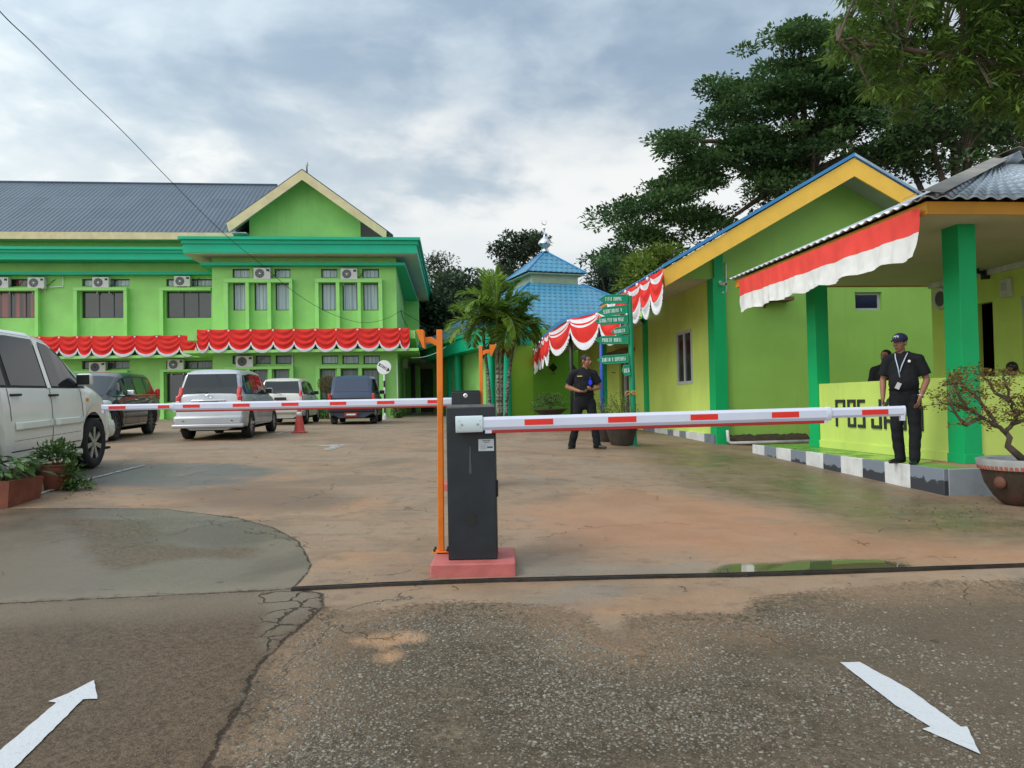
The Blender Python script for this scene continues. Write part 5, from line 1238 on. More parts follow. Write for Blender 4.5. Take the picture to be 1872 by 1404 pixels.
# ------------------------------------------------------------------ prayer hall with two-tier blue tiled roof
MOS = empty('prayer_hall', FM.o, FM.a, 'prayer hall with two-tier blue tiled roof and small silver dome, teal curved canopy', 'building')
def tiled(name, a, b, c, d, parent):
    """tile plane: eave a-b, top d-c"""
    a, b, c, d = map(Vector, (a, b, c, d)); mb = MB(); mb.add([a, b, c, d] if (c - d).length > .01 else [a, b, c], [(0, 1, 2, 3)] if (c - d).length > .01 else [(0, 1, 2)])
    o = mb.build(name, M_bluetile, parent); x = (b - a).normalized(); n = x.cross(d - a).normalized(); y = n.cross(x)
    uvw(o, lambda p, q, r: ((Vector((p, q, r)) - a).dot(x), (Vector((p, q, r)) - a).dot(y), 0)); solid(o, .03)
def build_prayer_hall():
    h1 = 1.72; ze = .74 + 240 * 40 / 1400; za = .74 + 277 * 42.2 / 1400 - .05
    h2 = 6.1; z2 = 3.98; zt2 = 7.0; h2t = 1.55
    for k in range(4):
        M = Matrix.Rotation(k * math.pi / 2, 4, 'Z'); V3 = lambda x, y, z: M @ Vector((x, y, z))
        tiled('upper_roof', V3(-h1, -h1, ze), V3(h1, -h1, ze), V3(0, 0, za), V3(0, 0, za), MOS)
        tiled('lower_roof', V3(-h2, -h2, z2), V3(h2, -h2, z2), V3(h2t, -h2t, zt2), V3(-h2t, -h2t, zt2), MOS)
        mb = MB(); mb.tube([V3(h1, -h1, ze + .03), V3(0, 0, za + .03)], .05, 6); mb.tube([V3(h2, -h2, z2 + .03), V3(h2t, -h2t, zt2 + .03)], .06, 6); mb.build('hip_tile', M_blueedge, MOS)
    mb = MB(); mb.box(-1.35, 1.35, -1.35, 1.35, zt2 - .5, ze - .02); mb.box(-h1 + .1, h1 - .1, -h1 + .1, h1 - .1, ze - .10, ze - .03); mb.build('lantern_wall', paint('pale green trim', (.42, .52, .38), .7, .1, 2, .1, 30, .3), MOS)
    mb = MB(); r = .32
    prof = [(.20, 0), (.24, .02), (.24, .10), (.17, .14), (.17, .22), (.26, .30), (.33, .40), (.35, .50), (.31, .62), (.20, .74), (.09, .84), (.04, .92), (.03, 1.25), (.07, 1.32), (.03, 1.38), (.015, 1.5)]
    mb.lathe(prof, 20, (0, 0, za - .05)); d = mb.build('dome', M_chrome, MOS, smooth=True, sharp=50)
    mb = MB(); z0 = za + 1.62
    pts = [(.14 * math.cos(t), 0, z0 + .14 * math.sin(t)) for t in [R_(120 + k * 30) for k in range(11)]]; mb.tube(pts, [.005 + .02 * math.sin(math.pi * k / 10) for k in range(11)], 6); mb.tube([(0, 0, za + 1.42), (0, 0, z0 - .13)], .015, 6); mb.build('crescent', M_chrome, d)
    # eave boards
    mb = MB(); band(mb, [(-h2, -h2), (h2, -h2), (h2, h2), (-h2, h2), (-h2, -h2)], [(-1, -1), (1, -1), (1, 1), (-1, 1), (-1, -1)], [(-.1, z2 - .16), (.0, z2 - .16), (.0, z2 - .01), (-.1, z2 - .01)]); mb.build('eave_board', M_teal, MOS)
    mb = MB(); mb.box(-5.2, 5.2, -5.0, 5.0, -.2, z2 - .02); mb.build('hall_wall', M_green_side, MOS)
build_prayer_hall()
# front wing of the hall: three wall faces, diamond openings, curved teal canopy on columns
ANX = empty('prayer_hall_wing', (0, 0, 0), 0, 'green front wing of the prayer hall under a curved teal canopy with round columns', 'building')
def build_annex():
    pts = [W(934, 700, 32.3), W(975, 700, 32.9), W(1003, 700, 33.4), W(1062, 700, 34.2)]; z0, z1 = -.1, 3.9
    mats = [M_lime, M_green, M_green]
    mm = [paint('wing wall lit tone', (.30, .60, .06), .6, .05, 1.2, .15, 40, .06), paint('wing wall shaded tone', (.20, .50, .045), .6, .05, 1.2, .15, 40, .06), None]; mm[2] = mm[1]  # light and shade put into the green: faces turned away are painted darker
    for k, (a, b) in enumerate(zip(pts[:-1], pts[1:])):
        mb = MB(); d = (b - a); d.z = 0; n = Vector((-d.y, d.x, 0)).normalized() * .2; mb.prism([(a.x, a.y), (b.x, b.y), (b.x + n.x, b.y + n.y), (a.x + n.x, a.y + n.y)], z1 - z0, 'z', z0); mb.build('wall', mm[k], ANX)
    for pxx, pyy in ((1011, 672), (1047, 674.5)):
        a, b = pts[2], pts[3]; d = (b - a).normalized(); d.z = 0; r = ray(pxx, pyy); n = Vector((-d.y, d.x, 0)).normalized(); t = (a - CAM).dot(n) / r.dot(n); c = CAM + r * t; mb = MB(); s = .21
        P = [c + d * s, c + Vector((0, 0, s)), c - d * s, c - Vector((0, 0, s))]; mb.add([p - n * .02 for p in P] + [p + n * .05 for p in P], [(0, 1, 2, 3), (0, 4, 5, 1), (1, 5, 6, 2), (2, 6, 7, 3), (3, 7, 4, 0)]); mb.build('diamond_window', M_glassdark, ANX)
    # canopy fascia: curve in plan
    ctl = [(770, 662, 46.0), (788, 657, 42.6), (812.5, 651, 40.0), (828, 646.5, 38.0), (844.6, 642, 36.4), (873, 634.5, 34.2), (900, 630, 32.9), (926.5, 626.6, 31.8)]
    P = [W(a, b, c) for a, b, c in ctl]; zb, zt = 3.18, 4.06
    q = []
    for i in range(len(P) - 1):
        for k in range(5): q.append(P[i].lerp(P[i + 1], k / 5))
    q.append(P[-1]); end = W(985, 620, 33.2); mb = MB()
    back = lambda p: Vector((p.x + 1.6, p.y + 3.2, 0))
    rows = [[(p.x + .6, p.y + 1.5, zb) for p in q], [(p.x, p.y, zb) for p in q], [(p.x, p.y, zt) for p in q], [(p.x + .15, p.y + .3, zt) for p in q], [(p.x + .7, p.y + 1.6, zt - .05) for p in q]]
    mb.grid(rows); mb.build('canopy', M_teal, ANX, smooth=True, sharp=35)
    mb = MB(); e = q[-1]; mb.prism([(e.x, e.y), (end.x, end.y), (end.x + .2, end.y + .6), (e.x + .5, e.y + 1.2)], zt - zb, 'z', zb + .002); mb.build('canopy_return', M_teal, ANX)
    mb = MB(); mb.grid([[(p.x + .1, p.y + .1, zb + .05) for p in q], [(p.x + 3.2, p.y + 4.0, zb + .05) for p in q]]); mb.build('canopy_ceiling', M_soffit, ANX)
    for pxx, Y, r in ((926.5, 32.2, .20), (898, 34.0, .18), (837, 39.0, .17), (823, 41.5, .17)):
        c = W(pxx, 700, Y); mb = MB(); mb.lathe([(r, -.1), (r, zb + .04)], 20, (c.x, c.y, 0)); mb.build('column', M_teal, ANX, smooth=True, sharp=60)
    # inner wall behind the columns
    a, b = W(843, 700, 40.5), W(936, 700, 36.5); d = (b - a).normalized(); d.z = 0; n = Vector((-d.y, d.x, 0))
    mb = MB(); M = Matrix.Translation((a.x, a.y, 0)) @ Matrix.Rotation(math.atan2(d.y, d.x), 4, 'Z'); L = (b - a).length
    def at(pxx, pyy=700): r = ray(pxx, pyy); t = (Vector((a.x, a.y, 0)) - CAM).dot(n) / r.dot(n); c = CAM + r * t; return (c - Vector((a.x, a.y, 0))).dot(d), c.z
    o1 = (at(859)[0], at(876)[0], .05, at(868, 666)[1]); o2 = (at(904)[0], at(919)[0], .05, 2.9)
    s = MB(); wall_open(s, 0, L, -.1, 3.9, [o1, o2], 0, .15); ob = s.build('inner_wall', mm[0], ANX); ob.matrix_local = M
    s = MB(); s.box(o1[0], (o1[0] + o1[1]) / 2 - .06, .05, .09, o1[2], o1[3]); s.box((o1[0] + o1[1]) / 2, o1[1], .06, .10, o1[2], o1[3]); ob = s.build('double_door', paint('brown door', (.06, .025, .015), .5), ANX); ob.matrix_local = M
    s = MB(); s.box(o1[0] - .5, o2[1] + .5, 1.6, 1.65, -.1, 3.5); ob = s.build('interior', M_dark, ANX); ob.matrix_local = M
build_annex()
# covered passage between the office and the prayer hall
PAS = empty('covered_passage', (0, 0, 0), 0, 'dark covered passage between the office and the prayer hall', 'building')
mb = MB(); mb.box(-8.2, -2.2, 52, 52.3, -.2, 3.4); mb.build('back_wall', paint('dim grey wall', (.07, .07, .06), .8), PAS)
mb = MB(); mb.box(-8.2, -3.2, 44.5, 52.3, 3.1, 3.35); mb.build('roof_slab', M_conc, PAS)
mb = MB(); mb.box(-6.0, -5.2, 51.9, 51.98, 1.0, 2.1); mb.build('window', M_glassdark, PAS)
mb = MB(); mb.box(-8.0, -2.4, 44.5, 45.0, -.05, .22); mb.build('step', M_conc, PAS)
for x in (-5.9, -3.4):
    mb = MB(); mb.box(x, x + .25, 44.6, 44.85, -.1, 3.1); mb.build('post', paint('dim post', (.05, .06, .05), .8), PAS)
# ------------------------------------------------------------------ trees
def inpoly(poly, x, y):
    c = False; n = len(poly)
    for i in range(n):
        ax, ay = poly[i]; bx, by = poly[(i + 1) % n]
        if (ay > y) != (by > y) and x < (bx - ax) * (y - ay) / (by - ay + 1e-12) + ax: c = not c
    return c
L_dark = leaf_mat('dark broad leaf', (.016, .045, .016), (.10, .18, .05), .42, .3)
L_far = leaf_mat('far tree leaf', (.022, .042, .026), (.085, .125, .065), .6, .15)
L_mango = leaf_mat('long drooping leaf', (.022, .055, .012), (.13, .215, .036), .4, .4)
L_bright = leaf_mat('yellow green leaf', (.07, .13, .02), (.24, .30, .05), .45, .3)
L_palm = leaf_mat('palm leaflet', (.045, .13, .022), (.24, .36, .055), .38, .4)
L_bush = leaf_mat('clipped bush leaf', (.05, .06, .02), (.20, .15, .05), .6, .2)
L_pot = leaf_mat('potted plant leaf', (.02, .06, .015), (.12, .22, .05), .4, .25)
L_gold = leaf_mat('bonsai leaf', (.09, .06, .015), (.36, .26, .05), .5, .3)
def pads_mesh(pads, n_leaf, size, mat, parent, name='crown', tintf=None):
    Ps, Ds, Us, Ls, Ws, T = [], [], [], [], [], []
    for (c, r, up) in pads:
        n = int(n_leaf * rng.uniform(.7, 1.3)); d = rand_dirs(n, -.7, 1.0); rad = rng.random(n) ** .45
        p = np.array(c)[None] + d * rad[:, None] * np.array(r)[None]; out = d * np.array([1, 1, .35])[None] + rng.normal(0, .5, (n, 3)) + np.array([0, 0, .12])
        Ps.append(p); Ds.append(out); Us.append(rng.normal(0, .35, (n, 3)) + np.array([0, 0, 1.0])); Ls.append(size * rng.uniform(.6, 1.25, n)); Ws.append(size * rng.uniform(.35, .62, n))
        base = rng.uniform(.15, .75); T.append(np.clip(base + rng.normal(0, .18, n), 0, 1))
    P, D, U, L, Wd, T = map(np.concatenate, (Ps, Ds, Us, Ls, Ws, T))
    return leaf_mesh(name, leaf_arrays(P, D, U, L, Wd), mat, parent, T)
def wood(pads, base, height, r0, parent, nl=9, mat=M_bark, lean=(0, 0), twigs=True):
    """tapered trunk, limbs to spread pads and twigs to the rest"""
    b = Vector(base); cs = [Vector(p[0]) for p in pads]; mb = MB(); top = Vector((b.x + lean[0], b.y + lean[1], b.z + height))
    tp = [b.lerp(top, k / 6) + Vector((mnoise.noise(Vector((k, b.x, 0))) * .15, mnoise.noise(Vector((k, 0, b.y))) * .15, 0)) * (k > 0) for k in range(7)]
    mb.tube(tp, [r0 * (1.35 if k == 0 else 1 - .09 * k) for k in range(7)], 10); seeds = [cs[0]] if cs else []
    while len(seeds) < min(nl, len(cs)): seeds.append(max(cs, key=lambda c: min((c - s).length for s in seeds)))
    nodes = []
    for s in seeds:
        k0 = random.choice((3, 4, 5, 6)); a = tp[k0]; m1 = a.lerp(s, .35) + Vector((0, 0, .12 * (s - a).length)); m2 = a.lerp(s, .7) + Vector((random.uniform(-.3, .3), random.uniform(-.3, .3), .08 * (s - a).length))
        pts = []
        for i in range(9):
            t = i / 8; q = a * (1 - t) ** 3 + m1 * 3 * t * (1 - t) ** 2 + m2 * 3 * t * t * (1 - t) + s * t ** 3; pts.append(q); nodes.append(q)
        mb.tube(pts, [r0 * .5 * (1 - .82 * i / 8) for i in range(9)], 7)
    if twigs:
        for c in cs:
            a = min(nodes, key=lambda q: (q - c).length); m_ = a.lerp(c, .5) + Vector((0, 0, .1)); mb.tube([a, m_, c], [r0 * .10, r0 * .07, r0 * .03], 4, caps=False)
    return mb.build('trunk', mat, parent, smooth=True)
def tree_from(name, label, polys, Y, dY, n, pad, n_leaf, size, mat, base_px, r0, group='trees', height=None, edge_small=True, gap=.0, tier=False):
    base = W(base_px, 700, Y); base.z = float(gz(base.x, base.y)) - .1; root = empty(name, base, 0, label, 'tree', group); pads = []; tries = 0
    while len(pads) < n and tries < n * 60:
        tries += 1; poly = random.choice(polys) if len(polys) > 1 and random.random() < .5 else polys[0]
        xs = [p[0] for p in poly]; ys = [p[1] for p in poly]; x, y = random.uniform(min(xs), max(xs)), random.uniform(min(ys), max(ys))
        if not inpoly(poly, x, y): continue
        if gap and mnoise.noise(Vector((x / 60 + 3.7, y / 34 + 1.3, Y))) > gap: continue
        y = y + 5 * math.sin(x / 37.0) if tier else y
        y_ = Y + random.uniform(-dY, dY); c = W(x, y, y_) - base; s = random.uniform(.7, 1.25); pads.append(((c.x, c.y, c.z), (pad[0] * s, pad[0] * s, pad[1] * s), 1))
    pads_mesh(pads, n_leaf, size, mat, root)
    zs = sorted(p[0][2] for p in pads); wood(pads, (0, 0, 0), height or zs[len(zs) // 4], r0, root, nl=min(14, max(5, n // 12)), twigs=n < 400)
    return root
big = [(1068, 402), (1095, 392), (1130, 378), (1178, 366), (1182, 338), (1215, 335), (1250, 318), (1240, 290), (1208, 252), (1250, 240), (1290, 215), (1320, 200), (1345, 185), (1275, 168), (1300, 150), (1345, 132), (1365, 105), (1350, 85), (1400, 78), (1408, 48), (1455, 42), (1500, 48), (1560, 60), (1640, 130), (1700, 230), (1690, 290), (1640, 300), (1610, 310), (1560, 300), (1450, 350), (1320, 420), (1200, 480), (1140, 520), (1085, 475), (1120, 450), (1150, 420), (1090, 412)]
tree_from('shade_tree', 'huge dark green tree with tiered spreading branches rising behind the lime hall', [big], 27.5, 3.2, 540, (.72, .20), 150, .19, L_dark, 1490, .38, gap=.24)
tree_from('shade_tree', 'dark tree behind the zinc roofed guard post, sky showing through it', [[(1600, 170), (1880, 150), (1960, 200), (1960, 330), (1800, 300), (1720, 330), (1640, 320), (1700, 285), (1640, 262), (1600, 230)]], 25, 3.0, 170, (.8, .30), 110, .20, L_dark, 1760, .30, gap=.15)
tree_from('leafy_tree', 'yellow-green leafy tree just above the blue roof edge of the lime hall', [[(1138, 536), (1142, 500), (1165, 470), (1200, 455), (1240, 445), (1230, 470), (1180, 515)]], 24, .8, 26, (.50, .35), 150, .16, L_bright, 1175, .12)
tree_from('background_tree', 'tall dark tree with clumped crown behind the silver dome', [[(903, 462), (915, 440), (935, 432), (945, 440), (962, 424), (980, 425), (1000, 435), (992, 460), (970, 470), (948, 478), (940, 500), (930, 540), (905, 510), (925, 480)]], 62, 2.0, 36, (.8, .6), 130, .36, L_far, 938, .35)
tree_from('background_tree', 'dark rounded tree beyond the passage, left of the palms', [[(795, 530), (805, 515), (830, 504), (862, 508), (882, 524), (905, 516), (925, 520), (925, 570), (880, 640), (782, 640)]], 58, 4.0, 130, (1.3, .8), 150, .38, L_far, 840, .5)
tree_from('background_tree', 'very dark trees close behind the right end of the office', [[(762, 575), (780, 540), (800, 530), (850, 555), (860, 610), (838, 668), (752, 668)]], 54, 2.0, 90, (1.4, 1.0), 180, .38, L_far, 800, .45)
tree_from('background_tree', 'thin leafed pale tree top between the office and the rounded tree', [[(778, 500), (783, 476), (800, 470), (822, 478), (815, 500), (790, 520)]], 66, 2.0, 22, (1.0, .8), 40, .30, L_far, 800, .2)
tree_from('background_tree', 'dark foliage between the tiled roof and the big tree', [[(1085, 520), (1095, 490), (1130, 480), (1160, 505), (1150, 560), (1100, 545)]], 48, 2.0, 40, (1.0, .8), 150, .32, L_far, 1120, .3)
# near tree, whose trunk stands outside the frame on the right
def near_tree():
    base = Vector((8.9, 8.2, -.4)); root = empty('overhanging_tree', base, 0, 'tree with long drooping leaves overhanging the top right corner', 'tree', 'trees')
    poly = [(1490, 118), (1512, 78), (1535, 60), (1530, 20), (1560, -60), (1960, -120), (1990, 210), (1872, 232), (1840, 190), (1800, 205), (1760, 165), (1722, 182), (1700, 150), (1668, 190), (1645, 214), (1618, 172), (1592, 205), (1574, 150), (1600, 118), (1560, 122), (1530, 100), (1500, 130)]
    tw = []; mb = MB()
    for _ in range(2600):
        x, y = random.uniform(1485, 1990), random.uniform(-120, 235)
        if not inpoly(poly, x, y): continue
        if x < 1800 and mnoise.noise(Vector((x / 40, y / 34, 2))) > .20: continue
        tw.append(W(x, y, random.uniform(6.6, 9.2)) - base)
    Ps, Ds, Us, Ls, Ws, T = [], [], [], [], [], []
    for p in tw:
        n = random.randint(13, 22); a = rng.uniform(0, 6.28, n); d = np.stack([np.cos(a), np.sin(a), rng.uniform(-1.3, .05, n)], 1)
        Ps.append(np.array(p)[None] + rng.normal(0, .035, (n, 3))); Ds.append(d); Us.append(rng.normal(0, .3, (n, 3)) + np.array([0, 0, 1.])); L = rng.uniform(.07, .155, n); Ls.append(L); Ws.append(L * rng.uniform(.17, .26, n)); T.append(np.clip(rng.uniform(.1, .9) + rng.normal(0, .15, n), 0, 1))
    P, D, U, L, Wd, T = map(np.concatenate, (Ps, Ds, Us, Ls, Ws, T)); leaf_mesh('crown', leaf_arrays(P, D, U, L, Wd, .15), L_mango, root, T)
    pads = [((p.x, p.y, p.z), 0, 0) for p in random.sample(tw, min(230, len(tw)))]; wood(pads, (0, 0, 0), 3.6, .17, root, nl=7, lean=(-.3, 0))
near_tree()

# ------------------------------------------------------------------ palms
M_palmbark = new_mat('palm trunk', lambda t: (lambda z, n: {'Base Color': t.mix(t.ss(n, .44, .54), t.mix(t.ss(z + n * .6, 2.0, 2.6), (.36, .36, .32), (.13, .11, .07)), (.06, .05, .035)), 'Normal': t.bump(t.m('SINE', z * 60), .3, .01)})(t.xyz(t.obj())[2], t.noise(t.vm('MULTIPLY', t.obj(), (1, 1, 2.2)), 9, 4, .7)), .8)
M_shaft = paint('palm crownshaft', (.16, .22, .05), .5, .15, 4)
def frond(root, o, yaw, pitch, L, droop, tint, n=40):
    pts = []; p = Vector(o); d = Vector((math.cos(yaw) * math.cos(pitch), math.sin(yaw) * math.cos(pitch), math.sin(pitch))); N = 12; st = L / N
    for i in range(N + 1):
        pts.append(p.copy()); p = p + d * st; d = (d + Vector((0, 0, -droop / N * (.5 + i / N * 1.3)))).normalized()
    mb = MB(); mb.tube(pts, [.016 * (1 - .8 * i / N) + .003 for i in range(N + 1)], 5, caps=False)
    Ps, Ds, Us, Ls, Ws = [], [], [], [], []
    for k in range(n):
        t = .12 + .88 * k / (n - 1); f = t * N; i = min(int(f), N - 1); q = pts[i].lerp(pts[i + 1], f - i); dr = (pts[i + 1] - pts[i]).normalized(); s = dr.cross(Vector((0, 0, 1)));
        s = s.normalized() if s.length > .05 else Vector((-math.sin(yaw), math.cos(yaw), 0)); ll = L * .36 * math.sin(math.pi * min(.97, .20 + .70 * t)) + .08
        for sg in (-1, 1):
            v = (s * sg * 1.0 + dr * (.5 + .9 * t) + Vector((0, 0, .28 - .75 * random.random()))); Ps.append(q[:]); Ds.append(v[:]); Us.append((Vector((0, 0, 1)) + dr * .2)[:]); Ls.append(ll * random.uniform(.85, 1.1)); Ws.append(.095 * random.uniform(.8, 1.2))
    v = leaf_arrays(*(np.array(a) for a in (Ps, Ds, Us, Ls, Ws)), .12); n_ = len(Ps); ob = leaf_mesh('frond', v, L_palm, root, np.clip(tint + rng.normal(0, .1, n_), 0, 1))
    r = mb.build('rachis', M_shaft, ob, smooth=True); return ob
def palm(base, top, Y, hshaft, nfr, seed, label, L=1.7, spread=1.0):
    random.seed(seed); b = W(*base, Y); t = W(*top, Y); b.z = float(gz(b.x, b.y)) - .05; root = empty('palm_tree', b, 0, label, 'palm', 'slender palms in front of the prayer hall')
    e = t - b; mb = MB(); pts = []
    for k in range(9):
        u = k / 8; pts.append(Vector((e.x * u * u * .8 + e.x * .2 * u, e.y * u, e.z * u)))
    mb.tube(pts, [.075 - .025 * k / 8 for k in range(9)], 10); mb.build('trunk', M_palmbark, root, smooth=True)
    c = pts[-1]; mb = MB(); mb.tube([c - Vector((0, 0, .05)), c + Vector((0, 0, .15)), c + Vector((0, 0, hshaft))], [.055, .075, .04], 10); mb.build('crownshaft', M_shaft, root, smooth=True)
    o = c + Vector((0, 0, hshaft))
    for k in range(nfr):
        yaw = k * 2.399 + random.uniform(-.3, .3); pit = R_(82 - 84 * (k / nfr) + random.uniform(-8, 8)); frond(root, o, yaw, pit, L * random.uniform(.85, 1.1), 1.5 + .8 * random.random(), random.choice((.25, .45, .6, .8)))
    return root, o
r1, _ = palm((897, 760), (884, 622), 29.2, .35, 9, 1, 'leftmost palm, its trunk leaning left, front of the teal canopy', 1.85)
r2, o2 = palm((911, 762), (909, 600), 28.6, .5, 12, 2, 'tallest palm in the middle of the cluster, straight mottled trunk', 2.0)
r3, _ = palm((916.5, 762), (921, 612), 29.6, .4, 9, 3, 'palm with brown trunk tight beside the tallest palm', 1.9)
r4, _ = palm((925, 762), (939, 632), 29.0, .35, 10, 4, 'rightmost palm, its pale trunk leaning right', 1.85)
mb = MB(); random.seed(9)
for k in range(46):
    a = random.uniform(0, 6.28); l = random.uniform(.2, .5); p = Vector((.1 * math.cos(a), .1 * math.sin(a), -.2)); mb.tube([Vector((0, 0, -.1)) , p + Vector((math.cos(a) * l * .4, math.sin(a) * l * .4, -l * .3)), p + Vector((math.cos(a) * l * .5, math.sin(a) * l * .5, -l))], .012, 4)
ob = mb.build('fruit_cluster', paint('red brown palm fruit', (.28, .07, .03), .7), r3); ob.location = Vector((.15, -.2, 3.1))

# ------------------------------------------------------------------ bushes and potted plants
def leafball(parent, c, r, n, size, mat, name='foliage', zmin=-.6, spiky=.5, shell=.35):
    d = rand_dirs(n, zmin, 1); rad = rng.random(n) ** shell; P = np.array(c)[None] + d * rad[:, None] * np.array(r)[None]
    return leaf_mesh(name, leaf_arrays(P, d + rng.normal(0, spiky, (n, 3)), rng.normal(0, .4, (n, 3)) + [0, 0, 1.], size * rng.uniform(.6, 1.3, n), size * rng.uniform(.3, .55, n)), mat, parent, np.clip(rng.normal(.5, .25, n), 0, 1))
def bush(pxx, pyy, Y, r, label, n=1400, size=.07, mat=L_bush, stem=.5):
    c = W(pxx, pyy, Y); g = float(gz(c.x, c.y)); root = empty('bush', (c.x, c.y, g), 0, label, 'bush'); leafball(root, (0, 0, c.z - g), (r, r, r * .95), n, size, mat, zmin=-1)
    mb = MB()
    for k in range(3): mb.tube([(.04 * k, 0, -.05), (.03 * math.cos(k * 2), .04 * math.sin(k * 2), (c.z - g) * .5), (r * .5 * math.cos(k * 2.1), r * .5 * math.sin(k * 2.1), c.z - g)], [.035, .03, .012], 6)
    mb.build('stem', M_bark, root, smooth=True); return root
bush(598, 703, 33.0, .40, 'round clipped brown-green bush between the white car and the blue car', 2600, .06)
bush(728, 752, 33.6, .32, 'small green shrub at the office corner beside the striped sign pole', 900, .10, L_pot)
bush(588, 757, 33.2, .28, 'low green shrub on the kerb behind the white car', 600, .10, L_pot)
def bowl_pot(name, label, x, y, z, prof, mat, sx=1):
    root = empty(name, (x, y, z), 0, label, 'plant pot'); mb = MB(); mb.lathe(prof, 36, (0, 0, 0)); mb.build('pot', mat, root, smooth=True, sharp=45); return root
# bonsai pot beside the guard post
def big_pot():
    x, y = 5.62, 8.38; z = float(gz(x, y)); root = empty('bonsai_pot', (x, y, z), 0, 'large ribbed terracotta pot with pale rim and a bare-branched bonsai beside the guard post kerb', 'potted tree'); prof = [(.22, 0), (.26, .02), (.34, .10), (.42, .24), (.45, .36), (.46, .40)]
    M_pot = new_mat('weathered terracotta', lambda t: (lambda o, n, n2: {'Base Color': t.mix(t.ss(n, .36, .52) * .92, (.085, .04, .028), t.mix(n2, (.018, .014, .010), (.06, .04, .025))), 'Normal': t.bump(n2, .4, .01)})(t.obj(), t.noise(t.vm('MULTIPLY', t.obj(), (1, 1, .4)), 5, 5, .65), t.noise(t.obj(), 30, 4, .7)), .8)
    mb = MB(); mb.lathe(prof, 48); mb.build('bowl', M_pot, root, smooth=True, sharp=50)
    mb = MB(); N = 60; vs = []
    for k in range(N):
        a = 2 * math.pi * k / N; a2 = a + 2 * math.pi / N * .62; mb.prism([(.455 * math.cos(a), .455 * math.sin(a)), (.487 * math.cos(a), .487 * math.sin(a)), (.487 * math.cos(a2), .487 * math.sin(a2)), (.455 * math.cos(a2), .455 * math.sin(a2))], .085, 'z', .40)
    mb.build('rib_band', paint('terracotta ribs', (.33, .10, .065), .7, .2, 6, .3), root)
    mb = MB(); mb.lathe([(.44, .40), (.475, .40), (.50, .485), (.50, .505), (.46, .515), (.38, .505), (.37, .45)], 48); mb.build('rim', paint('grey pot rim', (.36, .37, .37), .6, .12, 4, .15, 60, .5), root, smooth=True, sharp=40)
    for a in (R_(200), R_(262)):
        mb = MB(); T = Matrix.Translation((.43 * math.cos(a), .43 * math.sin(a), .27)) @ Matrix.Rotation(a, 4, 'Z'); mb.lathe([(.07, 0), (.065, .02), (.03, .035), (0, .038)], 16, (0, 0, 0), 'x', M=T); mb.build('medallion', paint('terracotta medallion', (.14, .055, .035), .7), root, smooth=True)
    mb = MB(); mb.lathe([(.375, .46), (.2, .47), (0, .475)], 32); mb.build('soil', M_soil, root)
    # trunk and branches from the photo's silhouette, at this depth with spread
    def Q(a, b, dy=0.0): p = W(a, b, y + dy); return Vector((p.x - x, p.y - y, p.z - z))
    mb = MB(); random.seed(4)
    mb.tube([Vector((0.0, 0, .44)), Q(1842, 815), Q(1846, 800), Q(1838, 790)], [.045, .036, .032, .03], 8)
    br = [[(1838, 790, 0), (1822, 778, -.05), (1796, 764, -.1), (1770, 750, -.1), (1745, 742, -.05), (1718, 735, 0)], [(1796, 764, -.1), (1765, 777, -.2), (1740, 745, -.22), (1735, 722, -.2)], [(1822, 778, -.05), (1800, 745, .1), (1780, 720, .2), (1750, 700, .2), (1722, 705, .2)], [(1838, 790, 0), (1850, 775, .05), (1858, 760, .05), (1848, 735, 0), (1840, 705, -.05), (1835, 680, 0)], [(1858, 760, .05), (1872, 750, .1), (1895, 720, .15), (1905, 690, .1)], [(1850, 775, .05), (1875, 768, -.1), (1900, 755, -.15)], [(1770, 750, -.1), (1755, 725, -.1), (1745, 702, -.05)], [(1848, 735, 0), (1820, 720, .1), (1805, 695, .15), (1790, 680, .2)]]
    tips = []
    for b in br:
        P = [Q(a, c, d) for a, c, d in b]; m = []
        for i in range(len(P) - 1):
            for k in range(3): m.append(P[i].lerp(P[i + 1], k / 3) + Vector((random.uniform(-.012, .012), random.uniform(-.012, .012), random.uniform(-.008, .008))))
        m.append(P[-1]); n = len(m); mb.tube(m, [.022 * (1 - .8 * k / n) + .003 for k in range(n)], 6)
        for k in range(3, n):
            for _ in range(3):
                d = Vector((random.uniform(-1, 1), random.uniform(-1, 1), random.uniform(-.2, 1))).normalized() * random.uniform(.08, .26); e = m[k] + d; mb.tube([m[k], m[k] + d * .5 + Vector((0, 0, .01)), e], .003, 4, caps=False); tips.append(e); tips.append(m[k] + d * .6)
    mb.build('trunk', M_bark, root, smooth=True); Ps = []
    for t in tips:
        for _ in range(random.randint(3, 8)): Ps.append((t + Vector((random.gauss(0, .03), random.gauss(0, .03), random.gauss(0, .02))))[:])
    n = len(Ps); leaf_mesh('foliage', leaf_arrays(np.array(Ps), rand_dirs(n, -.6, .8), rng.normal(0, .5, (n, 3)) + [0, 0, 1.], rng.uniform(.022, .050, n), rng.uniform(.014, .030, n)), L_gold, root, rng.random(n) ** 1.5)
big_pot()
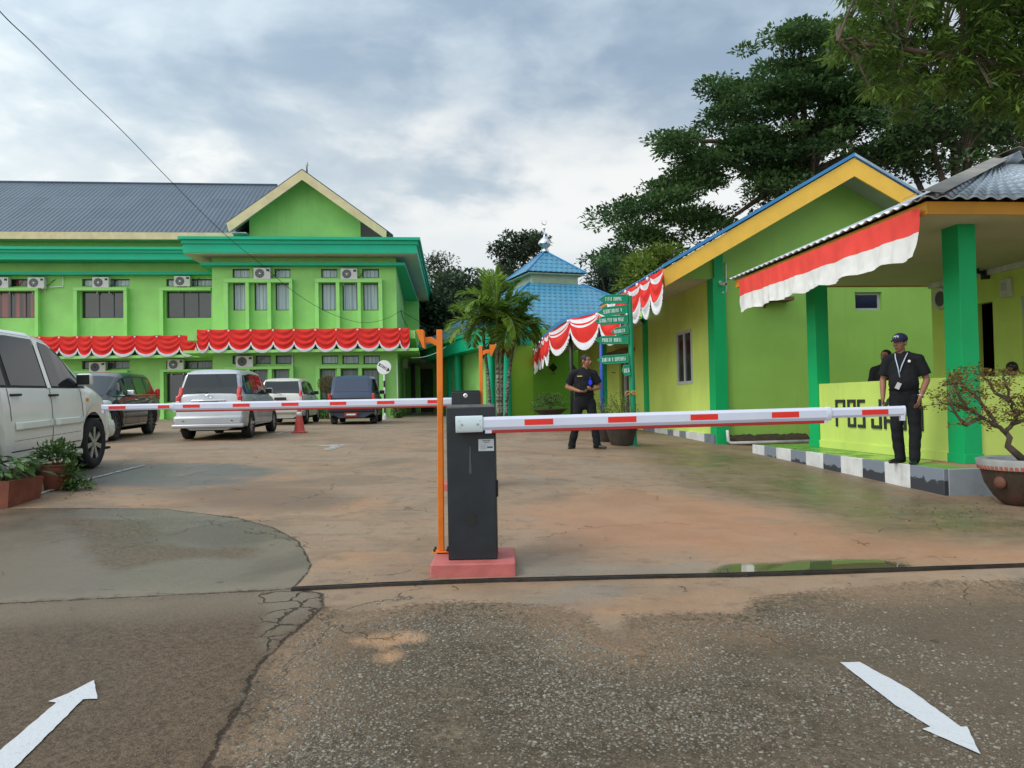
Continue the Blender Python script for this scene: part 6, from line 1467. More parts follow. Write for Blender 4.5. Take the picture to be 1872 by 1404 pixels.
# planter box at the left edge
def planter():
    a = G(17, 930); b = G(75, 911.5); d = (b - a); d.z = 0; L = d.length + .05; d.normalize(); n = Vector((-d.y, d.x, 0)); z = float(gz(b.x, b.y)) - .0; root = empty('planter_box', (a.x, a.y, z - .01), math.atan2(d.y, d.x), 'long terracotta planter box of broad-leaved plants at the left picture edge', 'planter')
    mb = MB(); Wd = 1.2; h = .25
    mb.add([(0.02, .03, -.03), (L - .02, .03, -.03), (L - .02, Wd, -.03), (.02, Wd, -.03), (0, 0, h), (L, 0, h), (L, Wd, h), (0, Wd, h), (.03, .03, h), (L - .03, .03, h), (L - .03, Wd - .03, h), (.03, Wd - .03, h), (.03, .03, h - .05), (L - .03, .03, h - .05), (L - .03, Wd - .03, h - .05), (.03, Wd - .03, h - .05)],
           [(0, 3, 2, 1), (0, 1, 5, 4), (1, 2, 6, 5), (2, 3, 7, 6), (3, 0, 4, 7), (4, 5, 9, 8), (5, 6, 10, 9), (6, 7, 11, 10), (7, 4, 8, 11), (8, 9, 13, 12), (9, 10, 14, 13), (10, 11, 15, 14), (11, 8, 12, 15)]); mb.build('box', M_terra, root)
    mb = MB(); mb.quad((.03, .03, h - .045), (L - .03, .03, h - .045), (L - .03, Wd - .03, h - .045), (.03, Wd - .03, h - .045)); mb.build('soil', M_soil, root)
    Ps, Ds, Ls = [], [], []; random.seed(6)
    for k in range(190):
        x, y = random.uniform(.05, L - .05), random.uniform(.05, Wd - .1); st = random.uniform(.06, .24); az = random.uniform(0, 6.28); ln = random.uniform(.05, .2)
        if y < .25: az = random.uniform(-2.6, -.5)
        p = Vector((x + math.cos(az) * ln * .6, y + math.sin(az) * ln * .6, h + st)); dr = Vector((math.cos(az), math.sin(az), random.uniform(-.9, .2))); Ps.append(p[:]); Ds.append(dr[:]); Ls.append(random.uniform(.10, .21))
    n = len(Ps); L_ = np.array(Ls); leaf_mesh('foliage', leaf_arrays(np.array(Ps), np.array(Ds), rng.normal(0, .2, (n, 3)) + [0, 0, 1.], L_, L_ * rng.uniform(.32, .5, n), .18), L_pot, root, rng.random(n))
    mb = MB()
    for p, dd in zip(Ps[::2], Ds[::2]): mb.tube([(p[0] - dd[0] * .12, p[1] - dd[1] * .12, h - .05), p], .003, 4, caps=False)
    mb.build('stalk', paint('green stalk', (.06, .12, .03), .6), root)
planter()
def small_pot():
    a = W(106, 893, 8.85); z = float(gz(a.x, a.y)); root = empty('clay_pot', (a.x, a.y, z), 0, 'small brown clay pot with bushy and trailing leaves by the beige car wheel', 'plant pot')
    mb = MB(); mb.lathe([(.13, 0), (.14, .01), (.17, .26), (.185, .27), (.185, .29), (.16, .29), (.155, .26), (0, .26)], 28); mb.build('pot', M_terra, root, smooth=True, sharp=40)
    leafball(root, (-.02, 0, .38), (.24, .22, .16), 420, .075, L_pot, zmin=-.5, shell=.5); leafball(root, (.22, -.08, .16), (.13, .14, .17), 200, .07, L_pot, zmin=-1, shell=.6); leafball(root, (.30, -.10, .04), (.16, .14, .05), 120, .07, L_pot, zmin=-.5, shell=.6)
    mb = MB()
    for k in range(9): mb.tube([(0, 0, .25), (.10 * math.cos(k), .1 * math.sin(k), .36), (.2 * math.cos(k), .2 * math.sin(k), .42)], .004, 4)
    mb.build('stem', M_bark, root)
small_pot()
def flower_pot(pxx, pyy, Yhint, R, H, label, leaf, hleaf, n, seed, Ybase=None, base_z=0.0, rim=True, round_=True, lsize=.07):
    q = G(pxx, pyy) if Yhint is None else W(pxx, pyy, Yhint); z = float(gz(q.x, q.y)); root = empty('flower_pot', (q.x, q.y, z), 0, label, 'plant pot'); mb = MB()
    if base_z: mb.box(-.16, .16, -.16, .16, -.05, base_z); mb.build('pedestal', M_conc, root, bevel=.01); mb = MB()
    mb.lathe([(R * .55, base_z), (R * .62, base_z + .01), (R * .95, base_z + H * .8), (R * 1.02, base_z + H * .82), (R * 1.02, base_z + H), (R * .93, base_z + H), (R * .9, base_z + H * .9), (0, base_z + H * .9)], 32); mb.build('pot', paint('dark fired pot', (.045, .035, .028), .7, .3, 6, .3, 40, .5, dirtcol=(.10, .07, .05)), root, smooth=True, sharp=40)
    leafball(root, (0, 0, base_z + H + hleaf * .35), (R * 1.05, R * 1.05, hleaf), n, lsize, leaf, zmin=-.25, shell=.6)
    mb = MB(); random.seed(seed)
    for k in range(12): a = random.uniform(0, 6.28); mb.tube([(0, 0, base_z + H * .85), (R * .3 * math.cos(a), R * .3 * math.sin(a), base_z + H + hleaf * .5), (R * .7 * math.cos(a), R * .7 * math.sin(a), base_z + H + hleaf)], .005, 4)
    mb.build('stem', M_bark, root)
    return root
flower_pot(1006, 772, 21.0, .48, .16, 'wide bowl of bushy green plants on a block behind the left guard', L_pot, .34, 900, 1, base_z=.42)
flower_pot(1137, 811, 15.6, .36, .52, 'big dark pot of tall thin plants right behind the foot of the green signpost', L_bright, .42, 420, 2, lsize=.05)
flower_pot(1108, 806, 16.6, .30, .45, 'dark pot of twiggy plants left of the biggest dark pot', L_bright, .40, 260, 3, lsize=.05)
# ------------------------------------------------------------------ vehicles
def car_paint(name, rgb, dirt=.15, metal=.0, rough=.28):
    def f(t):
        o = t.obj(); x, y, z = t.xyz(o); n = t.noise(o, 2.2, 5, .6)
        c = t.mix(t.ss(n, .3, .7), rgb, tuple(a * .93 for a in rgb))
        low = t.ss(z + n * .5, .35, 1.0, 1, 0); c = t.mix(low * dirt, c, (.22, .16, .10)); return {'Base Color': c, 'Roughness': rough + low * dirt * .6}
    return new_mat(name, f, rough, metal, .5, Coat_Weight=.6, Coat_Roughness=.08)
M_carglass = new_mat('car glass', lambda t: {'Base Color': t.mix(t.noise(t.obj(), 1.2, 2, .5), (.012, .015, .018), (.03, .035, .04))}, .05, spec=.45)
M_trim = paint('black plastic trim', (.018, .018, .019), .55, .1, 6, .1, 60)
M_tail = paint('red lamp lens', (.55, .015, .015), .15, .05, 10, 0, spec=.8)
M_lens = paint('clear lamp lens', (.55, .57, .58), .12, .05, 10, 0, spec=.9)
M_amber = paint('amber lamp lens', (.8, .3, .03), .15, .05, 10, 0, spec=.8)
M_rim = paint('alloy wheel', (.42, .43, .44), .3, .06, 8, 0, metal=.7)
M_rimd = paint('dark alloy wheel', (.06, .06, .065), .3, .06, 8, 0, metal=.6)
M_well = paint('wheel well', (.008, .008, .008), .95, .1, 6, 0)
M_plate = paint('black number plate', (.02, .02, .022), .4, .05, 8, 0)
M_platered = paint('red number plate', (.35, .03, .02), .5, .05, 8, 0)
class Car:
    def __init__(s, name, label, cat, pos, yaw, L, W_, wx, wr, tw, top, belt, plan, roofw, sill, paint_, sc=1.0):
        """top/belt/plan/roofw: profile lists [(x, value)], x from the rear; wx: axle positions"""
        s.root = empty(name, pos, yaw, label, cat, 'cars parked in the yard'); s.L, s.W, s.wx, s.wr, s.tw = L, W_ / 2, wx, wr, tw
        s.top, s.belt, s.plan, s.roofw, s.sill, s.p = top, belt, plan, roofw, sill, paint_; s.under = .24; s.arch = wr + .065
    def itp(s, prof, x): return float(np.interp(x, [p[0] for p in prof], [p[1] for p in prof]))
    def zlow(s, x):
        z = s.sill + s.itp([(0, .10), (.35, .0), (s.L - .35, 0.0), (s.L, .08)], x)
        for a in s.wx:
            d = abs(x - a)
            if d < s.arch: z = max(z, s.wr + math.sqrt(max(0, s.arch ** 2 - d * d)) * .98)
        return z
    def sec(s, x):
        w = s.W * s.itp(s.plan, x); zt = s.itp(s.top, x); zb = min(s.itp(s.belt, x), zt - .07); zl = s.zlow(x); wr_ = min(w * .985, s.W * s.itp(s.roofw, x)); zm = .60
        zl2 = min(zl + .10, zb - .12)
        return [(0, s.under), (w * .55, s.under), (w * .57, min(zl, zb - .2) if zl > s.sill + .12 else s.under), (w * .95, zl), (w * .985, zl2), (w, max(zm, zl2 + .03)), (w * .985, (max(zm, zl2 + .03) + zb) / 2 + .04), (w * .955, zb), (wr_ + (w * .95 - wr_) * .10, zt - .085 if zt - zb > .12 else zb + (zt - zb) * .45), (wr_ * .93, zt - .03), (wr_ * .75, zt - .006), (wr_ * .4, zt + .008), (0, zt + .012)]
    def ypos(s, x, z):
        q = s.sec(x)[3:10]; zs = [p[1] for p in q]; ys = [p[0] for p in q]
        for i in range(len(zs) - 1):
            if zs[i] <= z <= zs[i + 1] + 1e-9: t = (z - zs[i]) / (zs[i + 1] - zs[i] + 1e-9); return ys[i] * (1 - t) + ys[i + 1] * t
        return ys[-1] if z > zs[-1] else ys[0]
    def ztop(s, x, y):
        q = s.sec(x)[8:]; ys = [p[0] for p in q][::-1]; zs = [p[1] for p in q][::-1]; return float(np.interp(abs(y), ys, zs))
    def body(s):
        st = set(np.linspace(0, s.L, 70).tolist()) | {p[0] for p in s.top}
        for a in s.wx: st |= set((a + s.arch * np.cos(np.linspace(0, math.pi, 25))).tolist()) | {a - s.arch - .001, a + s.arch + .001}
        st = sorted(x for x in st if 0 <= x <= s.L); mb = MB(); rows = []
        for x in st:
            q = s.sec(x); r = [(x, -p[0], p[1]) for p in q[::-1]] + [(x, p[0], p[1]) for p in q[1:]]; rows.append(r)
        mb.grid(rows, mfun=lambda i, j: 1 if (j <= 9 + 14 and j >= 9 + 1 and False) else 0)
        n = len(rows[0]); b = len(mb.v) - n
        mb.f.append(tuple(range(n - 1, -1, -1))); mb.m.append(0); mb.f.append(tuple(b + k for k in range(n))); mb.m.append(0)
        s.bodyo = mb.build('body', [s.p], s.root, smooth=True, sharp=38)
        me = s.bodyo.data; bm = bmesh.new(); bm.from_mesh(me); bmesh.ops.recalc_face_normals(bm, faces=bm.faces[:]); bm.to_mesh(me); bm.free(); me.set_sharp_from_angle(angle=R_(38))
        mb = MB()
        for a in s.wx:
            for sg in (-1, 1):
                y0, y1 = s.W * .50 * sg, s.W * .93 * sg; N = 14; R = s.arch - .004
                r = [[(a + R * math.cos(t), y, max(s.under - .02, s.wr + R * math.sin(t))) for t in np.linspace(-.35, math.pi + .35, N)] for y in (y0, y1)]; mb.grid(r)
                mb.box(a - s.arch, a + s.arch, min(y0, y0 - .02 * sg), max(y0, y0 - .02 * sg), s.under, s.wr + s.arch * .9)
        mb.box(.15, s.L - .2, -s.W * .86, s.W * .86, s.under - .03, s.under - .002); mb.build('underbody', M_well, s.root)
    def side(s, name, mat, lower, upper, sides=(-1, 1), off=.004, n=26, m=5, parent=None, thick=0.0, label=None):
        """patch on the body side between two curves z(x)"""
        out = []
        for sg in sides:
            x0, x1 = max(lower[0][0], upper[0][0]), min(lower[-1][0], upper[-1][0]); rows = []
            for j in range(m + 1):
                row = []
                for k in range(n + 1):
                    x = x0 + (x1 - x0) * k / n; a, b = s.itp(lower, x), s.itp(upper, x); z = a + (b - a) * j / m; row.append((x, sg * (s.ypos(x, z) + off), z))
                rows.append(row)
            mb = MB(); mb.grid(rows); o = mb.build(name, mat, parent or s.root, smooth=True)
            if sg < 0: pass
            if thick: solid(o, thick)
            out.append(o)
        return out
    def top_patch(s, name, mat, x0, x1, w0, w1, off=.006, n=10, m=12, parent=None, yc=0.0):
        rows = []
        for i in range(n + 1):
            x = x0 + (x1 - x0) * i / n; w = w0 + (w1 - w0) * i / n; row = []
            sl = (s.ztop(min(x + .02, s.L), 0) - s.ztop(max(x - .02, 0), 0)) / .04; nx, nz = -sl / math.hypot(sl, 1), 1 / math.hypot(sl, 1)
            for j in range(m + 1): y = yc + w * (-1 + 2 * j / m); row.append((x + nx * off, y, s.ztop(x, y) + nz * off))
            rows.append(row)
        mb = MB(); mb.grid(rows); return mb.build(name, mat, parent or s.root, smooth=True)
    def wheels(s, spokes=5, rimmat=None, rimr=.62, style=0, inset=.015):
        rimmat = rimmat or M_rim
        for a in s.wx:
            for sg in (-1, 1):
                yo = sg * (s.W * .985 - inset); yi = yo - sg * s.tw; R = s.wr; mb = MB(); rr = R * rimr
                pr = [(rr, 0), (rr + .02, -.006), (R * .86, -.012), (R * .965, .006), (R, .035), (R, s.tw - .035), (R * .96, s.tw - .006), (rr + .02, s.tw)]
                mb.lathe([(r, yo - sg * h) for r, h in pr], 40, (a, 0, R), 'y', caps=False); w_ = mb.build('wheel', M_rubber, s.root, smooth=True, sharp=50)
                mb = MB(); mb.lathe([(rr + .001, yo - sg * .0), (rr - .012, yo - sg * .004), (rr - .022, yo - sg * .035), (rr - .025, yo - sg * .07), (0, yo - sg * .075)], 36, (a, 0, R), 'y', mi=0, caps=False)
                T0 = Matrix.Translation((a, 0, R))
                for k in range(spokes):
                    T = T0 @ Matrix.Rotation(2 * math.pi * k / spokes + .3, 4, 'Y'); w0, w1 = (.020, .034) if style == 0 else (.014, .028)
                    if style == 1: w0, w1 = .03, .05
                    y0_, y1_ = sorted((yo - sg * .012, yo - sg * .030)); mb.prism([(.03, -w0), (rr - .012, -w1), (rr - .012, w1), (.03, w0)], y1_ - y0_, 'y', y0_, 1, T)
                mb.lathe([(.045, yo - sg * .004), (.05, yo - sg * .035), (.05, yo - sg * .04)], 20, (a, 0, R), 'y', mi=1)
                mb.build('rim', [M_trim, rimmat], w_, smooth=True, sharp=30)
    def box(s, name, mat, c, sz, bevel=.01, M=None, parent=None):
        mb = MB(); mb.cbox((0, 0, 0), sz); o = mb.build(name, mat, parent or s.root, bevel=bevel); o.matrix_local = Matrix.Translation(c) @ (M if M is not None else Matrix.Identity(4)); return o
    def mirror_(s, x, z, mat, sz=(.10, .19, .15), glassmat=None, back=True):
        for sg in (-1, 1):
            y = s.ypos(x, z); c = (x, sg * (y + .115), z + .03); mb = MB(); mb.cbox((0, 0, 0), sz); o = mb.build('mirror', mat, s.root, bevel=.035, seg=3); o.location = c
            mb = MB(); mb.cbox((-sz[0] / 2 - .002, 0, 0), (.006, sz[1] * .82, sz[2] * .78)); mb.build('mirror_glass', M_trim if back else M_carglass, o, bevel=.002)
            mb = MB(); mb.tube([(0, -sg * .07, -.05), (0, -sg * .14, -.07)], .018, 6); mb.build('mirror_foot', M_trim, o)
    def handle(s, x, z, mat=None, sides=(-1, 1)):
        for sg in sides:
            y = s.ypos(x, z); mb = MB(); mb.tube([(x - .09, sg * (y - .004), z), (x - .075, sg * (y + .028), z), (x + .075, sg * (y + .028), z), (x + .09, sg * (y - .004), z)], .013, 8); mb.build('door_handle', mat or s.p, s.root, smooth=True)
    def seam(s, x0, z0, x1, z1, sides=(-1, 1), w=.006):
        for sg in sides:
            N = 14; rows = [[], []]
            for k in range(N + 1):
                t = k / N; x, z = x0 + (x1 - x0) * t, z0 + (z1 - z0) * t
                dx, dz = (x1 - x0), (z1 - z0); l = math.hypot(dx, dz); px_, pz_ = -dz / l * w, dx / l * w
                for j, q in enumerate((-1, 1)): rows[j].append((x + px_ * q, sg * (s.ypos(x + px_ * q, z + pz_ * q) + .0025), z + pz_ * q))
            mb = MB(); mb.grid(rows); mb.build('panel_gap', M_trim, s.root)

def place(px_, py_, wx_off, wy_off, yaw, k=1.0):
    """world position of the car origin (rear centre) so that its point (wx_off, wy_off) stands at the ground pixel"""
    g = G(px_, py_); wx_off *= k; wy_off *= k; c, sn = math.cos(yaw), math.sin(yaw); x = g.x - (wx_off * c - wy_off * sn); y = g.y - (wx_off * sn + wy_off * c); return x, y
HEAD = math.pi / 2 + R_(5.71)
def settle(car, xw, yw, yaw, k=1.0):
    """set the root on the ground between its wheels, pitched with the slope"""
    c, sn = math.cos(yaw), math.sin(yaw); pts = []
    for a in car.wx: pts.append(float(gz(xw + a * k * c, yw + a * k * sn)))
    pitch = math.atan2(pts[1] - pts[0], (car.wx[1] - car.wx[0]) * k); z0 = pts[0] - math.tan(pitch) * car.wx[0] * k; car.root.scale = (k, k, k)
    car.root.location = (xw, yw, z0 + .004); car.root.rotation_mode = 'XYZ'; car.root.rotation_euler = Euler((0, -pitch, yaw), 'XYZ')

# 1 beige-white compact SUV, near left, heading into the yard
P_ivory = car_paint('ivory white car paint', (.86, .86, .79), .25, rough=.22)
def suv_ivory():
    L = 4.2; wx = [.72, 3.30]; yaw = HEAD
    top = [(0, .62), (.05, 1.0), (.12, 1.12), (.32, 1.58), (.55, 1.66), (1.2, 1.70), (2.1, 1.68), (2.45, 1.62), (2.62, 1.55), (3.22, 1.13), (3.40, 1.08), (3.85, .99), (4.08, .86), (4.2, .60)]
    belt = [(0, .95), (.5, 1.05), (1.5, 1.03), (2.6, 1.00), (3.2, 1.02), (4.2, .60)]
    plan = [(0, .86), (.12, .95), (.5, .99), (1, 1), (3.3, 1), (3.8, .95), (4.1, .84), (4.2, .72)]
    roofw = [(0, .80), (.4, .72), (1, .73), (2.2, .72), (2.6, .74), (3.2, .86), (3.6, .84), (4.2, .7)]
    c = Car('parked_suv', 'ivory white compact SUV at the left picture edge, dusty sides, seen from its right', 'car', (0, 0, 0), yaw, L, 1.72, wx, .335, .22, top, belt, plan, roofw, .33, P_ivory)
    # front right tyre outer edge stands at px (165, 857)
    x, y = place(171, 857, 3.30, -.80, yaw, 1.07); settle(c, x, y, yaw, 1.07); c.body(); c.wheels(7, M_rim, .68, 0)
    wl, wu = [(.38, 1.10), (1.5, 1.075), (2.3, 1.06), (2.98, 1.05)], [(.38, 1.20), (.50, 1.50), (.8, 1.565), (1.5, 1.60), (2.1, 1.58), (2.4, 1.53), (2.62, 1.42), (2.98, 1.09)]
    c.side('window_trim', M_trim, [(.34, 1.07), (3.06, 1.025)], [(.34, 1.22), (.47, 1.53), (.8, 1.592), (1.5, 1.63), (2.1, 1.61), (2.42, 1.56), (2.66, 1.44), (3.06, 1.05)], off=.003)
    for a, b in ((.45, 1.22), (1.31, 2.06), (2.20, 2.93)):
        f = lambda pr: [(a, c.itp(pr, a))] + [q for q in pr if a < q[0] < b] + [(b, c.itp(pr, b))]
        c.side('side_window', M_carglass, f(wl), f(wu), off=.008)
    c.side('door_pillar', P_ivory, [(2.08, 1.04), (2.17, 1.04)], [(2.08, 1.60), (2.17, 1.59)], off=.011, n=3)
    c.side('rubbing_strip', P_ivory, [(1.30, .62), (2.10, .62)], [(1.30, .70), (2.10, .70)], off=.016, n=6, thick=.02); c.side('rubbing_strip', P_ivory, [(2.16, .62), (2.86, .62)], [(2.16, .70), (2.86, .69)], off=.016, n=6, thick=.02)
    c.side('crease_shadow', M_trim, [(1.3, .508), (2.85, .515)], [(1.3, .512), (2.85, .519)], off=.002)
    for q in ((2.12, .34, 2.13, 1.05), (2.92, .40, 2.90, 1.02), (1.24, .72, 1.22, 1.05), (2.13, .40, 2.92, .40), (1.26, .40, 2.12, .40)): c.seam(*q)
    c.handle(2.20 - .02, .96, M_trim); c.handle(1.36, .98, M_trim); c.mirror_(2.88, 1.10, P_ivory)
    c.top_patch('windshield', M_carglass, 2.66, 3.18, .60, .70); c.top_patch('rear_window', M_carglass, .13, .31, .60, .58)
    c.box('front_bumper', P_ivory, (4.10, 0, .48), (.26, 1.50, .26), .09); c.box('grille', M_trim, (4.19, 0, .72), (.05, .9, .12), .02)
    for sg in (-1, 1): c.box('headlight', M_lens, (4.02, sg * .60, .78), (.22, .28, .15), .05); c.box('tail_light', M_tail, (.10, sg * .72, .98), (.10, .14, .30), .03)
    for sg in (-1, 1): c.box('side_badge', M_amber, (3.04, sg * (c.ypos(3.04, .88) + .002), .885), (.07, .008, .04), .002)
    c.box('side_step', P_ivory, (2.0, -.80, .27), (1.75, .13, .07), .02); c.box('spare_wheel_cover', P_ivory, (-.10, 0, .98), (.20, .62, .62), .09); c.box('rear_bumper', P_ivory, (.02, 0, .50), (.2, 1.56, .22), .06)
    for ch in c.root.children:
        if not ch.name.startswith('wheel'): ch.scale.z *= 1.06; ch.location.z = .35 + (ch.location.z - .35) * 1.06
    return c
suv_ivory()
# generic MPV maker
def mpv(name, label, yaw, anchor, paint_, L, W_, wx, wr, H, tail='mpv', rim=None, spokes=8, face=None, glass=None, side_gl=True, belt0=1.02, steep=.34, cat='car', redplate=False, chrome=False, roofwk=.73, hood=.98, wsx=.62, rubb=False, rimr=.62, style=0, k=.925):
    glass = glass or M_carglass; hb = wx[1] + .02
    top = [(0, .60), (.03, .80), (.06, belt0 - .02), (steep * .45, belt0 + .12), (steep, H - .09), (steep + .22, H - .02), (L * .42, H), (L * .56, H - .03), (L * .63, H - .11), (L * .63 + wsx, hood + .07), (L * .63 + wsx + .14, hood + .02), (L - .32, hood - .10), (L - .10, hood - .22), (L, .55)]
    belt = [(0, belt0 - .05), (.5, belt0), (L * .6, belt0 - .04), (L * .8, hood - .02), (L, .55)]
    plan = [(0, .90), (.10, .965), (.5, 1), (L * .75, 1), (L - .5, .96), (L - .15, .86), (L, .76)]
    roofw = [(0, .86), (steep, roofwk + .01), (1, roofwk + .01), (L * .6, roofwk), (L * .63 + wsx, .84), (L, .70)]
    c = Car(name, label, cat, (0, 0, 0), yaw, L, W_, wx, wr, .20, top, belt, plan, roofw, .30, paint_); x, y = place(*anchor, yaw, k); settle(c, x, y, yaw, k); c.body(); c.wheels(spokes, rim or M_rim, rimr, style)
    x0, x3 = steep + .02, L * .63 + wsx - .16
    lo = [(x0 - .06, belt0 + .04), (L * .5, belt0 + .02), (x3, belt0 + .015)]; up = [(x0 - .06, belt0 + .14), (x0 + .10, H - .19), (L * .3, H - .135), (L * .5, H - .15), (L * .60, H - .20), (L * .66, H - .29), (x3, belt0 + .05)]
    c.side('window_trim', M_trim, [(a - (.03 if i == 0 else -.03 if i == 2 else 0), b - .025) for i, (a, b) in enumerate(lo)], [(a - (.03 if i == 0 else -.03 if i == 6 else 0), b + .025) for i, (a, b) in enumerate(up)], off=.003)
    cuts = [x0 - .02, L * .235, L * .405, x3 - .03] if L < 4.3 else [x0 - .02, L * .26, L * .44, x3 - .03]
    for a, b in zip(cuts[:-1], cuts[1:]):
        a += .03; b -= .03; f = lambda pr: [(a, c.itp(pr, a))] + [q for q in pr if a < q[0] < b] + [(b, c.itp(pr, b))]; c.side('side_window', glass, f(lo), f(up), off=.008)
    for k, cx in enumerate(cuts[1:3]): c.seam(cx, .36, cx, belt0)
    c.seam(L * .63 + .10, .38, L * .63 + .08, belt0 - .03)
    for cx in (cuts[1] + .12, cuts[2] + .12): c.handle(cx, belt0 - .09, M_chrome if chrome else paint_)
    c.mirror_(L * .60, belt0 + .06, M_chrome if chrome else paint_)
    ws0, ws1 = L * .63 + .03, L * .63 + wsx - .03; c.top_patch('windshield', glass, ws0, ws1, W_ / 2 * (roofwk - .07), W_ / 2 * (roofwk + .03))
    c.steep = steep; c.H = H; c.belt0 = belt0; return c
def rear_panel(c, x, z0, z1, w0, w1, mat, name, th=.01, bow=0.0):
    """flat panel on the tail between heights; follows the tail slope through ztop"""
    rows = []; N = 6
    for i in range(N + 1):
        z = z0 + (z1 - z0) * i / N; w = w0 + (w1 - w0) * i / N
        xs = float(np.interp(z, [p[1] for p in c.top[:6]], [p[0] for p in c.top[:6]])); rows.append([(xs - .012 - x + bow * abs(-1 + 2 * j / 8) ** 3, w * (-1 + 2 * j / 8), z) for j in range(9)])
    mb = MB(); mb.grid(rows); return mb.build(name, mat, c.root, smooth=True)
# 2 silver MPV with its tail to the street
P_silver = car_paint('silver car paint', (.47, .50, .54), .2, metal=.35, rough=.3)
c = mpv('parked_minivan', 'silver minivan with tinted rear window, its tail to the camera, centre of the parked cars', HEAD, (461, 800.5, .80, -.80), P_silver, 4.10, 1.66, [.80, 3.45], .32, 1.69, tail='mpv', spokes=8, belt0=1.06, steep=.36, hood=1.0, wsx=.66)
rear_panel(c, 0, 1.10, 1.57, .655, .56, M_carglass, 'rear_window'); rear_panel(c, .004, 1.565, 1.61, .58, .575, P_silver, 'roof_spoiler')
c.box('rear_bumper', P_silver, (.0, 0, .46), (.20, 1.60, .26), .07); c.box('bumper_lip', P_silver, (-.06, 0, .34), (.16, 1.64, .09), .03); c.box('plate_garnish', M_chrome, (-.005, 0, .93), (.03, .78, .045), .015)
c.box('number_plate', M_plate, (-.012, 0, .86), (.02, .44, .10), .004); mb = MB(); mb.box(-.0245, -.0225, -.15, .15, .84, .875); mb.build('plate_text', M_signtext, c.root)
mb = MB()
for r_ in ((.055, .034), ): mb.lathe([(.052, 0), (.058, -.006), (.052, -.010), (.046, -.006), (.052, 0)], 20, (.004, 0, 1.035), 'x', sx=1.3, sy=.8, caps=False)
mb.tube([(-.004, 0, 1.0), (-.008, .0, 1.075)], .006, 5); mb.build('emblem', M_chrome, c.root)
for sg in (-1, 1):
    o = c.box('tail_light', M_tail, (.075, sg * .70, .91), (.15, .11, .28), .03); c.box('tail_light_top', M_tail, (.085, -sg * .035, .21), (.12, .10, .26), .03, Matrix.Rotation(.49, 4, 'Y'), parent=o); c.box('tail_lens', M_lens, (-.0, sg * -.0, -.05) if False else (-.058, 0, -.04), (.04, .09, .12), .012, parent=o)
    c.box('fog_reflector', M_trim, (-.11, sg * .55, .46), (.012, .04, .02), .004)
mb = MB(); mb.tube([(.02, .05, 1.09), (-.0, .0, 1.12), (.02, .28, 1.14)], .010, 5); mb.build('rear_wiper', M_trim, c.root)
mb = MB(); mb.tube([(.9, -.45, .25), (.3, -.45, .28), (.02, -.42, .27)], .03, 8); mb.box(.55, .75, -.5, .5, .24, .30); mb.build('exhaust', M_well, c.root)
c.side('body_crease', P_silver, [(.7, .335), (3.1, .34)], [(.7, .40), (3.1, .40)], off=.012, thick=.02)
# 3 black MPV facing the street
P_black = car_paint('black car paint', (.006, .007, .009), .08, rough=.22)
c = mpv('parked_minivan', 'black minivan facing the street behind the ivory SUV, chrome mirrors', HEAD + math.pi + R_(3), (213, 805.5, 3.62, .86), P_black, 4.74, 1.83, [.95, 3.70], .36, 1.70, belt0=1.06, steep=.55, hood=1.02, wsx=.98, chrome=True, rim=M_rimd, spokes=10, rimr=.72, k=.90)
rear_panel(c, 0, 1.14, 1.66, .68, .58, M_carglass, 'rear_window')
for sg in (-1, 1):
    c.box('tail_light', M_tail, (.10, sg * .80, 1.10), (.2, .12, .34), .04); o = c.box('headlight', M_lens, (4.45, sg * .66, .86), (.30, .34, .13), .05, Matrix.Rotation(-sg * .3, 4, 'Z')); c.box('fog_lamp', M_lens, (4.66, sg * .60, .46), (.06, .14, .09), .03)
c.box('grille', M_chrome, (4.68, 0, .80), (.06, .86, .05), .015); c.box('grille', M_trim, (4.70, 0, .62), (.06, 1.1, .22), .03); c.box('front_bumper', P_black, (4.63, 0, .42), (.22, 1.62, .22), .07); c.box('number_plate', M_plate, (4.745, 0, .50), (.015, .44, .12), .004)
c.side('sill_trim', M_chrome, [(1.45, .33), (3.2, .33)], [(1.45, .355), (3.2, .355)], off=.02, thick=.012); c.side('belt_trim', M_chrome, [(.5, 1.085), (3.5, 1.085)], [(.5, 1.100), (3.5, 1.10)], off=.012)
# 4 white SUV, tail to the street, farther back
P_white = car_paint('white car paint', (.62, .61, .56), .25, rough=.3)
c = mpv('parked_suv', 'white SUV, tail to the camera, between the silver minivan and the dark blue van', HEAD, (562, 775.5, .74, -.82), P_white, 4.20, 1.70, [.78, 3.40], .34, 1.70, belt0=1.08, steep=.34, hood=1.02, wsx=.60)
rear_panel(c, 0, 1.14, 1.56, .67, .575, M_carglass, 'rear_window'); rear_panel(c, .008, 1.58, 1.63, .60, .59, P_white, 'roof_spoiler'); rear_panel(c, .006, .62, .80, .60, .62, M_trim, 'tail_panel')
c.box('rear_bumper', P_white, (.0, 0, .50), (.20, 1.60, .20), .06); c.box('tail_garnish', M_tail, (.02, 0, .86), (.02, 1.1, .03), .006)
for sg in (-1, 1): o = c.box('tail_light', M_tail, (.075, sg * .72, .93), (.15, .11, .26), .03); c.box('tail_light_top', M_tail, (.08, -sg * .035, .19), (.12, .10, .22), .03, Matrix.Rotation(.47, 4, 'Y'), parent=o); c.box('tail_lens', M_lens, (-.064, 0, .0), (.04, .09, .15), .012, parent=o)
mb = MB(); mb.tube([(.03, -.05, 1.10), (.02, .2, 1.13), (.03, .3, 1.15)], .009, 5); mb.build('rear_wiper', M_trim, c.root); c.box('number_plate', M_plate, (-.005, 0, .94), (.02, .42, .10), .004)
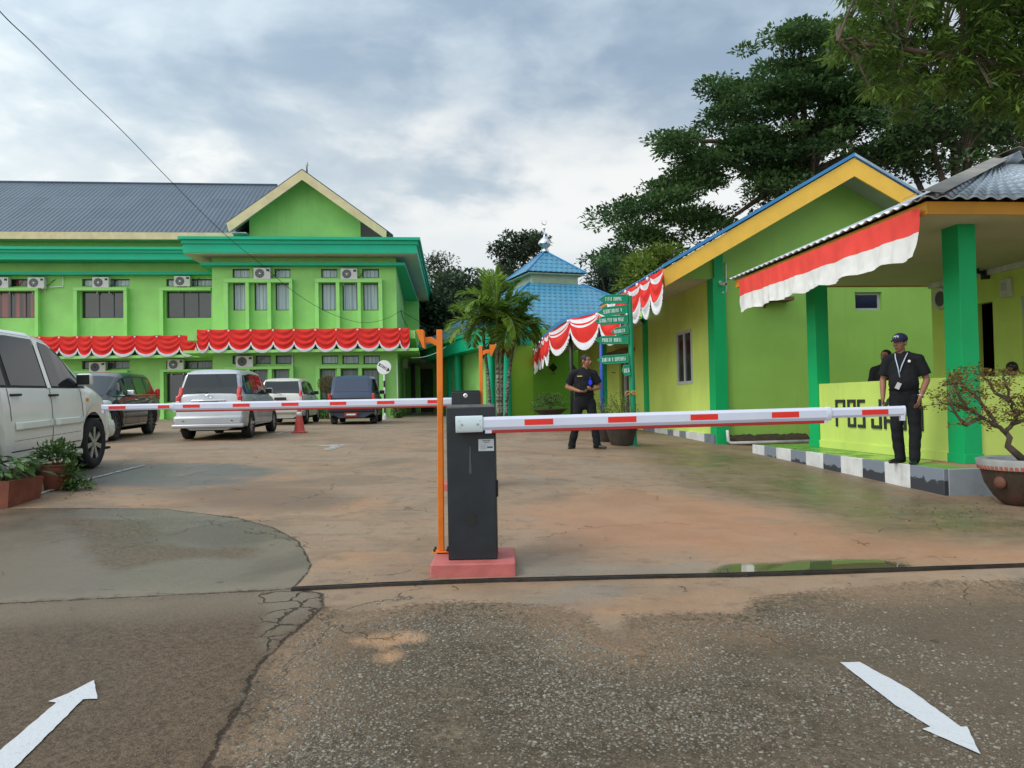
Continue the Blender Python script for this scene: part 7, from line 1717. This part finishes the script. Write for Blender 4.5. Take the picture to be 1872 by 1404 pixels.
# 5 boxy blue van, tail to the street
P_blue = car_paint('dark blue car paint', (.024, .042, .10), .12, rough=.35)
c = mpv('parked_van', 'boxy dark blue van with red number plate, tail to the camera', HEAD, (688, 774.5, .80, -.80), P_blue, 4.25, 1.70, [.85, 3.35], .33, 1.78, belt0=1.08, steep=.24, hood=1.0, wsx=.55, roofwk=.80, glass=None)
M_dimglass = paint('blue tinted rear glass', (.02, .035, .08), .15, .1, 3, 0, spec=.9)
rear_panel(c, 0, 1.18, 1.62, .62, .56, M_dimglass, 'rear_window'); rear_panel(c, .005, .86, .95, .74, .75, M_trim, 'tail_strip'); c.box('rear_bumper', M_trim, (-.01, 0, .52), (.22, 1.62, .16), .04)
c.box('number_plate', M_platered, (-.10, .02, .36), (.02, .46, .14), .004); mb = MB(); mb.box(-.114, -.111, -.14, .18, .335, .385)
mb.build('plate_text', M_signtext, c.root)
for sg in (-1, 1): c.box('tail_light', M_tail, (.03, sg * .77, .98), (.10, .09, .26), .02); c.box('mud_flap', M_trim, (.50, sg * .70, .22), (.02, .22, .30), .004)
# ------------------------------------------------------------------ direction signpost
def signpost():
    b = G(1160, 815); Y = b.y; root = empty('signpost', (b.x, b.y, b.z), 0, 'green pole with a stack of green arrow boards pointing left', 'signpost')
    def L(px_, py_, dy=0.0): q = W(px_, py_, Y + dy); return Vector((q.x - b.x, dy, q.z - b.z))
    t = L(1150.5, 541); mb = MB(); mb.tube([(0, 0, 0), t * .5, t], .055, 14); mb.build('pole', M_signgreen, root, smooth=True, sharp=50)
    mb = MB(); mb.cbox((0, 0, .01), (.22, .22, .02)); mb.build('base_plate', M_signgreen, root, bevel=.004)
    boards = [('TITIK KUMPUL', 1094, 547, 1149, 546, 16.5, 1106.5, 1137.5, 6.5), ('SEKRETARIAT D', 1092, 571.5, 1148, 565, 16.5, 1103, 1137.5, 7), ('GEDUNG PTSP DAN PUSAT', 1086, 587.5, 1149, 583, 16, 1096, 1141, 7),
              ('MUSHOLLA', 1117, 607.5, 1150, 602.5, 15, 1123, 1143, 6.5), ('PARKIR MOBIL', 1087, 622, 1150, 621, 15.5, 1101, 1137.5, 7), ('KANTIN & KOPERASI', 1091, 659, 1150, 655, 16.5, 1101, 1145, 7), ('AULA', 1137, 678.5, 1153, 676, 20, 1141, 1151, 8)]
    for k, (txt, x0, y0, x1, y1, h, t0, t1, th) in enumerate(boards):
        a, e = L(x0, y0, -.07), L(x1 - 1, y1, -.07); d = (e - a); ln = d.length; ang = math.atan2(d.z, d.x); hh = h * Y / F; T = Matrix.Translation(a) @ Matrix.Rotation(-ang, 4, 'Y')
        tip = min(.16, ln * .3); poly = [(0, 0), (tip, -hh / 2), (ln, -hh / 2), (ln, hh / 2), (tip, hh / 2)]; mb = MB(); mb.prism(poly, .035, 'y', 0, None, T); o = mb.build('arrow_board', M_signgreen, root, bevel=.003)
        # raised lighter edge
        mb = MB(); ins = .012
        for p, q in zip(poly, poly[1:] + poly[:1]):
            P, Q = Vector((p[0], 0, p[1])), Vector((q[0], 0, q[1])); mb.tube([T @ (P + Vector((ins if p[0] < .01 else -ins * (p[0] > ln - .01), -.003, -ins * np.sign(p[1])))), T @ (Q + Vector((ins if q[0] < .01 else -ins * (q[0] > ln - .01), -.003, -ins * np.sign(q[1]))))], .004, 5)
        mb.build('board_edge', M_signedge, o)
        mb = MB(); s0, s1 = (t0 - x0) / (x1 - x0) * ln, (t1 - x0) / (x1 - x0) * ln; z = th * Y / F; text_mb(mb, txt, s0, -z / 2, s1 - s0, z, min(.016, (s1 - s0) / len(txt) * .30), .004, T @ Matrix.Translation((0, -.006, 0))); mb.build('lettering', M_signtext, o)
    mb = MB(); q = L(1145.5, 575, -.09); mb.lathe([(.022, 0), (.02, -.03), (0, -.04)], 12, q, 'y'); mb.build('lamp_knob', M_white, root, smooth=True)
    # yellow ribbon knot
    r = empty('ribbon', (b.x, b.y, b.z), 0, 'yellow and orange ribbon tied in a bow round the green signpost pole', 'ribbon'); c = L(1153, 719, -.06); M_rib = paint('golden ribbon', (.55, .27, .05), .45, .1, 10)
    for nm, sg in (('loop', -1), ('loop', 1)):
        mb = MB(); pts = [c + Vector((sg * .11 * math.sin(math.pi * k / 8) * (1 if k < 9 else 1) + 0, 0, .045 * math.sin(2 * math.pi * k / 8 + .5))) for k in range(9)]; mb.tube(pts, .012, 6); o = mb.build(nm, M_rib, r, smooth=True)
    mb = MB(); pts = [t * (c.z / t.z) + Vector((.065 * math.cos(a), .065 * math.sin(a), 0)) for a in np.linspace(0, 2 * math.pi, 17)]; mb.tube(pts, .012, 6); mb.build('band', M_rib, r, smooth=True)
signpost()
# ------------------------------------------------------------------ round MOTOR sign on a striped pole
def motor_sign():
    Y = 31.6; c = W(702, 671.5, Y); g = float(gz(c.x, Y)); root = empty('round_sign', (c.x, Y, g), 0, 'round white sign lettered MOTOR on a black and white striped pole', 'sign'); H = c.z - g; R = 13 * Y / F
    mb = MB(); n = 7; h = (H - R) / n
    for k in range(n): mb.tube([(0, .03, k * h), (0, .03, (k + 1) * h)], .035, 10, mi=k % 2)
    mb.build('pole', [M_white, M_black], root)
    mb = MB(); mb.lathe([(R, -.01), (R, .01), (R - .01, .015), (0, .015)], 40, (0, 0, H), 'y'); mb.lathe([(0, -.0125), (R - .01, -.0125), (R, -.01)], 40, (0, 0, H), 'y'); d = mb.build('disc', M_white, root)
    T = Matrix.Translation((0, -.016, H)) @ Matrix.Rotation(R_(33), 4, 'Y'); mb = MB(); mb.prism([(-R * .92, -.055), (R * .60, -.055), (R * .60, -.10), (R * .95, 0), (R * .60, .10), (R * .60, .055), (-R * .92, .055), (-R * .75, 0)], .003, 'y', 0, None, T); a = mb.build('arrow', M_black, d)
    mb = MB(); text_mb(mb, 'MOTOR', -R * .60, -.040, R * 1.15, .080, .016, .003, T @ Matrix.Translation((0, -.004, 0))); mb.build('lettering', M_white, d)
    mb = MB(); mb.lathe([(.10, -.03), (.09, .16), (0, .16)], 16); mb.build('base', M_white_dirty, root)
motor_sign()
# ------------------------------------------------------------------ traffic cone
def cone():
    p = G(547.5, 791); root = empty('traffic_cone', (p.x, p.y, p.z), .2, 'faded red traffic cone with pale band behind the far boom', 'traffic cone'); M_c = paint('faded red cone rubber', (.50, .07, .06), .6, .12, 6, .1, 60, .3)
    mb = MB(); mb.box(-.19, .19, -.19, .19, 0, .03); mb.build('base', M_c, root, bevel=.01)
    mb = MB(); mb.lathe([(.15, .03), (.135, .06), (.075, .42)], 28); mb.lathe([(.058, .53), (.03, .72), (.025, .73), (0, .73)], 28); mb.build('cone_body', M_c, root, smooth=True, sharp=45)
    mb = MB(); mb.lathe([(.0755, .42), (.0585, .53)], 28); mb.build('reflective_band', M_white_dirty, root, smooth=True)
cone()
# ------------------------------------------------------------------ cables
M_wire = paint('black cable', (.015, .015, .017), .6, .1, 4, 0)
def cable(name, label, pts, r, mat=M_wire, n=10):
    P = [W(*p) for p in pts]; q = []
    for i in range(len(P) - 1):
        a, b, c, d = P[max(i - 1, 0)], P[i], P[i + 1], P[min(i + 2, len(P) - 1)]
        for k in range(n): t = k / n; q.append(.5 * ((2 * b) + (c - a) * t + (2 * a - 5 * b + 4 * c - d) * t * t + (-a + 3 * b - 3 * c + d) * t ** 3))
    q.append(P[-1]); mb = MB(); mb.tube(q, r, 6); o = mb.build(name, mat, smooth=True); tag(o, label, 'cable'); return o
cable('overhead_cable', 'thin dark overhead cable crossing the sky from the top left to the office corner', [(-110, -110, 10), (0, 21, 12), (61, 80, 13.5), (138, 157, 16), (224, 240, 19), (314, 333, 22), (380, 399, 24.5), (430, 445, 27), (481, 486, 29.5), (530, 528, 31), (582, 562, 32.5), (628, 582, 33.4), (668, 590, 34), (705, 583, 34.4), (733, 568, 34.9)], .009)
cable('service_cable', 'pale cable sagging between the office corner and the teal canopy', [(752, 654, 36), (775, 652.5, 36.5), (797, 645, 37), (815, 634, 38)], .016, M_white)
cable('service_cable', 'thin dark cables hanging down the office corner', [(733, 568, 34.9), (737, 582, 35.2), (744, 596, 35.8), (750, 606, 36.4)], .018)
cable('service_cable', 'dark cable from the office corner towards the palms', [(733, 568, 34.9), (760, 584, 37), (800, 604, 39), (828, 612, 38.6)], .013)
# fallen leaves scattered on the concrete
def litter():
    Ps = []; 
    for _ in range(420):
        x, y = random.uniform(-6, 5.0), random.uniform(3, 22) ; Ps.append((x, y, float(gz(x, y)) + .012 + mnoise.noise(Vector((x * .8, y * .8, 0))) * .008))
    for _ in range(260):
        g = G(random.gauss(1760, 70), random.gauss(935, 14)); Ps.append((g.x, g.y, g.z + .012))
    for _ in range(120):
        g = G(random.gauss(145, 22), random.gauss(893, 6)); Ps.append((g.x, g.y, g.z + .012))
    n = len(Ps); a = rng.uniform(0, 6.28, n); D = np.stack([np.cos(a), np.sin(a), rng.normal(0, .12, n)], 1); s = rng.uniform(.012, .045, n)
    root = leaf_mesh('leaf_litter', leaf_arrays(np.array(Ps), D, rng.normal(0, .2, (n, 3)) + [0, 0, 1.], s, s * .5, .1), leaf_mat('dead leaf', (.06, .03, .015), (.30, .17, .05), .7, .05), None, rng.random(n) ** 2)
    tag(root, 'small dead leaves and bits scattered over the concrete', kind='stuff')
litter()
# ------------------------------------------------------------------ people
def capsule(mb, a, b, ra, rb, flat=1.0, ax=None, n=16):
    """tapered capsule with round ends; flat squashes along ax"""
    a, b = Vector(a), Vector(b); d = (b - a); L = d.length; d = d.normalized() if L > 1e-6 else Vector((0, 0, 1)); u = (Vector(ax) - d * Vector(ax).dot(d)).normalized() if ax is not None else d.orthogonal().normalized(); v = d.cross(u)
    prof = [(0, -ra)] + [(ra * math.sin(t), -ra * math.cos(t)) for t in (R_(25), R_(50), R_(75))] + [(ra + (rb - ra) * k / 3, L * k / 3) for k in range(4)] + [(rb * math.sin(t), L + rb * math.cos(t)) for t in (R_(75), R_(50), R_(25))] + [(0, L + rb)]
    vs = []; fs = []
    for r, h in prof:
        for k in range(n): t = 2 * math.pi * k / n; vs.append(a + d * h + u * (r * flat * math.cos(t)) + v * (r * math.sin(t)))
    m = len(prof)
    for i in range(m - 1):
        for k in range(n): fs.append((i * n + k, i * n + (k + 1) % n, (i + 1) * n + (k + 1) % n, (i + 1) * n + k))
    mb.add(vs, fs); return mb
def ell(mb, c, r, M=None):
    T = Matrix.Translation(c) @ (M if M is not None else Matrix.Identity(4)) @ Matrix.Diagonal((*r, 1)); N = 14; prof = [(math.sin(math.pi * k / N), -math.cos(math.pi * k / N)) for k in range(N + 1)]; return mb.lathe(prof, 20, M=T)
M_eye = paint('eye white', (.35, .32, .30), .3, .02, 4, 0)
def fuse(mb, name, mat, parent, voxel=.009, smooth=4):
    """melt the overlapping forms of a part into one continuous skin"""
    me = bpy.data.meshes.new(name); me.from_pydata([tuple(v) for v in mb.v], [], mb.f); bm = bmesh.new(); bm.from_mesh(me); bmesh.ops.remove_doubles(bm, verts=bm.verts[:], dist=1e-6); bmesh.ops.recalc_face_normals(bm, faces=bm.faces[:]); bm.to_mesh(me); bm.free()
    o = bpy.data.objects.new(name, me); COL.objects.link(o); r = o.modifiers.new('r', 'REMESH'); r.mode = 'VOXEL'; r.voxel_size = voxel; r.use_smooth_shade = True
    if smooth: s = o.modifiers.new('s', 'SMOOTH'); s.iterations = smooth; s.factor = .5
    dg = bpy.context.evaluated_depsgraph_get(); m2 = bpy.data.meshes.new_from_object(o.evaluated_get(dg)); o.modifiers.clear(); o.data = m2; m2.materials.clear(); m2.materials.append(mat)
    m2.polygons.foreach_set('use_smooth', np.ones(len(m2.polygons), bool)); o.parent = parent; return o
def head(root, mb, hc, yaw, H=.225, cap=None, hair_len=.5, glasses=False, tilt=0.0):
    """adds head forms to the body mesh and face details as children; faces local -Y turned by yaw"""
    T = Matrix.Translation(hc) @ Matrix.Rotation(yaw, 4, 'Z') @ Matrix.Rotation(tilt, 4, 'X'); P = lambda x, y, z: T @ Vector((x, y, z)); R3 = T.to_3x3().to_4x4()
    ell(mb, P(0, .012, .030), (.074, .092, .085), R3); ell(mb, P(0, -.018, -.030), (.060, .070, .080), R3); ell(mb, P(0, -.045, -.082), (.030, .030, .024), R3)
    capsule(mb, P(0, -.088, .010), P(0, -.108, -.022), .010, .015, 1.0); ell(mb, P(0, -.098, -.030), (.020, .012, .010), R3)
    for s in (-1, 1):
        ell(mb, P(s * .078, .010, -.005), (.010, .020, .032), R3); ell(mb, P(s * .040, -.060, -.022), (.022, .020, .022), R3); ell(mb, P(s * .030, -.084, .030), (.022, .010, .008), R3)
    ell(mb, P(0, -.088, -.052), (.026, .010, .007), R3); ell(mb, P(0, -.086, -.064), (.022, .010, .008), R3)
    def part(name, mat, fn, vox=None):
        q = MB(); fn(q)
        return fuse(q, name, mat, root, vox, 2) if vox else q.build(name, mat, root, smooth=True)
    part('eye', M_eye, lambda q: ell(q, P(-.030, -.083, .010), (.010, .006, .004), R3)); part('eye', M_eye, lambda q: ell(q, P(.030, -.083, .010), (.010, .006, .004), R3))
    for s in (-1, 1): part('pupil', M_hair, lambda q: ell(q, P(s * .030, -.0895, .010), (.005, .003, .0055), R3)); part('eyebrow', M_hair, lambda q: capsule(q, P(s * .046, -.085, .032), P(s * .016, -.093, .030), .004, .005))
    part('mouth', paint('lips', (.20, .07, .06), .6), lambda q: capsule(q, P(-.020, -.097, -.057), P(.020, -.097, -.057), .003, .003))
    def hairf(q):
        ell(q, P(0, .017, .038), (.0765, .092, .081), R3)
    hq = MB(); hairf(hq); vs = hq.v; keep = []
    h = fuse(hq, 'hair', M_hair, root, .008, 1); bm = bmesh.new(); bm.from_mesh(h.data); Ti = T.inverted()
    kill = [v for v in bm.verts if (lambda p: (p.y < -.045 and p.z < .075 ) or (p.z < .0 - hair_len * .05 and p.y < .03) or p.z < -.045)(Ti @ v.co)]; bmesh.ops.delete(bm, geom=kill, context='VERTS'); bm.to_mesh(h.data); bm.free(); solid(h, .006)
    if cap:
        q = MB(); ell(q, P(0, .010, .058), (.088, .104, .078), R3); capmesh = fuse(q, 'cap', cap, root, .009, 1); bm = bmesh.new(); bm.from_mesh(capmesh.data); bmesh.ops.delete(bm, geom=[v for v in bm.verts if (Ti @ v.co).z < .040], context='VERTS'); bm.to_mesh(capmesh.data); bm.free(); solid(capmesh, .006)
        q = MB(); rows = []
        for i in range(8):
            t = i / 7; rows.append([P(.085 * (1 - .25 * t * t) * math.sin(a), -.085 * math.cos(a) * (1 + 0) - .085 * t * math.cos(a) ** .6, .046 - .014 * t - .012 * math.sin(a) ** 2) for a in np.linspace(-1.25, 1.25, 15)])
        q.grid(rows); b = q.build('cap_brim', cap, capmesh, smooth=True); solid(b, .006)
        q = MB(); q.grid([[P(.030 * u, -.094 + abs(u) * .006 + .010 * w_, .068 + .028 * w_) for u in (-1, -.5, 0, .5, 1)] for w_ in (0, 1)]); b = q.build('cap_emblem', M_white, capmesh); solid(b, .003)
    if glasses:
        q = MB()
        for s in (-1, 1): q.lathe([(.020, -.001), (.022, .001), (.020, .003)], 16, (0, 0, 0), 'y', M=T @ Matrix.Translation((s * .030, -.105, .008)))
        q.tube([P(-.010, -.105, .010), P(.010, -.105, .010)], .002, 5); q.tube([P(.05, -.103, .012), P(.078, .0, .008)], .002, 5); q.tube([P(-.05, -.103, .012), P(-.078, .0, .008)], .002, 5); q.build('glasses', M_frame, root)
    return T
def hand(mb, w, d, palm_n, side, curl=.5, size=1.0):
    """palm and five bent fingers; w wrist, d direction, palm_n palm normal"""
    w, d, n = Vector(w), Vector(d).normalized(), Vector(palm_n).normalized(); n = (n - d * n.dot(d)).normalized(); s = d.cross(n) * side
    c = w + d * .045 * size; capsule(mb, w, w + d * .02, .024, .028, .62, n)
    ell(mb, c + d * .005, (.040 * size, .046 * size, .0165 * size), Matrix((s, d, n)).transposed().to_4x4())
    for k, (o, l) in enumerate(((.029, .070), (.010, .080), (-.010, .074), (-.028, .058))):
        b = c + d * .038 + s * o; r = .0088 - .0006 * k; seg = l * size / 3; dd = d.copy(); p = b - d * .012; q = b; cu = curl * (1 + .12 * k)
        for j in range(3): capsule(mb, p, q, r, r * .94, 1, None, 8); p = q; dd = (Matrix.Rotation(cu * (.6, .9, .7)[j], 3, s * side) @ dd); q = p + dd * seg; r *= .93
        capsule(mb, p, q, r, r * .85, 1, None, 8)
    t0 = w + d * .018 + s * .024; td = (s * .75 + d * .65 + n * .25 * 1).normalized(); t1 = t0 + td * .036; t2 = t1 + (td * .5 + d * .8 + n * .3).normalized() * .032; capsule(mb, t0, t1, .013, .011, 1, None, 8); capsule(mb, t1, t2, .0105, .0085, 1, None, 8)
def person(name, label, loc, rz, J, head_yaw=0.0, cap=None, extras=None, scale=1.0, glasses=False, belly=0.0, tilt=0.0, sleeve=.6):
    """J: joints in local metres; the figure faces local -Y"""
    root = empty(name, loc, rz, label, 'person'); root.scale = (scale,) * 3
    V3 = {k: Vector(v) for k, v in J.items() if isinstance(v, tuple)}; g = lambda k: V3[k]
    sk = MB(); hc = g('head'); T = head(root, sk, hc, head_yaw, cap=cap, glasses=glasses, tilt=tilt); nk = g('neck')
    capsule(sk, nk - Vector((0, 0, .05)), hc + Vector((0, .012, -.05)), .060, .054); capsule(sk, g('chest') + Vector((0, 0, .06)), g('pelvis') + Vector((0, 0, .10)), .09, .09, 1.0)
    for s in 'LR':
        sg = -1 if s == 'L' else 1; sh, el, wr = g('sh' + s), g('el' + s), g('wr' + s); capsule(sk, sh, el, .048, .040); capsule(sk, el, el.lerp(wr, .35), .041, .040); capsule(sk, el.lerp(wr, .35), wr, .040, .026); capsule(sk, g('chest') + Vector((0, 0, .06)), sh, .07, .045)
        hd = Vector(J.get('hd' + s, (wr - el)[:])); pn = Vector(J.get('pn' + s, (-sg, 0, 0))); hand(sk, wr, hd, pn, 1 if s == 'R' else -1, J.get('curl' + s, .35))
        hp, kn, an = g('hip' + s), g('kn' + s), g('an' + s); capsule(sk, hp, kn, .07, .05); capsule(sk, kn, an, .05, .035); capsule(sk, g('pelvis'), hp, .10, .08)
    fuse(sk, 'body', M_skin, root, .0062, 3)
    # shirt
    sh = MB(); ch, pe = g('chest'), g('pelvis'); f = .66
    capsule(sh, pe + Vector((0, 0, -.02)), pe + Vector((0, 0, .18)), .172, .160 + belly * .5, .72, (0, 1, 0)); capsule(sh, pe + Vector((0, -belly, .16)), ch, .160 + belly, .180, .72, (0, 1, 0)); capsule(sh, ch, ch + Vector((0, 0, .11)), .178, .130, .66, (0, 1, 0))
    for s in 'LR':
        a, e = g('sh' + s), g('el' + s); capsule(sh, ch + Vector((0, 0, .135)), a, .082, .066); capsule(sh, nk + Vector((0, 0, -.07)), a + Vector((0, 0, .01)), .060, .050); m_ = a.lerp(e, sleeve + .12); capsule(sh, a, m_, .068, .074)
    capsule(sh, nk + Vector((0, .01, -.035)), nk + Vector((0, .006, .018)), .074, .070)
    so_ = fuse(sh, 'shirt', M_cloth, root, .0095, 4)
    # open the sleeve ends, hem and collar by trimming
    bm = bmesh.new(); bm.from_mesh(so_.data); kill = []
    for v in bm.verts:
        k = False
        for s in 'LR':
            a, e = g('sh' + s), g('el' + s); d = (e - a).normalized(); t = (v.co - a).dot(d); r = (v.co - a - d * t).length
            if t > (e - a).length * (sleeve + .16) and r < .11: k = True
        t = v.co - nk
        if t.z > .040 and math.hypot(t.x, t.y) < .10: k = True
        if k: kill.append(v)
        else:
            q = v.co; w = mnoise.noise(Vector((q.x * 9, q.y * 9, q.z * 14 + 3))) * .007 + mnoise.noise(Vector((q.x * 4, q.y * 4, q.z * 6))) * .010; v.co += v.normal * w
    bmesh.ops.delete(bm, geom=kill, context='VERTS'); bm.to_mesh(so_.data); bm.free(); solid(so_, .005)
    # trousers
    tr = MB(); capsule(tr, pe + Vector((0, 0, .02)), pe + Vector((0, 0, -.06)), .158, .165, .74, (0, 1, 0))
    for s in 'LR':
        hp, kn, an = g('hip' + s), g('kn' + s), g('an' + s); capsule(tr, hp, kn, .102, .076); capsule(tr, kn, an + (an - kn).normalized() * .0, .076, .068); capsule(tr, an, an + Vector((0, 0, -.01)), .070, .072)
    to = fuse(tr, 'trousers', M_cloth, root, .0105, 3); bm = bmesh.new(); bm.from_mesh(to.data)
    for v in bm.verts: q = v.co; v.co += v.normal * (mnoise.noise(Vector((q.x * 7, q.y * 7, q.z * 11))) * .010)
    bm.to_mesh(to.data); bm.free()
    for s in 'LR':
        an = g('an' + s); fd = Vector(J.get('ft' + s, (0, -1, 0))).normalized(); z = an.z - .075 if 'zf' + s not in J else J['zf' + s]; st = J.get('seated', False); q = MB(); b = Vector((an.x, an.y, z)); sd = Vector((-fd.y, fd.x, 0)); R3 = Matrix((sd, fd, (0, 0, 1))).transposed().to_4x4()
        capsule(q, b - fd * .045 + Vector((0, 0, .040)), b + fd * .06 + Vector((0, 0, .036)), .040, .038); capsule(q, b + fd * .05 + Vector((0, 0, .030)), b + fd * .165 + Vector((0, 0, .024)), .042, .026); capsule(q, b - fd * .02 + Vector((0, 0, .04)), an + Vector((0, 0, .03)), .040, .040)
        o = fuse(q, 'shoe', M_shoe, root, .007, 2); bm = bmesh.new(); bm.from_mesh(o.data)
        for v in bm.verts: v.co.z = max(v.co.z, z + .001)
        bm.to_mesh(o.data); bm.free()
    if extras: extras(root, V3, T)
    return root
STAND = dict(head=(0, -.03, 1.585), neck=(0, -.005, 1.44), chest=(0, 0, 1.26), pelvis=(0, 0, .93), shL=(-.180, 0, 1.365), shR=(.180, 0, 1.365), elL=(-.235, .03, 1.10), elR=(.235, .03, 1.10), wrL=(-.24, -.04, .85), wrR=(.24, -.04, .85), hipL=(-.09, 0, .86), hipR=(.09, 0, .86), knL=(-.10, -.02, .48), knR=(.10, -.02, .48), anL=(-.105, .02, .085), anR=(.105, .02, .085))
# note: L is the figure's right in the picture sense (local -x); the figure looks towards local -Y
def guard_left():
    a = G(1070, 821); H = 1.68; J = dict(STAND)
    # striding stance: image-left foot behind, image-right foot ahead, hands meeting at the waist
    J.update(head=(.045, -.03, 1.585), neck=(.02, -.005, 1.44), chest=(.0, 0, 1.26), elL=(-.30, .06, 1.13), wrL=(-.085, -.20, 1.045), hdL=(.9, -.35, -.16), pnL=(0, .4, 1), curlL=.55, elR=(.275, .03, 1.12), wrR=(.165, -.19, 1.07), hdR=(-.7, -.6, .1), pnR=(0, .5, 1), curlR=.7,
             hipL=(-.10, 0, .86), hipR=(.10, 0, .86), knL=(-.155, -.02, .47), anL=(-.235, .05, .085), knR=(.165, -.03, .47), anR=(.215, -.02, .085), ftL=(-.35, -1, 0), ftR=(.85, -.5, 0))
    def ex(root, V3, T):
        q = MB(); q.cbox((-.075, -.128, 1.315), (.085, .006, .018), None, None); o = q.build('name_tag', paint('brass name tag', (.55, .45, .12), .4), root)
        q = MB(); q.lathe([(.034, -.003), (.034, .003), (.028, .005), (0, .005)], 20, (.11, -.150, 1.20), 'y', sy=1.4); q.lathe([(0, -.004), (.034, -.003)], 20, (.11, -.150, 1.20), 'y', sy=1.4); q.build('blue_badge', M_bluecard, root)
        q = MB(); q.tube([(.105, -.140, 1.30), (.11, -.150, 1.245)], .005, 6); q.build('badge_cord', M_bluecard, root)
        q = MB()
        pe = V3['pelvis']; ring = [(.176 * math.cos(t), .132 * math.sin(t), .985) for t in np.linspace(0, 2 * math.pi, 33)]; q.tube(ring, .012, 6); q.build('belt', M_cloth, root)
        for s in (-1, 1):
            q = MB(); q.box(s * .14 - .03, s * .14 + .03, -.045, .045, 1.455, 1.465); o = q.build('epaulette', M_cloth, root); o.rotation_euler = (0, s * .28, 0)
            o.location = (s * .0, 0, .005 - .0)
    r = person('person', 'guard in black uniform with blue badge, legs apart, hands at the waist, looking right', (a.x, a.y, a.z + .004 - .010), R_(-4), J, head_yaw=R_(52), extras=ex, scale=1.035, belly=.015)
    return r
guard_left()
def guard_right():
    a = W(1657, 846, 10.0); loc = FR.loc(Vector((a.x, a.y, 0))); J = dict(STAND)
    J.update(head=(-.03, -.035, 1.575), neck=(-.01, -.005, 1.435), elL=(-.25, .02, 1.10), wrL=(-.245, -.07, .86), hdL=(0, -.25, -1), pnL=(1, 0, 0), curlL=.3, elR=(.265, .02, 1.09), wrR=(.195, -.115, .865), hdR=(-.25, -.25, -1), pnR=(-.8, .3, 0), curlR=.4, hipL=(-.085, 0, .86), hipR=(.095, 0, .86), knL=(-.10, -.02, .47), anL=(-.075, .03, .085), knR=(.115, -.01, .47), anR=(.105, -.06, .085), ftL=(-.75, -1, 0), ftR=(-.15, -1, 0))
    def ex(root, V3, T):
        M_lan = paint('white lanyard', (.50, .58, .72), .5)
        q = MB(); q.tube([(-.085, -.055, 1.445), (-.075, -.118, 1.38), (-.045, -.150, 1.26), (-.025, -.170, 1.13)], .007, 6); q.tube([(.060, -.06, 1.445), (.035, -.125, 1.37), (-.0, -.150, 1.28), (-.022, -.166, 1.20)], .007, 6); q.build('lanyard', M_lan, root, smooth=True)
        q = MB(); q.cbox((0, 0, 0), (.055, .006, .085)); o = q.build('id_card', M_alu, root); o.location = (-.045, -.185, 1.02); o.rotation_euler = (0, .45, 0)
        q = MB(); q.lathe([(.018, 0), (.016, -.006), (0, -.008)], 14, (.085, -.128, 1.335), 'y'); q.build('pin', M_white, root)
        w, e = V3['wrR'], V3['elR']; d = (w - e).normalized(); q = MB(); u = d.orthogonal().normalized(); v = d.cross(u); c = w - d * .02; q.tube([c + (u * math.cos(t) + v * math.sin(t)) * .033 for t in np.linspace(0, 2 * math.pi, 17)], .008, 6); q.build('wristwatch', M_chrome, root, smooth=True)
        q = MB(); ring = [(.176 * math.cos(t), .132 * math.sin(t), .975) for t in np.linspace(0, 2 * math.pi, 33)]; q.tube(ring, .012, 6); q.build('belt', M_cloth, root)
    return person('person', 'guard in black uniform, navy cap and white lanyard standing on the painted kerb', (a.x, a.y, ZP + .003 - .010), R_(-34), J, head_yaw=R_(-22), cap=M_navy, extras=ex, belly=.03, sleeve=.62)
guard_right()
def back_people():
    # man half hidden behind the lettered wall
    a = W(1621, 700, 12.2); J = dict(STAND); person('person', 'man in dark clothes behind the low lettered wall, mostly hidden by the capped guard', (a.x, a.y, ZP - .008), R_(-30), J, head_yaw=R_(-25), scale=.955)
    # seated person behind the bonsai
    b = W(1851, 700, 11.2); st = empty('stool', (b.x, b.y, ZP), 0, 'plain stool behind the low wall at the right picture edge', 'stool'); mb = MB(); mb.lathe([(.16, .44), (.17, .45), (.17, .475), (.15, .48), (0, .48)], 20); mb.build('seat', M_wood, st, smooth=True, sharp=40)
    for k in range(4):
        a4 = k * math.pi / 2 + .4; mb = MB(); mb.tube([(.13 * math.cos(a4), .13 * math.sin(a4), .45), (.17 * math.cos(a4), .17 * math.sin(a4), 0)], .015, 6); mb.build('leg', M_wood, st)
    J = dict(head=(0, .0, 1.24), neck=(0, .02, 1.10), chest=(0, .02, .93), pelvis=(0, .03, .60), shL=(-.18, .02, 1.05), shR=(.18, .02, 1.05), elL=(-.22, -.02, .78), elR=(.22, -.02, .78), wrL=(-.12, -.22, .72), wrR=(.12, -.22, .72), hipL=(-.09, .0, .55), hipR=(.09, .0, .55), knL=(-.12, -.40, .53), knR=(.12, -.40, .53), anL=(-.12, -.42, .085), anR=(.12, -.42, .085), hdL=(.5, -1, -.1), hdR=(-.5, -1, -.1), pnL=(0, 0, -1), pnR=(0, 0, -1))
    person('person', 'dark haired person seated behind the wall, seen through the bonsai branches', (b.x, b.y, ZP - .008), R_(150), J, scale=1.0)
back_people()
print("done")
